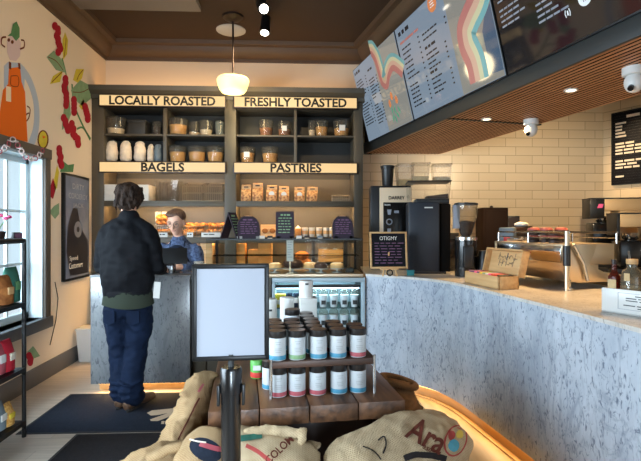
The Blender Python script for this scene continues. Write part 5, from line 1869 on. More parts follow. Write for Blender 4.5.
st.limb([(0, 0.0, 0.92), (0, 0.03, 1.08), (0, 0.05, 1.20), (0, 0.062, 1.268)], [(0.165, 0.115), (0.168, 0.118), (0.178, 0.105), (0.09, 0.072)], 22)
st.limb([(0, 0.066, 1.255), (0, 0.082, 1.305)], [(0.070, 0.066), (0.066, 0.062)], 16)
for s_, e_, w_ in ((RSb, REb, RWb), (LSb, LEb, LWb)):
    st.limb([s_ * 0.9 + Vector((0, 0, 0.11)), s_ * 0.55 + e_ * 0.45, e_, e_ * 0.45 + w_ * 0.55, e_ * 0.3 + w_ * 0.7], [0.062, 0.064, 0.056, 0.050, 0.046], 14)
me = fuse(st, 0.008, 3, 0.005, 14, 5.0)
link('shirt', me, 'chambray', bar)
ap = MB()
ap.limb([(0, 0.030, 0.60), (0, 0.045, 0.95), (0, 0.070, 1.10), (0, 0.085, 1.20)], [(0.175, 0.118), (0.150, 0.125), (0.125, 0.118), (0.085, 0.100)], 22)
ap.limb([(-0.070, 0.150, 1.17), (-0.068, 0.110, 1.262), (-0.052, 0.05, 1.30)], [(0.012, 0.006)] * 3, 8)
ap.limb([(0.070, 0.150, 1.17), (0.068, 0.110, 1.262), (0.052, 0.05, 1.30)], [(0.012, 0.006)] * 3, 8)
link('apron', fuse(ap, 0.008, 2), 'apron', bar)
tr_ = MB()
for e in (-1, 1):
    tr_.limb([(e * 0.082, 0, 0.86), (e * 0.08, 0, 0.45), (e * 0.08, -0.01, 0.10)], [0.098, 0.075, 0.06], 14)
tr_.limb([(0, 0, 0.82), (0, 0, 0.95)], [(0.17, 0.115), (0.15, 0.11)], 18)
link('trousers', fuse(tr_, 0.01, 2), 'black_plastic', bar)
for e in (-1, 1):
    MB().limb([(e * 0.08, -0.06, 0.04), (e * 0.082, 0.03, 0.055), (e * 0.088, 0.16, 0.038)], [(0.034, 0.038), (0.042, 0.05), (0.036, 0.032)], 14).build('shoe', 'black_plastic', bar)

# ================================================================== MACHINES ON THE BAR
CT = 0.995
def at_bar(px, d, z=CT):
    p = P(px, 228, d)
    return Vector((p.x, p.y, z))
# bean-to-cup brewer with pale fascia
p = at_bar(391, 4.62)
br = thing('coffee_brewer', 'pale-fronted black coffee brewer with a touch panel, behind the small chalkboard', 'coffee machine', p, -0.10)
Wb_, Db_, Hb_ = 0.40, 0.30, 0.82
MB().box(-0.20, 0.20, 0.03, 0.33, 0, Hb_).build('housing', 'black_plastic', br, bevel=0.012)
fp_ = MB()
fp_.box(-0.11, 0.20, 0.0, 0.03, 0.03, Hb_ - 0.02)
fp_.build('front_fascia', 'pale_fascia', br, bevel=0.008)
scr = MB().box(-0.075, 0.195, -0.006, 0.002, 0.10, 0.655).build('touch_panel', 'black_gloss', br, bevel=0.003)
ic = MB()
ic.prism([(-0.038, -0.007, 0.585), (0.004, -0.007, 0.585), (-0.003, -0.007, 0.535), (-0.031, -0.007, 0.535)], (0, -0.001, 0))
ic.torus((-0.017, -0.007, 0.465), 0.026, 0.006, 22, 6, rot=Matrix.Rotation(PI / 2, 3, 'X'))
ic.box(-0.035, 0.0, -0.008, -0.006, 0.36, 0.40)
ic.box(0.03, 0.075, -0.008, -0.006, 0.55, 0.575)
ic.build('icons', 'poster_grey', scr)
text_obj('bunn', 'lettering', 'white', scr, (-0.035, -0.0065, 0.633), (1, 0, 0), (0, 0, 1), w=0.055, depth=0.001, bold=0.02)
text_obj('DARREY', 'lettering', 'ink', br, (0.055, -0.001, 0.70), (1, 0, 0), (0, 0, 1), w=0.155, h=0.034, depth=0.002, bold=0.02)
for e in (-0.16, 0.15):
    MB().cyl((e, 0.1, -0.0), (e, 0.1, 0.02), 0.02).build('foot', 'black_plastic', br)
# black canister and clear bins on top
p = at_bar(387.5, 4.72, CT + Hb_ + 0.001)
t = thing('black_canister', 'black tapered canister standing on the pale-fronted brewer', 'canister', p)
MB().lathe([(0.050, 0), (0.052, 0.004), (0.062, 0.17), (0.068, 0.172), (0.070, 0.19), (0.001, 0.192)], n=24).build('canister_body', 'black_plastic', t)
MB().lathe([(0.072, 0.186), (0.072, 0.2), (0.06, 0.205), (0.001, 0.206)], n=24).build('lid', 'black_plastic', t)
def bin_(px, d, w, h, z, label, rz=0.0):
    t = thing('clear_bin', label, 'bin', at_bar(px, d, z), rz)
    MB().rings([[(-w * .44, -.07, 0), (w * .44, -.07, 0), (w * .44, .07, 0), (-w * .44, .07, 0)], [(-w / 2, -.085, h), (w / 2, -.085, h), (w / 2, .085, h), (-w / 2, .085, h)]], cap=False).build('bin_wall', 'acrylic', t)
    MB().box(-w / 2 - .006, w / 2 + .006, -.092, .092, h, h + 0.012).build('lid', 'acrylic', t, bevel=0.003)
    MB().box(-w * .40, w * .40, -.062, .062, 0.002, h * 0.3).build('contents', 'cream_cake', t)
bin_(404.5, 4.70, 0.155, 0.20, CT + Hb_ + 0.001, 'clear lidded bin right of the black canister')
# tall dark grinder, with clear hopper
p = at_bar(428, 4.17)
gb = thing('batch_grinder', 'tall blue-black batch grinder with a clear hopper, behind the teal box', 'grinder', p, -0.15)
MB().box(-0.17, 0.10, 0.0, 0.30, 0.02, 0.635).build('housing', 'navy_black', gb, bevel=0.012)
MB().box(0.10, 0.20, 0.03, 0.30, 0.02, 0.62).build('side_housing', 'matte_black', gb, bevel=0.008)
MB().box(-0.10, 0.19, 0.03, 0.27, 0.62, 0.665).build('hopper_collar', 'black_plastic', gb, bevel=0.006)
MB().box(-0.16, 0.16, 0.02, 0.28, 0, 0.02).build('foot', 'black_plastic', gb)
hp = MB().rings([[(-0.16, 0.03, 0.655), (0.19, 0.03, 0.655), (0.19, 0.27, 0.655), (-0.16, 0.27, 0.655)], [(-0.17, 0.0, 0.815), (0.20, 0.0, 0.815), (0.20, 0.30, 0.815), (-0.17, 0.30, 0.815)]], cap=False).build('hopper', 'acrylic', gb, smooth=0)
MB().box(-0.175, 0.205, -0.005, 0.305, 0.815, 0.824).build('hopper_lid', 'black_plastic', hp, bevel=0.003)
MB().rings([[(0.0, 0.04, 0.667), (0.18, 0.04, 0.667), (0.18, 0.26, 0.667), (0.0, 0.26, 0.667)], [(0.0, 0.04, 0.69), (0.18, 0.04, 0.71), (0.18, 0.26, 0.71), (0.0, 0.26, 0.69)]]).build('beans', 'coffee', hp)
MB().box(-0.03, 0.04, -0.003, 0.001, 0.58, 0.590).build('maker_plate', 'white', gb)
ledge_z = CT + 0.825
bin_(420, 4.32, 0.155, 0.155, ledge_z, 'clear bin on the batch grinder hopper, left one', -0.15)
bin_(441, 4.32, 0.165, 0.145, ledge_z, 'clear bin on the batch grinder hopper, right one', -0.15)
# black gap panel / second machine body between grinders
p = at_bar(453, 4.45)
t = thing('grinder_cabinet', 'black cabinet in the shadow between the batch grinder and the bean grinder', 'cabinet', p)
MB().box(-0.10, 0.06, 0, 0.2, 0.0, 0.36).build('body', 'black_plastic', t, bevel=0.008)
MB().box(-0.08, 0.04, -0.003, 0.001, 0.04, 0.3).build('door', 'black_gloss', t, bevel=0.002)
# teal box
p = at_bar(410.5, 4.05)
t = thing('teal_box', 'small teal box at the foot of the batch grinder', 'box', p)
MB().box(-0.028, 0.028, -0.02, 0.02, 0, 0.042).build('box_body', 'teal', t, bevel=0.002)
MB().box(-0.030, 0.030, -0.022, 0.022, 0.036, 0.046).build('lid', 'teal', t, bevel=0.002)
# bean grinder
p = at_bar(466, 4.0)
bg_ = thing('bean_grinder', 'black round-bodied coffee grinder with a bean-filled hopper', 'grinder', p, -0.2)
MB().lathe([(0.090, 0), (0.092, 0.01), (0.088, 0.30), (0.086, 0.302)], n=30).build('housing', 'black_gloss', bg_)
MB().lathe([(0.088, 0.300), (0.092, 0.304), (0.092, 0.328), (0.06, 0.334), (0.001, 0.334)], n=30).build('chrome_collar', 'chrome', bg_)
MB().lathe([(0.035, 0.334), (0.05, 0.36), (0.088, 0.50), (0.095, 0.60), (0.092, 0.60), (0.085, 0.50), (0.047, 0.36), (0.032, 0.336)], n=28).build('hopper', 'acrylic', bg_)
MB().lathe([(0.031, 0.336), (0.046, 0.362), (0.076, 0.455), (0.0005, 0.47)], n=24).build('beans', 'coffee', bg_)
MB().lathe([(0.098, 0.598), (0.098, 0.612), (0.08, 0.618), (0.001, 0.618)], n=28).build('hopper_lid', 'black_plastic', bg_)
MB().box(-0.105, -0.055, -0.04, 0.04, 0.40, 0.60).build('side_display', 'poster_grey', bg_, bevel=0.004)
MB().box(-0.04, 0.04, -0.15, -0.08, 0.08, 0.26).build('spout', 'black_plastic', bg_, bevel=0.01)
p = at_bar(484, 3.95)
jg = thing('black_jug', 'black insulated jug with a looped handle beside the bean grinder', 'jug', p, 0.2)
MB().lathe([(0.055, 0), (0.058, 0.006), (0.060, 0.16), (0.045, 0.20), (0.045, 0.215), (0.001, 0.22)], n=24).build('jug_body', 'black_plastic', jg)
MB().tube([(-0.055, 0, 0.17), (-0.10, 0, 0.165), (-0.105, 0, 0.09), (-0.058, 0, 0.03)], 0.009, 8).build('handle', 'black_gloss', jg)
# dark boxes on the back counter
p = P(491.5, 228, 5.50)
t = thing('brown_cabinet', 'dark brown upright box against the tiles behind the espresso machine', 'cabinet', (p.x, p.y, 0.941))
MB().box(-0.145, 0.145, -0.12, 0.12, 0, 0.69).build('cabinet_body', 'espresso_brown', t, bevel=0.008)
MB().box(-0.12, 0.12, -0.126, -0.118, 0.1, 0.66).build('door', 'espresso_brown', t, bevel=0.004)
MB().ball((0.0, 0.0, 0.70), (0.02, 0.02, 0.02)).build('top_knob', 'dark_brown', t)
p = P(510.5, 228, 5.6)
t = thing('black_speaker', 'small black box right of the dark brown cabinet', 'speaker', (p.x, p.y, 0.941))
MB().box(-0.075, 0.075, -0.08, 0.08, 0, 0.60).build('speaker_body', 'black_plastic', t, bevel=0.006)
MB().box(-0.06, 0.06, -0.084, -0.078, 0.3, 0.58).build('grille', 'dark_brown', t)
for i, (px, d) in enumerate(((537, 5.45), (552, 5.4))):
    p = P(px, 228, d)
    t = thing('milk_fridge', 'low steel fridge on the back counter seen past the machine rails, ' + ['left', 'right'][i], 'fridge', (p.x, p.y, 0.941))
    MB().box(-0.085, 0.085, -0.1, 0.1, 0, 0.3).build('fridge_body', 'steel', t, bevel=0.006)
    MB().box(-0.07, -0.06, -0.125, -0.1, 0.05, 0.25).build('handle', 'black_metal', t)

# easel chalkboard
q = G(390, 276.5, CT)
eb = thing('easel_chalkboard', 'small oak-framed chalkboard on a mini easel, in front of the pale brewer', 'chalkboard', (q.x, q.y + 0.03, CT), 0.04)
lean = Matrix.Rotation(-0.12, 3, 'X')
def L_(mb):
    for v in mb.bm.verts:
        v.co = lean @ v.co
    return mb
bw, bz0, bz1 = 0.150, 0.075, 0.365
mb = MB()
mb.box(-bw, bw, 0, 0.008, bz0, bz1)
brd = L_(mb).build('slate', 'chalkboard', eb)
mb = MB()
for a in ((-bw, bw, bz0 - 0.012, bz0 + 0.004), (-bw, bw, bz1 - 0.004, bz1 + 0.010), (-bw - 0.010, -bw + 0.005, bz0 - 0.012, bz1 + 0.010), (bw - 0.005, bw + 0.010, bz0 - 0.012, bz1 + 0.010)):
    mb.box(a[0], a[1], -0.006, 0.014, a[2], a[3])
L_(mb).build('frame', 'oak', eb, bevel=0.002)
bm = text_mesh('OTIGMY', 0.15, 0.032, 0.001, 0.0)
mm = MB()
mm.bm.free()
mm.bm = bm
for v in bm.verts:
    v.co = lean @ Vector((v.co.x, -0.0008 - v.co.z, bz1 - 0.045 + v.co.y))
mm.build('chalk_heading', 'white_ink', brd, smooth=0)
mb = MB()
for i in range(8):
    x = -bw + 0.03
    z = bz1 - 0.09 - i * 0.024
    while x < bw - 0.06:
        w = rr.uniform(0.025, 0.06)
        mb.box(x, x + w, -0.0015, -0.0002, z, z + 0.007)
        x += w + 0.014
L_(mb).build('chalk_rows', 'purple', brd)
es = MB()
es.box(-0.075, 0.075, -0.014, 0.02, 0.052, 0.066)
es.tube([(-0.05, -0.01, 0.06), (-0.06, -0.02, 0.0)], 0.007, 6)
es.tube([(0.05, -0.01, 0.06), (0.06, -0.02, 0.0)], 0.007, 6)
es.tube([(0, 0.012, 0.20), (0, 0.11, 0.0)], 0.007, 6)
es.build('easel', 'oak', eb)
MB().torus((0.0, -0.014, 0.030), 0.024, 0.005, 20, 6, rot=Matrix.Rotation(PI / 2, 3, 'X')).build('ring_ornament', 'chalkboard', eb)

# ---- tea box
A1 = G(498.5, 290, CT).to_2d()
A0 = G(462, 281.8, CT).to_2d()
A0 = A1 + (A0 - A1).normalized() * 0.44
dirx = (A1 - A0).normalized()
ang = math.atan2(dirx.y, dirx.x)
tb = thing('tea_box', 'open wooden tea box with a lettered lid and bright sachets, near the counter edge', 'tea box', (A0.x, A0.y, CT), ang)
TL, TD = 0.44, 0.15
w = MB()
for a in ((0, TL, 0, 0.012), (0, TL, TD - 0.012, TD)):
    w.box(a[0], a[1], a[2], a[3], 0, 0.085)
for a in ((0, 0.012), (TL - 0.012, TL)):
    w.box(a[0], a[1], 0, TD, 0, 0.085)
w.box(0, TL, 0, TD, 0, 0.010)
w.build('tray', 'oak', tb, bevel=0.002)
ld = MB()
R_ = Matrix.Rotation(-0.22, 3, 'X')
def tl_(mb):
    for v in mb.bm.verts:
        v.co = R_ @ v.co + Vector((0, TD - 0.01, 0.085))
    return mb
ld.box(0, TL, 0.045, 0.056, 0, 0.18)
for a in ((0, 0.012), (TL - 0.012, TL)):
    ld.box(a[0], a[1], 0.0, 0.05, 0, 0.18)
ld.box(0, TL, 0.0, 0.05, 0.168, 0.18)
lid = tl_(ld).build('lid', 'oak', tb, bevel=0.002)
sc = MB()
rs_ = random.Random(11)
for row, (x0, x1, z) in enumerate(((0.11, 0.34, 0.125), (0.13, 0.31, 0.080))):
    x = x0
    pts = []
    while x < x1:
        pts.append((x, 0.0435, z + rs_.uniform(-0.012, 0.016)))
        x += 0.009
    sc.tube(pts, 0.0018, 4)
    for k in range(4):
        xx = rs_.uniform(x0, x1)
        sc.tube([(xx, 0.0435, z - 0.02), (xx + 0.006, 0.0435, z + 0.03)], 0.0018, 4)
tl_(sc).build('handwritten_lettering', 'dark_brown', lid)
for i in range(11):
    x0 = 0.02 + i * 0.037
    m = ['purple', 'purple', 'pink', 'purple', 'mural_yellow', 'mural_green', 'white', 'pink', 'red', 'red', 'dark_brown'][i]
    lab = ['plum', 'plum', 'pink', 'mauve', 'yellow', 'green', 'white', 'bright pink', 'red', 'red', 'brown'][i]
    sa_ = MB().box(x0, x0 + 0.032, 0.02, TD - 0.03, 0.012, 0.093, rot=Matrix.Rotation(0.12, 3, 'Y')).build('tea_sachets', m)
    sa_.location = tb.location
    sa_.rotation_euler = (0, 0, ang)
    tag(sa_, '%s tea sachets in the open box, %s slot from its far end' % (lab, ['first', 'second', 'third', 'fourth', 'fifth', 'sixth', 'seventh', 'eighth', 'ninth', 'tenth', 'last'][i]), 'tea sachets', 'tea sachets in the open box')

# ---- espresso machine (rear towards the customers)
E0 = Vector((1.585, 3.76))
E1 = Vector((1.735, 3.00))
dx_ = (E1 - E0)
EL = dx_.length
em = thing('espresso_machine', 'polished steel espresso machine with its back to the customers', 'espresso machine', (E0.x, E0.y, CT), math.atan2(dx_.y, dx_.x))
# local x along the machine (towards camera), y towards the barista
MB().rings([[(x, 0.012, 0.16), (x, 0.002, 0.30), (x, 0.42, 0.30), (x, 0.42, 0.16)] for x in (0.02, EL - 0.03)]).build('upper_body', 'steel', em, bevel=0.006)
MB().rings([[(x, 0.065, 0.055), (x, 0.02, 0.165), (x, 0.30, 0.165), (x, 0.30, 0.055)] for x in (0.03, EL - 0.04)]).build('lower_body', 'steel', em, bevel=0.006)
MB().box(0.04, EL - 0.04, -0.004, 0.004, 0.175, 0.285).build('back_mirror_panel', 'chrome', em, bevel=0.002)
text_obj('\u2022\u2022\u2022', 'maker_mark', 'red', em, (0.42, -0.0045, 0.23), (1, 0, 0), (0, 0, 1), w=0.05, depth=0.001)
# near end panel and post
MB().prism([(EL - 0.03, 0.05, 0.05), (EL - 0.03, 0.0, 0.16), (EL - 0.03, 0.0, 0.30), (EL - 0.03, 0.26, 0.30), (EL - 0.03, 0.20, 0.16), (EL - 0.03, 0.34, 0.10), (EL - 0.03, 0.34, 0.05)], (0.022, 0, 0)).build('side_panel', 'steel', em, bevel=0.004)
MB().prism([(0.0, 0.05, 0.05), (0.0, 0.0, 0.16), (0.0, 0.0, 0.30), (0.0, 0.26, 0.30), (0.0, 0.20, 0.16), (0.0, 0.34, 0.10), (0.0, 0.34, 0.05)], (0.022, 0, 0)).build('side_panel', 'steel', em, bevel=0.004)
MB().cyl((EL + 0.012, 0.0, 0.0), (EL + 0.012, 0.0, 0.385), 0.014, None, 16).build('corner_post', 'steel', em)
MB().cyl((EL + 0.012, 0.0, 0.16), (EL + 0.012, 0.0, 0.29), 0.023, None, 18).build('black_post_sleeve', 'black_plastic', em)
MB().tube([(EL + 0.012, 0.05, 0.30), (EL + 0.012, 0.13, 0.17), (EL + 0.012, 0.16, 0.06)], 0.011, 10).build('steam_wand', 'chrome', em)
MB().box(0.02, EL - 0.01, 0.10, 0.50, 0.045, 0.085).build('drip_tray', 'steel', em, bevel=0.004)
for x, y in ((0.06, 0.08), (EL - 0.015, 0.03), (0.06, 0.44), (EL - 0.03, 0.44)):
    MB().lathe([(0.030, 0), (0.030, 0.012), (0.020, 0.02), (0.020, 0.06), (0.024, 0.065)], (x, y, 0), n=18).build('foot', 'chrome', em)
rl = MB()
for y in (0.02, 0.40):
    rl.tube([(0.03, y, 0.375), (EL + 0.012, y, 0.375)], 0.007, 8)
    rl.tube([(0.03, y, 0.338), (EL + 0.012, y, 0.338)], 0.004, 8)
for x in (0.03, EL * 0.5, EL + 0.005):
    rl.tube([(x, 0.02, 0.375), (x, 0.40, 0.375)], 0.006, 8)
    for y in (0.02, 0.40):
        rl.cyl((x, y, 0.30), (x, y, 0.378), 0.006)
rl.build('cup_rail', 'chrome', em)
for x in (0.22, 0.52):
    gh = MB().lathe([(0.036, 0.10), (0.036, 0.15), (0.042, 0.20)], (x, 0.39, 0), n=20).build('group_head', 'chrome', em)
    MB().tube([(x, 0.39, 0.115), (x, 0.47, 0.105), (x, 0.58, 0.10)], [0.012, 0.013, 0.016], 10).build('portafilter_handle', 'black_plastic', gh)
ez = CT + 0.301
def on_machine(x, y):
    v = Matrix.Rotation(math.atan2(dx_.y, dx_.x), 3, 'Z') @ Vector((x, y, 0))
    return (E0.x + v.x, E0.y + v.y, ez)
for i, (x, y, n_) in enumerate(((0.36, 0.09, 3), (0.45, 0.12, 3), (0.55, 0.11, 2), (0.36, 0.20, 2), (0.47, 0.23, 3))):
    for k in range(n_ + 1):
        t = thing('saucer_cup', '%s upturned espresso cup of the %s on the machine' % (['lowest', 'second', 'third', 'topmost'][k if k < n_ else 3], ['rear pile farthest from the post', 'rear middle pile', 'pile nearest the chrome corner post', 'far pile at left', 'far pile at right'][i]), 'cup', Vector(on_machine(x, y)) + Vector((0, 0, k * 0.027)), 0, 'espresso cups on the machine')
        MB().lathe([(0.047, 0), (0.047, 0.005), (0.042, 0.021), (0.026, 0.0265), (0.001, 0.027)], n=18).build('cup_shell', 'rust' if k % 2 else 'dark_brown', t)
        MB().torus((0, 0, 0.0035), 0.047, 0.0035, 18, 6).build('rim', 'dark_brown', t)
# filter handles lying on the near side
t = thing('tamping_tools', 'loose steel tools lying on the machine top beside the cups', 'tools', on_machine(0.20, 0.10), math.atan2(dx_.y, dx_.x))
MB().tube([(-0.10, -0.05, 0.012), (0.0, 0.0, 0.02), (0.06, 0.03, 0.015)], 0.010, 8).build('handle', 'chrome', t)
MB().tube([(-0.06, 0.06, 0.012), (0.05, -0.03, 0.028)], 0.009, 8).build('handle', 'steel', t)
MB().lathe([(0.03, 0), (0.03, 0.012), (0.001, 0.014)], (0.08, 0.035, 0.004), n=18).build('tamper_disc', 'chrome', t)
# grey grinder head / touch box with red square at the far end
p = P(507, 228, 4.0)
gx = thing('grey_milk_steamer', 'grey box with red square and brown hood, left of the espresso machine cups', 'steamer', (p.x, p.y, CT), 0.6)
MB().box(0.0, 0.05, -0.06, 0.08, 0.19, 0.41).build('grey_front', 'cloth_blue', gx, bevel=0.012)
MB().box(0.04, 0.10, -0.03, 0.05, 0.0, 0.2).build('stem', 'cloth_blue', gx, bevel=0.004)
hd = MB()
hd.rings([[(0.05, y, z) for y, z in ((-0.055, 0.27), (-0.055, 0.36), (-0.04, 0.405), (0.06, 0.405), (0.075, 0.36), (0.075, 0.27))], [(0.34, y, z) for y, z in ((-0.055, 0.33), (-0.055, 0.38), (-0.04, 0.425), (0.06, 0.425), (0.075, 0.38), (0.075, 0.33))]])
hd.build('brown_hood', 'dark_brown', gx, bevel=0.012)
MB().box(-0.003, 0.001, -0.03, 0.03, 0.26, 0.33).build('red_square', 'red', gx, bevel=0.002)
cl = MB().ball((0.24, 0.01, 0.435), (0.07, 0.055, 0.024), 16, 9).build('folded_cloth', 'crumple', gx)

# ---- twin brewer on the back counter by the chalkboard
p = P(590, 228, 5.25)
tw = thing('twin_coffee_brewer', 'tall steel-sided twin coffee brewer with black fronts below the chalkboard menu', 'coffee brewer', (p.x, p.y, 0.941), -0.22)
def brew(x0, y0, z0, wd, h, t, mark, fh=0.15):
    """front faces -x, side faces the camera"""
    MB().box(x0, x0 + fh, y0, y0 + 0.24, z0 + h - 0.215, z0 + h).build('front_head', 'black_plastic', t, bevel=0.006)
    MB().box(x0 + fh, x0 + wd, y0, y0 + 0.24, z0 + h - 0.13, z0 + h).build('side_head', 'tile_tinted_steel', t, bevel=0.004)
    MB().box(x0 + 0.30, x0 + wd, y0, y0 + 0.24, z0, z0 + h - 0.13).build('side_column', 'tile_tinted_steel', t, bevel=0.004)
    MB().box(x0, x0 + wd + 0.004, y0 - 0.006, y0 + 0.246, z0 + h, z0 + h + 0.012).build('top_cover', 'black_plastic', t)
    MB().lathe([(0.04, z0 + h - 0.19), (0.085, z0 + h - 0.19), (0.075, z0 + h - 0.245), (0.05, z0 + h - 0.27), (0.02, z0 + h - 0.275)], (x0 + 0.17, y0 + 0.1, 0), n=24).build('filter_basket', 'chrome', t)
    MB().box(x0 + 0.02, x0 + 0.30, y0 - 0.02, y0 + 0.20, z0 + h - 0.53, z0 + h - 0.265).build('urn', 'black_gloss', t, bevel=0.02)
    MB().box(x0 + 0.03, x0 + 0.31, y0 + 0.0, y0 + 0.2, z0 + 0.10, z0 + h - 0.50).build('urn_stand', 'black_metal', t, bevel=0.01)
    MB().cyl((x0 + 0.10, y0 - 0.03, z0 + 0.14), (x0 + 0.10, y0 - 0.01, z0 + 0.23), 0.014).build('tap', 'chrome', t)
    MB().cyl((x0 + 0.22, y0 - 0.03, z0 + 0.14), (x0 + 0.22, y0 - 0.01, z0 + 0.26), 0.012).build('tap', 'chrome', t)
    MB().box(x0 - 0.02, x0 + wd, y0 - 0.02, y0 + 0.25, z0, z0 + 0.05).build('base', 'black_plastic', t, bevel=0.006)
    if mark:
        MB().prism([(x0 + 0.075, y0 - 0.001, z0 + h - 0.10), (x0 + 0.125, y0 - 0.001, z0 + h - 0.10), (x0 + 0.140, y0 - 0.001, z0 + h - 0.055), (x0 + 0.09, y0 - 0.001, z0 + h - 0.055)], (0, -0.002, 0)).build('pink_mark', 'pink', t)
    sc_ = MB()
    for k in range(3):
        sc_.box(x0 + 0.04, x0 + 0.10, y0 - 0.013, y0 - 0.009, z0 + h - 0.32 - k * 0.03, z0 + h - 0.31 - k * 0.03)
    sc_.build('panel_type', 'poster_grey', t)
brew(0, 0, 0, 0.58, 0.78, tw, True)
p = P(617, 228, 4.75)
tw2 = thing('small_coffee_brewer', 'lower black brewer with a steel column, at the right edge behind the syrup bottles', 'coffee brewer', (p.x, p.y, 0.941), -0.2)
brew(0, 0, 0, 0.60, 0.60, tw2, False, 0.03)

# ---- white crate with syrup bottles
w0, w1 = G(601.5, 311.7, CT), G(641, 317.5, CT)
dw = (w1 - w0).normalized()
wa = math.atan2(dw.y, dw.x)
wc = thing('bottle_crate', 'white open box of syrup bottles with a printed notice on the counter edge', 'box', (w0.x, w0.y, CT), wa)
WL, WD, WH = 0.42, 0.22, 0.118
w = MB()
w.box(0, WL, 0, 0.012, 0, WH)
w.box(0, WL, WD - 0.012, WD, 0, WH)
w.box(0, 0.012, 0.012, WD - 0.012, 0, WH)
w.box(WL - 0.012, WL, 0.012, WD - 0.012, 0, WH)
w.box(0, WL, 0, WD, 0, 0.012)
w.build('box_body', 'white_gloss', wc, bevel=0.002)
nt_ = MB()
for a in ((0.075, 0.34, 0.026, 0.028), (0.075, 0.34, 0.101, 0.103), (0.075, 0.077, 0.026, 0.103), (0.338, 0.34, 0.026, 0.103)):
    nt_.box(a[0], a[1], -0.0012, 0, a[2], a[3])
nt_.build('notice_border', 'poster_grey', wc)
nt_ = MB()
for i, (x0, ws) in enumerate(((0.15, (0.03, 0.012, 0.05)), (0.11, (0.045, 0.03, 0.03, 0.04)), (0.11, (0.05, 0.02, 0.045, 0.03)), (0.18, (0.04,)), (0.10, (0.05, 0.03, 0.03, 0.04)), (0.16, (0.07,)))):
    x = x0
    for q_ in ws:
        nt_.box(x, x + q_, -0.0014, 0, 0.088 - i * 0.011, 0.0925 - i * 0.011)
        x += q_ + 0.008
nt_.build('notice_type', 'dark_grey', wc)
def bottle(x, y, label, kind):
    v = Matrix.Rotation(wa, 3, 'Z') @ Vector((x, y, 0))
    t = thing('syrup_bottle', label, 'bottle', (w0.x + v.x, w0.y + v.y, CT + 0.013), wa)
    if kind == 'clear':
        MB().lathe([(0.044, 0), (0.047, 0.006), (0.047, 0.155), (0.040, 0.185), (0.022, 0.203), (0.022, 0.222), (0.020, 0.222), (0.020, 0.204), (0.038, 0.182), (0.045, 0.153), (0.045, 0.01)], n=26).build('bottle_glass', 'bottle_clear', t)
        MB().lathe([(0.024, 0.222), (0.025, 0.226), (0.025, 0.245), (0.001, 0.247)], n=20).build('cap', 'oak', t)
        MB().box(-0.012, 0.012, -0.0485, -0.046, 0.145, 0.18).build('bottle_emblem', 'cream_cake', t)
    else:
        MB().box(-0.021, 0.021, -0.021, 0.021, 0, 0.165).build('bottle_glass', 'amber', t, bevel=0.006)
        MB().lathe([(0.021, 0.165), (0.011, 0.19), (0.011, 0.225)], n=16).build('neck', 'amber', t)
        MB().lathe([(0.012, 0.218), (0.012, 0.240), (0.001, 0.241)], n=14).build('cap', 'dark_brown', t)
        MB().box(-0.019, 0.019, -0.0225, -0.0205, 0.10, 0.145).build('bottle_label', 'cream_cake', t)
bottle(0.036, 0.045, 'square amber syrup bottle with a cream label, leftmost in the white box', 'amber')
bottle(0.106, 0.065, 'round clear bottle with a pale cap in the middle of the white box', 'clear')
bottle(0.185, 0.07, 'square amber syrup bottle at the right edge of the picture', 'amber')

# ================================================================== WALL ART, POSTER, GARLAND
def WLp(px, py, off=0.0015):
    v = PXW(px, py, XL + off)
    return v
mu0 = WLp(30, 100)
mu = thing('wall_mural', 'painted mural of an orange-aproned figure and berry vines on the left wall', 'mural', (XL, mu0.y, 1.0))
def paint(name, pts, m, layer=0):
    mb = MB()
    P3 = [WLp(x, y, 0.001 + 0.0012 * layer) - Vector(mu.location) for x, y in pts]
    mb.prism(P3, (0.001, 0, 0))
    return mb.build(name, m, mu, smooth=0)
def stroke(name, pts, w, m, layer=0):
    c = [WLp(x, y, 0.001 + 0.0012 * layer) - Vector(mu.location) for x, y in pts]
    c2 = spline([(p.y, p.z) for p in c], 6)
    a, b = [], []
    for i in range(len(c2)):
        t = (c2[min(i + 1, len(c2) - 1)] - c2[max(i - 1, 0)]).normalized()
        n_ = Vector((-t.y, t.x)) * w / 2
        a.append(c2[i] + n_)
        b.append(c2[i] - n_)
    mb = MB()
    x = c[0].x
    mb.rings([[(x, a[i].x, a[i].y), (x, b[i].x, b[i].y), (x + 0.001, b[i].x, b[i].y), (x + 0.001, a[i].x, a[i].y)] for i in range(len(c2))])
    return mb.build(name, m, mu, smooth=0)
def oval(cx_, cy_, rx, ry, n=18, a0=0):
    return [(cx_ + rx * math.cos(a0 + 2 * PI * k / n), cy_ + ry * math.sin(a0 + 2 * PI * k / n)) for k in range(n)]
def cluster(cx_, cy_, rx, ry, n, seed, m='mural_red'):
    r_ = random.Random(seed)
    mb = MB()
    for k in range(n):
        t = k / max(1, n - 1)
        x = cx_ + rx * (t - 0.5) * 0.6 + r_.uniform(-rx * .3, rx * .3)
        y = cy_ - ry + 2 * ry * t
        P3 = [WLp(a, b, 0.0035 + 0.0002 * k) - Vector(mu.location) for a, b in oval(x, y, 3.0, 4.2, 12)]
        mb.prism(P3, (0.0006, 0, 0))
    return mb.build('berry_cluster', m, mu, smooth=0)
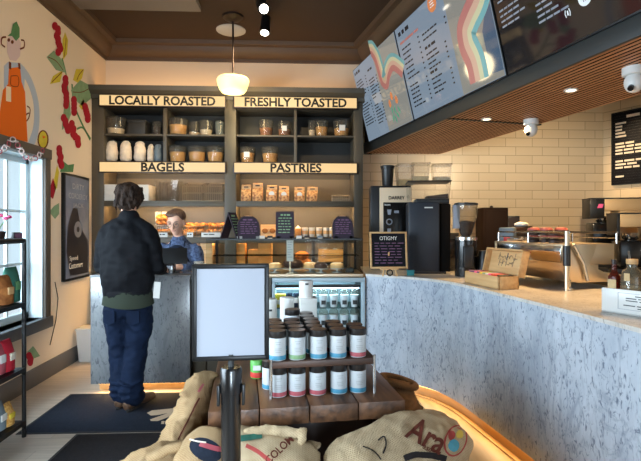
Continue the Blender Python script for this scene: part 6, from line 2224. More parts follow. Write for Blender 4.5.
# figure
stroke('painted_sleeve', [(19, 67), (29, 80), (36, 103), (36, 128), (30, 147)], 0.085, 'mural_blue', 0)
paint('painted_shirt', [(4, 66), (8, 62), (20, 63), (25, 68), (24, 90), (4, 95)], 'mural_blue', 1)
paint('painted_apron', [(9, 68), (20, 67), (21.5, 82), (25, 92), (27.5, 142), (-4, 136), (0, 110), (3, 90), (8, 84)], 'mural_orange', 2)
for pts in ([(10, 69), (10, 62)], [(19.5, 69), (19, 63)]):
    stroke('painted_strap', pts, 0.03, 'mural_brown', 3)
paint('painted_pocket', [(11, 76), (18, 76.5), (18, 86), (11, 85)], 'mural_orange', 4)
stroke('painted_pocket_line', [(11, 76), (18, 76.5), (18, 86), (11, 85), (11, 76)], 0.006, 'mural_brown', 4)
paint('painted_card', [(6, 86), (11, 87), (11, 102), (6, 101)], 'mural_cream', 4)
paint('painted_head', [(7, 40), (10, 36), (18, 38), (21, 43), (20, 56), (16, 61), (10, 60), (7, 52)], 'mural_pink', 1)
stroke('painted_ear', [(5, 47), (1.5, 44), (2, 38), (6, 37)], 0.014, 'mural_brown', 2)
stroke('painted_ear', [(20, 49), (24, 47), (24, 41), (21, 40)], 0.014, 'mural_brown', 2)
for pts in (oval(8.8, 40, 1.3, 1.8), oval(12.3, 42, 1.4, 1.9)):
    paint('painted_eye', pts, 'mural_brown', 3)
paint('painted_cap', [(7.5, 36), (11, 33), (13, 24), (16.5, 21.5), (19.5, 28), (19.5, 37), (16, 41), (12, 36)], 'mural_leaf', 3)
stroke('painted_squiggle', [(27, 106), (30, 109), (29, 117), (26, 121), (26, 115), (29, 113)], 0.012, 'mural_brown', 1)
paint('painted_bird_outline', oval(43, 139.5, 5.6, 9.5), 'mural_brown', 1)
paint('painted_bird', oval(43, 139.5, 4.2, 8.2), 'mural_yellow', 2)
paint('painted_beak', [(42.5, 135.5), (46, 137), (43, 138.5)], 'mural_orange', 3)
# vines
stroke('painted_stem', [(62, 58), (66, 74), (68, 92), (70, 112)], 0.022, 'mural_leaf', 0)
stroke('painted_stem', [(72, 84), (74, 104), (83, 126), (90.5, 139)], 0.03, 'mural_leaf', 0)
stroke('painted_stem', [(77, 129), (83, 128), (90, 140)], 0.02, 'mural_leaf', 0)
for pts, m in (([(46.5, 57), (54, 50.5), (62, 60), (66, 73), (56, 70)], 'mural_green'), ([(50, 84), (53, 76), (63, 70), (60, 82)], 'mural_yellow'), ([(62.5, 40), (65, 32), (68, 40), (67, 54), (63, 60)], 'mural_yellow'),
               ([(73, 80), (76, 69), (84, 69), (82, 78), (78, 83)], 'mural_yellow'), ([(71, 90), (80, 80), (91, 86), (90.5, 99), (82, 106), (73, 98)], 'mural_green'), ([(79, 106), (84, 98), (85, 107), (82, 110)], 'mural_yellow'),
               ([(62, 125), (64, 108), (69, 104), (71, 114), (67, 125), (62, 130)], 'mural_green'), ([(54, 180), (57, 165), (59, 172), (57, 188), (54, 191)], 'mural_yellow'), ([(60, 172), (63, 161), (68, 165), (74, 164), (73, 172)], 'mural_leaf'),
               ([(49, 212), (54, 206), (59, 203), (59, 214), (55, 219)], 'mural_green'), ([(50.5, 186), (53, 178), (56, 188), (53, 199), (49.5, 196)], 'mural_red'), ([(27, 352), (33, 346), (36, 350), (40, 356), (30, 360)], 'mural_green')):
    paint('painted_leaf', pts, m, 1)
for pts in ([(48, 57), (56, 61), (63, 70)], [(73, 92), (82, 92), (90, 88)], [(52, 82), (57, 77), (62, 72)], [(77, 80), (79, 75), (83, 70)], [(64, 57), (65.5, 46), (66, 38)]):
    stroke('painted_vein', pts, 0.008, 'mural_brown', 2)
cluster(58, 39, 6, 13, 9, 1)
cluster(65.5, 92, 3, 13, 8, 2)
cluster(66, 124, 5, 6, 5, 3)
cluster(75, 134, 7, 10, 9, 4)
cluster(86, 113, 4, 6, 5, 5)
cluster(74, 106, 1, 6, 4, 6)
cluster(60.5, 157, 3, 8, 5, 7)
cluster(30, 359, 2, 3, 3, 8)

# framed poster
pa, pbm = PXW(61, 172.5, XL), PXW(87, 276, XL)
yA, yB2 = pa.y, pbm.y - 0.02
fo_ = thing('framed_poster', 'tall dark framed advertising poster on the left wall beside the shelves', 'poster', (XL, yA, 0.865))
H_ = 1.085
W_ = yB2 - yA
MB().box(0.0, 0.035, 0, W_, 0, H_).build('frame', 'black_metal', fo_, bevel=0.003)
sh_ = MB().box(0.0352, 0.037, 0.022, W_ - 0.022, 0.025, H_ - 0.025).build('print', 'poster', fo_)
fg = MB()
fg.prism([(0.0372, W_ * 0.05, 0.30), (0.0372, W_ * 0.10, 0.55), (0.0372, W_ * 0.30, 0.74), (0.0372, W_ * 0.48, 0.74), (0.0372, W_ * 0.60, 0.55), (0.0372, W_ * 0.92, 0.40), (0.0372, W_ * 0.92, 0.05), (0.0372, W_ * 0.2, 0.05)], (0.0006, 0, 0))
fg.build('photo_figure', 'poster_dark', sh_, smooth=0)
fc = MB().prism([(0.0382, W_ * 0.50 + 0.085 * math.cos(a), 0.52 + 0.085 * math.sin(a)) for a in [2 * PI * k / 20 for k in range(20)]], (0.0006, 0, 0)).build('photo_plate', 'poster_grey', sh_, smooth=0)
fc2 = MB().prism([(0.039, W_ * 0.50 + 0.03 * math.cos(a), 0.52 + 0.03 * math.sin(a)) for a in [2 * PI * k / 16 for k in range(16)]], (0.0006, 0, 0)).build('photo_plate_centre', 'poster_dark', sh_, smooth=0)
for i, s_ in enumerate(('DIRTY', 'CORDEROY', 'JACK')):
    text_obj(s_, 'lettering', 'poster_grey', sh_, (0.0375, W_ * 0.52, H_ - 0.12 - i * 0.10), (0, 1, 0), (0, 0, 1), w=[0.26, 0.42, 0.24][i], h=0.055, depth=0.001)
for i, s_ in enumerate(('Speed', 'Customers')):
    text_obj(s_, 'lettering', 'white_ink', sh_, (0.0385, W_ * [0.33, 0.42][i], 0.22 - i * 0.07), (0, 1, 0), (0, 0, 1), w=[0.18, 0.30][i], h=0.06, depth=0.001)

# paper chain on the window head
gc = thing('paper_chain', 'pink and white paper chain draped over the window head', 'garland', (XL + 0.06, 4.0, 2.0))
key = [(-14, 150), (0, 151), (7, 146), (13, 139.5), (19, 147), (26, 157), (36, 158), (43, 150)]
gp = [PXW(x, y, XL + 0.062) for x, y in key]
cp = spline([(p.y, p.z) for p in gp], 10)
acc, last, k = 0, cp[0], 0
ringm = MB().torus((0, 0, 0), 0.020, 0.0045, 14, 6).mesh('link')
ringm.materials.append(M['mural_pink'])
ringw = ringm.copy()
ringw.materials.clear()
ringw.materials.append(M['white'])
ringr = ringm.copy()
ringr.materials.clear()
ringr.materials.append(M['tin_red'])
for q in cp[1:]:
    acc += (q - last).length
    if acc > 0.031:
        o = bpy.data.objects.new('link', [ringw, ringm, ringr][[0, 1, 0, 2][k % 4]])
        COL.objects.link(o)
        o.parent = gc
        o.location = Vector((XL + 0.062, q.x, q.y)) - Vector(gc.location)
        t = q - last
        o.rotation_euler = (0.9 if k % 2 else 0.2, PI / 2 if k % 2 else 0.3, math.atan2(t.y, t.x))
        acc = 0
        k += 1
    last = q
# white carton and tissue by the far wall
t = thing('white_bin', 'small white bin against the left wall beside the service counter', 'bin', (-2.19, 5.15, 0))
MB().rings([[(-.10, -.09, 0), (.10, -.09, 0), (.10, .09, 0), (-.10, .09, 0)], [(-.12, -.11, .34), (.12, -.11, .34), (.12, .11, .34), (-.12, .11, .34)]]).build('bin_body', 'white', t, bevel=0.01)
MB().box(-.125, .125, -.115, .115, .335, .35).build('rim', 'white', t, bevel=0.004)
q = G(82, 357, 0)
t = MB().ball((0, 0, 0.03), (0.05, 0.045, 0.03), 14, 9).build('crumpled_tissue', 'crumple', loc=(q.x, q.y, 0.0))
tag(t, 'crumpled white tissue on the floor in front of the white bin', 'tissue')
cb = MB().tube([WLp(55, 282, 0.006), WLp(58, 298, 0.006), WLp(56, 320, 0.006), WLp(50, 345, 0.006)], 0.004, 6).build('wall_cable', 'taupe')
tag(cb, 'thin grey cable trailing down the left wall below the poster', 'cable')

# ================================================================== MATS
def mat_(name, label, x0, x1, y0, y1, m):
    t = thing(name, label, 'mat', ((x0 + x1) / 2, (y0 + y1) / 2, 0.0005))
    w, d = (x1 - x0) / 2, (y1 - y0) / 2
    MB().box(-w, w, -d, d, 0, 0.005).build('rubber_backing', 'mat_edge', t, bevel=0.002)
    MB().box(-w + 0.02, w - 0.02, -d + 0.02, d - 0.02, 0.004, 0.0075).build('pile', m, t, bevel=0.001)
    return t
m1 = mat_('entrance_mat', 'navy entrance mat with a beige emblem, under the customer at the counter', -1.91, -0.62, 3.30, 4.08, 'mat_navy')
mat_('entrance_mat', 'charcoal entrance mat nearest the camera, left of the sacks', -1.50, -0.50, 2.0, 3.285, 'mat_black')
em_ = MB()
def mp(px, py):
    v = G(px, py, 0.008)
    return v - Vector(m1.location)
em_.prism([mp(147, 413), mp(152, 410.5), (mp(172, 408.5)), mp(184, 407.5), mp(184, 410), mp(170, 412.5), mp(158, 415), mp(151, 415.5)], (0, 0, 0.0008))
em_.prism([mp(150, 419.5), mp(160, 416), mp(172, 411.5), mp(178, 410), mp(176, 413), mp(166, 418), mp(158, 421), mp(151, 421)], (0, 0, 0.0008))
em_.build('emblem', 'mat_print', m1, smooth=0)
em_ = MB()
for a in (161, 165):
    em_.prism([mp(a, 424), mp(a + 3, 424), mp(a + 3.6, 421), mp(a + 0.6, 421)], (0, 0, 0.0008))
em_.build('small_print', 'mat_print', m1, smooth=0)

# ================================================================== TABLE OF TINS
TZ = 0.62
fl_, fr_ = G(207.5, 412, TZ), G(405.5, 400, TZ)
tx = (fr_ - fl_)
TWd = tx.length
ta = math.atan2(tx.y, tx.x)
tab = thing('display_table', 'heavy worn plank table carrying tea tins, ringed by coffee sacks', 'table', (fl_.x, fl_.y, 0), ta)
TDp = 0.86
npl = 4
for i in range(npl):
    x0 = TWd * i / npl
    MB().box(x0 + 0.002, x0 + TWd / npl - 0.002, 0, TDp, TZ - 0.078, TZ).build('top_plank', 'plank_top', tab, bevel=0.005)
bx = MB()
MB().box(0.06, TWd - 0.06, 0.24, TDp - 0.06, 0.02, TZ - 0.08).build('box_base', 'dark_brown', tab, bevel=0.004)
for x in (0.03, TWd - 0.09):
    for y in (0.20, TDp - 0.09):
        MB().box(x, x + 0.06, y, y + 0.06, 0, TZ - 0.079).build('leg', 'dark_brown', tab, bevel=0.004)
RT = Matrix.Rotation(ta, 3, 'Z')
def T(x, y, z=0.0):
    v = RT @ Vector((x, y, 0))
    return Vector((fl_.x + v.x, fl_.y + v.y, TZ + z))
# riser
ra_, rb_ = G(271, 399, TZ), G(374.5, 393, TZ)
rdir = rb_ - ra_
RL = rdir.length
rang = math.atan2(rdir.y, rdir.x)
RR = Matrix.Rotation(rang, 3, 'Z')
ris = thing('display_riser', 'walnut riser shelf on chrome rods, stacked with tea tins', 'riser', (ra_.x, ra_.y, TZ), rang)
RD = 0.56
RZ = 0.168
MB().box(-0.005, RL + 0.005, -0.005, RD, RZ - 0.03, RZ).build('shelf_board', 'walnut', ris, bevel=0.003)
MB().box(0.02, RL - 0.02, RD - 0.02, RD, 0.0, RZ - 0.03).build('back_board', 'walnut', ris)
for x in (0.0, RL):
    for y in (0.0, RD - 0.02):
        MB().cyl((x, y, 0.0), (x, y, RZ + 0.012), 0.008, None, 12).build('chrome_rod', 'chrome', ris)
def RP(x, y, z):
    v = RR @ Vector((x, y, 0))
    return Vector((ra_.x + v.x, ra_.y + v.y, TZ + z))
# tin prototype meshes
TH_, TRr = 0.134, 0.0405
def tin_meshes():
    d = {}
    d['tin_body'] = MB().lathe([(TRr * 0.96, 0), (TRr, 0.003), (TRr, 0.022), (TRr * 0.999, 0.0225), (TRr * 0.999, 0.102), (TRr * 0.985, 0.104), (0.001, 0.104)], n=28)
    return d
def make_tin(label, loc, band, rz=0.0, group='tea tins on the table'):
    t = thing('tea_tin', label, 'tin', loc, rz, group)
    for nm in ('tin_body', 'tin_lid', 'colour_band', 'label_print'):
        key = nm if nm != 'colour_band' else nm + band
        me = TM.get(key)
        o = bpy.data.objects.new(nm, me)
        COL.objects.link(o)
        o.parent = t
        if nm == 'colour_band':
            pass
    return t
TM = {}
def reg(key, mb, m):
    me = mb.mesh(key)
    for x in (m if isinstance(m, (list, tuple)) else [m]):
        me.materials.append(M[x])
    TM[key] = me
reg('tin_body', MB().lathe([(TRr * 0.96, 0), (TRr, 0.003), (TRr, 0.102), (TRr * 0.985, 0.104), (0.001, 0.104)], n=28), 'tin_white')
mb = MB().lathe([(TRr * 1.0, 0.1035), (TRr * 1.02, 0.105), (TRr * 1.02, 0.1325), (TRr * 0.98, TH_)], n=28)
mb.mi = 1
mb.lathe([(TRr * 0.97, TH_ - 0.0015), (TRr * 0.97, TH_ + 0.0004), (0.001, TH_ + 0.0006)], n=28)
reg('tin_lid', mb, ['tin_lid', 'tin_lid_top'])
for b_ in ('blue', 'green', 'red'):
    reg('colour_band' + b_, MB().lathe([(TRr * 1.004, 0.004), (TRr * 1.008, 0.0045), (TRr * 1.008, 0.023), (TRr * 1.004, 0.0235)], n=28), 'tin_' + b_)
mb = MB()
for i, (w, z) in enumerate(((0.7, 0.085), (0.5, 0.075), (0.8, 0.055), (0.8, 0.047), (0.6, 0.039))):
    k = 6
    aa = [(-w / 2 + w * j / k) for j in range(k + 1)]
    r0, r1 = TRr * 1.001, TRr * 1.006
    hh = 0.003
    mb.rings([[(r0 * math.sin(a), -r0 * math.cos(a), z), (r1 * math.sin(a), -r1 * math.cos(a), z), (r1 * math.sin(a), -r1 * math.cos(a), z + hh), (r0 * math.sin(a), -r0 * math.cos(a), z + hh)] for a in aa])
reg('label_print', mb, 'tin_text')
cols = [RL * f for f in (0.075, 0.255, 0.455, 0.665, 0.855)]
low = ['red', 'red', 'red', 'blue', 'blue']
for i in range(5):
    make_tin('white tin with %s band, %s of the five tins under the riser shelf' % (low[i], ORD[i] if i < 4 else 'rightmost'), RP(cols[i], 0.045, 0.001), low[i], rang)
make_tin('white tin with blue band half hidden behind the left chrome rod', RP(cols[0] - 0.03, 0.155, 0.001), 'blue', rang + 0.5)
up = ['blue', 'green', 'blue', 'blue', 'red']
depth = [4, 4, 6, 3, 2]
rown = ['front', 'second', 'third', 'fourth', 'fifth', 'sixth']
for i in range(5):
    for r_ in range(depth[i]):
        b_ = up[i] if r_ == 0 else ['blue', 'red', 'green', 'blue', 'red', 'blue'][(r_ + i) % 6]
        make_tin('white tin with %s band on the riser, %s row, %s' % (b_, rown[r_], ORD[i] if i < 4 else 'rightmost') if r_ == 0 else 'dark-lidded tin on the riser, %s row from the front, %s' % (rown[r_], ['at the left end', 'second from the left end', 'in the middle', 'second from the right end', 'at the right end'][i]),
                 RP(cols[i] + (0.004 * ((r_ * 7 + i) % 3 - 1)), 0.045 + r_ * 0.088, RZ + 0.001), b_, rang + 0.3 * (r_ % 3), 'tea tins on the riser')
make_tin('single tin raised above the back rows, beside the white gift box', RP(RL * 0.285, 0.045 + 4 * 0.088, RZ + 0.038), 'blue', rang)
bl = MB().box(-0.05, 0.05, -0.04, 0.04, 0, 0.036).build('wooden_block', 'walnut', loc=RP(RL * 0.285, 0.045 + 4 * 0.088, RZ + 0.001), bevel=0.003)
bl.rotation_euler = (0, 0, rang)
tag(bl, 'small walnut block lifting one tin at the back of the riser', 'block')
# white boxes and canisters at the back of the table
def gift(px, py0, py1, w, label, kind, d=2.86, z0=TZ):
    zt = EYE - (py0 - 228) / FPX * d
    zb_ = z0
    p = P(px, 228, d)
    t = thing('gift_box' if kind == 'box' else 'paper_canister', label, 'box' if kind == 'box' else 'canister', (p.x, p.y, zb_ + 0.001), rang)
    h = zt - zb_ - 0.001
    if kind == 'box':
        MB().box(-w / 2, w / 2, -w / 2, w / 2, 0, h).build('box_body', 'white', t, bevel=0.003)
        MB().box(-w / 2 - .001, w / 2 + .001, -w / 2 - .001, w / 2 + .001, h - 0.03, h + 0.001).build('lid', 'white', t, bevel=0.002)
    else:
        MB().lathe([(w / 2, 0), (w / 2, h), (w / 2 * .96, h + .001), (0.001, h + .001)], n=26).build('canister_body', 'white', t)
        MB().lathe([(w / 2 * 1.02, h - 0.02), (w / 2 * 1.02, h), (w / 2 * .9, h + .003), (0.001, h + .003)], n=26).build('lid', 'white_gloss', t)
        MB().box(-0.01, 0.01, -w / 2 - 0.0012, -w / 2 + 0.003, h * 0.8, h * 0.8 + 0.012).build('printed_mark', 'dark_grey', t)
    return zt
zt = gift(307.5, 297.5, 0, 0.10, 'square white gift box at the back of the table, under the white canister', 'box')
gift(306, 281, 0, 0.084, 'white canister standing on top of the square gift box', 'can', z0=zt)
gift(287, 297.5, 0, 0.085, 'tall white canister at the back of the table, left of the gift box', 'can')
gift(270, 299, 0, 0.085, 'tall white canister at the back, partly hidden by the blank sign frame', 'can', d=2.9)
# snack can
p = G(257, 379, TZ)
t = thing('snack_can', 'small green and red can on the table, peeping out under the sign frame', 'can', (p.x, p.y + 0.03, TZ + 0.001))
MB().lathe([(0.034, 0), (0.037, 0.004), (0.037, 0.088), (0.034, 0.092), (0.001, 0.093)], n=24).build('can_body', 'green', t)
MB().lathe([(0.0374, 0.006), (0.0378, 0.007), (0.0378, 0.026), (0.0374, 0.032)], n=24).build('red_band', 'red', t)
MB().box(-0.02, 0.02, -0.0385, -0.034, 0.045, 0.07).build('white_logo', 'white', t)

# ================================================================== SIGN STAND
ps = P(231, 366, 1.60)
q_ = 1.6 / 1.8
ss = thing('sign_stand', 'black post stand holding a blank white sheet in a black frame', 'sign stand', (ps.x, ps.y, 0), 0.06)
zt_ = ps.z
MB().lathe([(0.17, 0), (0.17, 0.012), (0.15, 0.028), (0.05, 0.034), (0.042, 0.04)], n=36).build('round_base', 'black_gloss', ss)
MB().lathe([(0.033, 0.03), (0.033, zt_ - 0.09), (0.036, zt_ - 0.088), (0.037, zt_ - 0.012), (0.032, zt_ - 0.002), (0.001, zt_)], n=32).build('post', 'black_gloss', ss)
for e in (-1, 1):
    MB().box(e * 0.0415 - 0.005, e * 0.0415 + 0.005, -0.016, 0.016, zt_ - 0.13, zt_ - 0.06).build('belt_clip', 'black_plastic', ss, bevel=0.003)
MB().cyl((0, 0, zt_ - 0.01), (0, 0, zt_ + 0.04), 0.010, None, 14).build('neck', 'dark_grey', ss)
fw, fz0, fz1 = 0.128, zt_ + 0.020, zt_ + 0.345
mb = MB()
for a in ((-fw, fw, fz0, fz0 + 0.016), (-fw, fw, fz1 - 0.016, fz1), (-fw, -fw + 0.016, fz0, fz1), (fw - 0.016, fw, fz0, fz1)):
    mb.box(a[0], a[1], -0.012, 0.012, a[2], a[3])
mb.build('frame', 'black_metal', ss, bevel=0.004)
MB().box(-fw + 0.012, fw - 0.012, -0.006, 0.004, fz0 + 0.012, fz1 - 0.012).build('blank_sheet', 'paper', ss)

# ================================================================== COFFEE SACKS
def crease(out, L, lump, seed, am=1.0):
    ns_ = [v.normal.copy() for v in out.vertices]
    for v, nn in zip(out.vertices, ns_):
        p = v.co
        k = noise.noise(Vector((p.x * 5, p.y * 5, p.z * 6 + seed)))
        k2 = noise.noise(Vector((p.x * 17 + seed, p.y * 13, p.z * 22)))
        k3 = noise.noise(Vector((p.x * 40 + seed, p.y * 36, p.z * 40)))
        edge = min(1, abs(p.x) / (L / 2)) ** 2
        cr_ = math.sin(p.y * 70 + 4 * noise.noise(Vector((p.x * 6, p.y * 6, seed)))) * edge
        q = Vector((p.x * 5 + p.z * 3 + 0.5 * k, p.y * 7 - p.x * 3, p.z * 9 + seed * 1.7))
        r1 = (1 - abs(noise.noise(q))) ** 7
        r2 = (1 - abs(noise.noise(q * 2.1 + Vector((3.3, 1.1, seed)))) ) ** 6
        v.co += nn * (lump * k + 0.006 * k2 + 0.003 * k3 + 0.005 * cr_ + am * (0.020 * r1 + 0.009 * r2 - 0.01))

def sack(name, label, loc, size, rz, m, seed, tilt=(0, 0), bulge=0.25, ears=True, cut=None, pw=2.8, lump=0.022, am=1.0):
    L, Wd, Hh = size
    n, mm_ = 56, 34
    bm = bmesh.new()
    rings = []
    def se(v, e):
        return math.copysign(abs(v) ** e, v)
    for i in range(mm_ + 1):
        ph = -PI / 2 + PI * i / mm_
        ring = []
        for k in range(n):
            th = 2 * PI * k / n
            cx_ = se(math.cos(ph), 2 / pw) * se(math.cos(th), 2 / pw)
            cy_ = se(math.cos(ph), 2 / pw) * se(math.sin(th), 2 / pw)
            cz_ = se(math.sin(ph), 2 / 2.2)
            ring.append(Vector((cx_ * L / 2, cy_ * Wd / 2, cz_ * Hh / 2)))
        rings.append(ring)
    mb = MB()
    mb.bm.free()
    mb.bm = bm
    mb.rings(rings)
    if ears:
        for ex in (-1, 1):
            for ey in (-1, 1):
                mb.limb([(ex * L * 0.40, ey * Wd * 0.40, 0), (ex * L * 0.475, ey * Wd * 0.47, 0.008)], [(0.045, 0.03), (0.018, 0.014)], 10)
    me = mb.mesh('sk', smooth=0)
    o = bpy.data.objects.new('sk', me)
    COL.objects.link(o)
    r = o.modifiers.new('r', 'REMESH')
    r.mode = 'VOXEL'
    r.voxel_size = 0.011
    s_ = o.modifiers.new('s', 'SMOOTH')
    s_.iterations = 5
    out = apply_mods(o)
    bpy.data.objects.remove(o)
    bpy.data.meshes.remove(me)
    crease(out, L, lump, seed, am)
    R_ = Matrix.Rotation(rz, 3, 'Z') @ Matrix.Rotation(tilt[1], 3, 'Y') @ Matrix.Rotation(tilt[0], 3, 'X')
    for v in out.vertices:
        v.co = R_ @ v.co
    out.polygons.foreach_set('use_smooth', [True] * len(out.polygons))
    t = thing(name, label, 'sack', loc)
    out.name = 'sack_cloth'
    b = link('sack_cloth', out, m, t)
    tree = BVHTree.FromPolygons([v.co.copy() for v in out.vertices], [tuple(p.vertices) for p in out.polygons])
    return t, tree

def stamp_px(t, tree, polys, name, m, lift=0.0035):
    """print flat shapes onto the cloth: each polygon is given where it is read on the sack and follows its surface"""
    mb = MB()
    o0 = Vector(t.location)
    eye = Vector((0, 0, EYE))
    for pts in polys:
        vs = []
        for (x, y) in pts:
            d = (P(x, y, 1.0) - eye).normalized()
            hit, nrm, _, _ = tree.ray_cast(eye - o0, d)
            if hit is None:
                vs = None
                break
            vs.append((hit + nrm * lift))
        if vs:
            bv = [mb.bm.verts.new(v) for v in vs]
            try:
                mb.bm.faces.new(bv)
            except ValueError:
                pass
    if len(mb.bm.faces):
        return mb.build(name, m, t, smooth=0)
    mb.bm.free()

def text_polys(s, px, py, w, h, ang):
    bm = text_mesh(s, w, h, 0, 0.02)
    bmesh.ops.triangulate(bm, faces=bm.faces)
    for _ in range(3):
        es_ = [e for e in bm.edges if e.calc_length() > 2.0]
        if es_:
            bmesh.ops.subdivide_edges(bm, edges=es_, cuts=1)
            bmesh.ops.triangulate(bm, faces=bm.faces)
    out = []
    for f in bm.faces:
        out.append([(px + v.co.x * math.cos(ang) + v.co.y * math.sin(ang), py + v.co.x * math.sin(ang) - v.co.y * math.cos(ang)) for v in f.verts])
    bm.free()
    return out
def band_polys(pts, w):
    c = spline(pts, 8)
    out = []
    m = max(1, int(w / 1.6))
    N = []
    for i in range(len(c)):
        t = (c[min(i + 1, len(c) - 1)] - c[max(i - 1, 0)]).normalized()
        N.append(Vector((-t.y, t.x)) * w)
    for i in range(len(c) - 1):
        for j in range(m):
            f0, f1 = j / m - 0.5, (j + 1) / m - 0.5
            out.append([tuple(c[i] + N[i] * f1), tuple(c[i + 1] + N[i + 1] * f1), tuple(c[i + 1] + N[i + 1] * f0), tuple(c[i] + N[i] * f0)])
    return out
def disc_polys(cx_, cy_, rx, ry, a0=0.0, n=22, rings=6):
    out = []
    for r_ in range(rings):
        f0, f1 = r_ / rings, (r_ + 1) / rings
        for k in range(n):
            a, b = 2 * PI * k / n, 2 * PI * (k + 1) / n
            q = [(f0, a), (f1, a), (f1, b)] + ([(f0, b)] if r_ else [])
            pts = []
            for f, x in q:
                u, v = rx * f * math.cos(x), ry * f * math.sin(x)
                pts.append((cx_ + u * math.cos(a0) - v * math.sin(a0), cy_ + u * math.sin(a0) + v * math.cos(a0)))
            out.append(pts)
    return out

# right-hand printed sack, on top of another
def at3(px, py, d):
    return P(px, py, d)
c = at3(399, 453, 1.98)
sR, trR = sack('coffee_sack', 'pale printed sack lying in front of the table at right, with a round colour emblem', (c.x, c.y, c.z), (0.66, 0.34, 0.22), 0.34, 'burlap', 3.0, tilt=(0.25, -0.12), ears=False, am=0.30)
sack('coffee_sack', 'plain sack lying underneath the printed sack at right', (c.x - 0.02, c.y - 0.02, 0.19), (0.66, 0.38, 0.38), 0.34, 'burlap_tan', 8.0, ears=False)
stamp_px(sR, trR, text_polys('Ara', 427, 436, 40, 24, 0.50), 'printed_lettering', 'print_brown')
stamp_px(sR, trR, disc_polys(455, 441, 11, 16, 0.35), 'emblem_ring', 'print_red', 0.0035)
stamp_px(sR, trR, disc_polys(455, 441, 9.6, 14.2, 0.35), 'emblem_ground', 'burlap', 0.0045)
stamp_px(sR, trR, disc_polys(453, 446, 5.5, 6, 0.2), 'emblem_patch', 'print_blue', 0.0055)
stamp_px(sR, trR, disc_polys(459, 435, 3.6, 4.4, 0.2), 'emblem_patch', 'print_yellow', 0.0055)
stamp_px(sR, trR, disc_polys(451, 436, 3.6, 5, 0.2), 'emblem_patch', 'print_red', 0.0055)
stamp_px(sR, trR, band_polys([(378, 441), (384, 437), (386, 445), (383, 454)], 1.5) + band_polys([(363, 447), (374, 452), (381, 460)], 1.3), 'ink_scrawl', 'print_black')
stamp_px(sR, trR, text_polys('250', 427, 449, 9, 4, 0.5), 'small_print', 'print_brown')
stamp_px(sR, trR, band_polys([(404, 459), (416, 455), (432, 456), (446, 459)], 6), 'dark_stamp', 'print_black')

c = at3(268, 463, 1.96)
sM, trM = sack('coffee_sack', 'sack with green and red stripes in front of the table, behind the black post', (c.x, c.y, c.z), (0.44, 0.26, 0.25), -0.10, 'burlap', 5.0, tilt=(0.35, 0.06), am=0.4)
sack('coffee_sack', 'plain sack lying underneath the striped sack', (c.x, c.y, 0.17), (0.46, 0.28, 0.34), -0.1, 'burlap_tan', 12.0, ears=False)
stamp_px(sM, trM, band_polys([(240, 439), (250, 438), (262, 436)], 6), 'green_stripe', 'print_green')
stamp_px(sM, trM, band_polys([(246, 446), (258, 452), (270, 461)], 4), 'red_stripe', 'print_red')
stamp_px(sM, trM, text_polys('COLOM', 279, 450, 34, 8, -0.75), 'printed_lettering', 'print_brown')
# gathered mouth of that sack
kn = MB()
pts = [at3(246, 433, 1.96), at3(268, 430, 1.96), at3(288, 432, 1.95), at3(300, 434, 1.94)]
kn.limb([Vector(p) - c for p in pts], [(0.020, 0.02), (0.024, 0.022), (0.024, 0.022), (0.020, 0.018)], 12)
kn.limb([at3(302, 430, 1.93) - c, at3(303, 438, 1.925) - c, at3(301, 444, 1.92) - c], [(0.022, 0.016), (0.016, 0.013), (0.012, 0.009)], 12)
link('rolled_mouth', fuse(kn, 0.006, 2, 0.006, 40, 3.0), 'burlap', sM)

# tan sack slumped against the left side of the table
c = at3(198, 400, 2.42)
c.z = 0.0
lb = MB()
lb.limb([(-0.09, 0.0, 0.07), (-0.08, 0, 0.22), (-0.04, 0.02, 0.40), (0.0, 0.03, 0.52), (0.015, 0.03, 0.585)], [(0.13, 0.24), (0.13, 0.24), (0.10, 0.20), (0.07, 0.16), (0.045, 0.12)], 22)
lb.limb([(-0.06, -0.10, 0.57), (0.0, -0.02, 0.61), (0.05, 0.08, 0.60)], [0.035, 0.045, 0.035], 12)
lme = fuse(lb, 0.011, 4)
crease(lme, 0.6, 0.03, 21.0)
zmin = min(v.co.z for v in lme.vertices)
for v in lme.vertices:
    v.co.z -= zmin
sL = thing('coffee_sack', 'tall tan sack slumped against the left side of the table', 'sack', c)
link('sack_cloth', lme, 'burlap_tan', sL)
trL = BVHTree.FromPolygons([v.co.copy() for v in lme.vertices], [tuple(p.vertices) for p in lme.polygons])
stamp_px(sL, trL, band_polys([(199, 398), (193, 410), (186, 424), (178, 440)], 1.6), 'dark_seam', 'print_brown')
stamp_px(sL, trL, band_polys([(203, 384), (198, 392)], 2.0), 'red_pattern', 'tin_red')
# dark printed sack between it and the post
c = at3(206, 456, 1.94)
sD, trD = sack('coffee_sack', 'dark printed sack wedged between the table corner and the black post', (c.x, c.y, c.z - 0.02), (0.22, 0.20, 0.26), 0.2, 'burlap_tan', 31.0, tilt=(0.3, 0), ears=False, lump=0.015, am=0.3)
stamp_px(sD, trD, disc_polys(206, 450, 17, 11, 0.4, rings=4), 'dark_panel', 'mat_navy')
stamp_px(sD, trD, band_polys([(200, 444), (212, 448), (222, 450)], 5), 'red_pattern', 'tin_red', 0.0045)
stamp_px(sD, trD, band_polys([(190, 440), (198, 442), (206, 443)], 1.5), 'printed_bars', 'cloth_white', 0.005)
sack('coffee_sack', 'plain sack standing under the dark printed one', (c.x, c.y, 0.19), (0.26, 0.24, 0.38), 0.2, 'burlap_tan', 33.0, ears=False, lump=0.015)
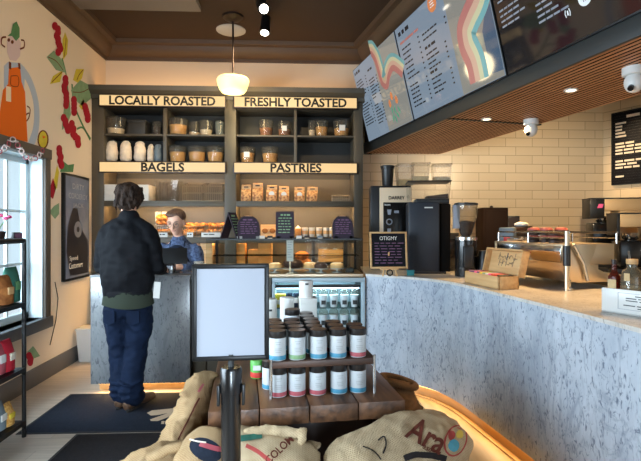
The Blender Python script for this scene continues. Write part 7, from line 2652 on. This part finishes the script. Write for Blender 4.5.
# folded beige sack in the foreground
c = at3(170, 476, 2.05)
sF, trF = sack('coffee_sack', 'soft folded beige sack in the left foreground', (c.x, c.y, c.z), (0.46, 0.30, 0.24), 0.12, 'burlap_tan', 41.0, tilt=(0.1, -0.05), ears=False, pw=2.3, lump=0.03)
fd = MB()
def rel(px, py, d):
    return at3(px, py, d) - c
fd.limb([rel(150, 458, 1.95), rel(172, 448, 1.96), rel(198, 447, 1.96), rel(211, 455, 1.94), rel(206, 464, 1.91)], [(0.022, 0.028)] * 5, 12)
link('rolled_edge', fuse(fd, 0.008, 3, 0.006, 20, 2.0), 'burlap_tan', sF)
sack('coffee_sack', 'plain sack lying underneath the folded beige one', (c.x, c.y, 0.12), (0.50, 0.32, 0.26), 0.1, 'burlap_tan', 51.0, ears=False)
# brown sack behind the table, right
c = at3(396, 388, 2.95)
sB, trB = sack('coffee_sack', 'brown open sack behind the right corner of the table', (c.x + 0.03, c.y + 0.12, 0.205), (0.30, 0.30, 0.41), 0.2, 'burlap_brown', 61.0, ears=False, pw=2.4, lump=0.02)
rm = MB().torus((0.01, 0, 0.20), 0.10, 0.022, 26, 10, rot=Matrix.Rotation(0.25, 3, 'Y') @ Matrix.Diagonal((1.15, 0.9, 1))).build('rolled_rim', 'burlap_brown', sB)
c = at3(402, 412, 2.55)
sack('coffee_sack', 'small brown sack tucked against the right side of the table', (c.x + 0.07, c.y + 0.02, 0.17), (0.20, 0.30, 0.34), 0.3, 'burlap_brown', 71.0, ears=False, pw=2.4, lump=0.015)

# ================================================================== STEEL RACK AT LEFT
rk0 = G(24, 437, 0)
rk = thing('pipe_rack', 'black pipe-framed snack rack at the left edge by the window', 'rack', (rk0.x, rk0.y, 0))
RLn, RDp = 1.0, 0.36     # along -y towards the camera, along -x towards the wall
rz = 1.318
fm = MB()
for (x, y) in ((0, 0), (0, -RLn), (-RDp, 0), (-RDp, -RLn)):
    fm_ = MB().tube([(x, y, 0), (x, y, rz)], 0.0135, 10).build('post', 'black_metal', rk)
tb_ = MB()
for x in (0, -RDp):
    tb_.tube([(x, 0, rz), (x, -RLn, rz)], 0.0135, 10)
for y in (0, -RLn):
    tb_.tube([(0, y, rz), (-RDp, y, rz)], 0.0135, 10)
tb_.build('top_rails', 'black_metal', rk)
shz = [1.31, 0.905, 0.47, 0.115]
for z in shz:
    m_ = MB()
    m_.box(-RDp, 0, -RLn, 0, z - 0.012, z - 0.002)
    m_.build('shelf', 'dark_grey' if z > 1.2 else 'black_metal', rk, bevel=0.003)
    if z < 1.2:
        m_ = MB()
        for x in (0, -RDp):
            m_.tube([(x, 0, z - 0.055), (x, -0.03, z - 0.018), (x, -0.07, z - 0.008)], 0.010, 8)
            m_.box(x - 0.012, x + 0.012, -RLn, 0, z - 0.03, z - 0.002)
        m_.build('shelf_bracket', 'black_metal', rk)
def rackp(px, py, z, x=-0.10):
    v = PXW(px, py, rk0.x + x)
    return Vector((v.x, v.y, z))
def snack(label, px, x, z, w, h, d, m, lm, tilt=0.0, name='snack_bag'):
    p = rackp(px, 228, z, x)
    t = thing(name, label, 'bag', p, tilt)
    mb = MB()
    rs = []
    for (zz, f, dd) in ((0, 0.85, 0.8), (0.03 * h, 0.97, 1), (h * 0.5, 1.0, 1.0), (h * 0.85, 0.95, 0.55), (h, 0.92, 0.08)):
        rs.append([(d / 2 * dd * math.cos(a), w / 2 * f * math.sin(a), zz) for a in [2 * PI * k / 16 for k in range(16)]])
    mb.rings(rs)
    mb.build('bag_body', m, t)
    MB().box(d * 0.42, d * 0.51, -w * 0.2, w * 0.2, h * 0.35, h * 0.6).build('bag_label', lm, t, bevel=0.004)
snack('green snack bag standing on the upper rack shelf', 10.5, -0.09, 0.904, 0.14, 0.235, 0.11, 'print_green', 'mural_leaf')
snack('tan snack bag left of the green one on the upper rack shelf', 2.0, -0.08, 0.904, 0.15, 0.19, 0.12, 'bread', 'oak')
snack('red snack bag on the middle rack shelf', 4.0, -0.08, 0.469, 0.14, 0.20, 0.12, 'mural_red', 'cloth_white')
snack('red and white bag behind it on the middle rack shelf', -6.0, -0.09, 0.469, 0.14, 0.21, 0.12, 'tin_red', 'white')
snack('tan nut bag on the bottom rack shelf', 3.5, -0.08, 0.114, 0.14, 0.14, 0.12, 'granola', 'mural_yellow')
snack('grey foil bag beside the nut bag on the bottom rack shelf', -5.0, -0.09, 0.114, 0.14, 0.17, 0.12, 'cloth_blue', 'white')
t = thing('flower_pot', 'small brown pot with pink blossoms on top of the rack', 'plant', rackp(-2, 228, 1.309, -0.12))
MB().lathe([(0.03, 0), (0.035, 0.01), (0.045, 0.07), (0.04, 0.07), (0.001, 0.065)], n=20).build('pot', 'dark_brown', t)
sm = MB()
for k in range(5):
    a = k * 1.3
    sm.tube([(0, 0, 0.06), (0.02 * math.cos(a), 0.03 * math.sin(a), 0.11), (0.03 * math.cos(a), 0.08 * math.sin(a) + 0.03, 0.15 + 0.01 * k)], 0.002, 5)
sm.build('stems', 'mural_leaf', t)
bs = MB()
for k in range(5):
    a = k * 1.3
    bs.ball((0.03 * math.cos(a), 0.08 * math.sin(a) + 0.03, 0.155 + 0.01 * k), (0.016, 0.018, 0.012), 10, 6)
bs.build('blossoms', 'pink', t)
t = thing('small_photo_block', 'small dark picture block on top of the rack near its far corner', 'picture', rackp(16.5, 228, 1.309, -0.10))
MB().box(-0.012, 0.012, -0.05, 0.05, 0, 0.062).build('block', 'dark_grey', t, bevel=0.003)
MB().box(0.0121, 0.0135, -0.042, 0.042, 0.008, 0.054).build('picture', 'purple', t)
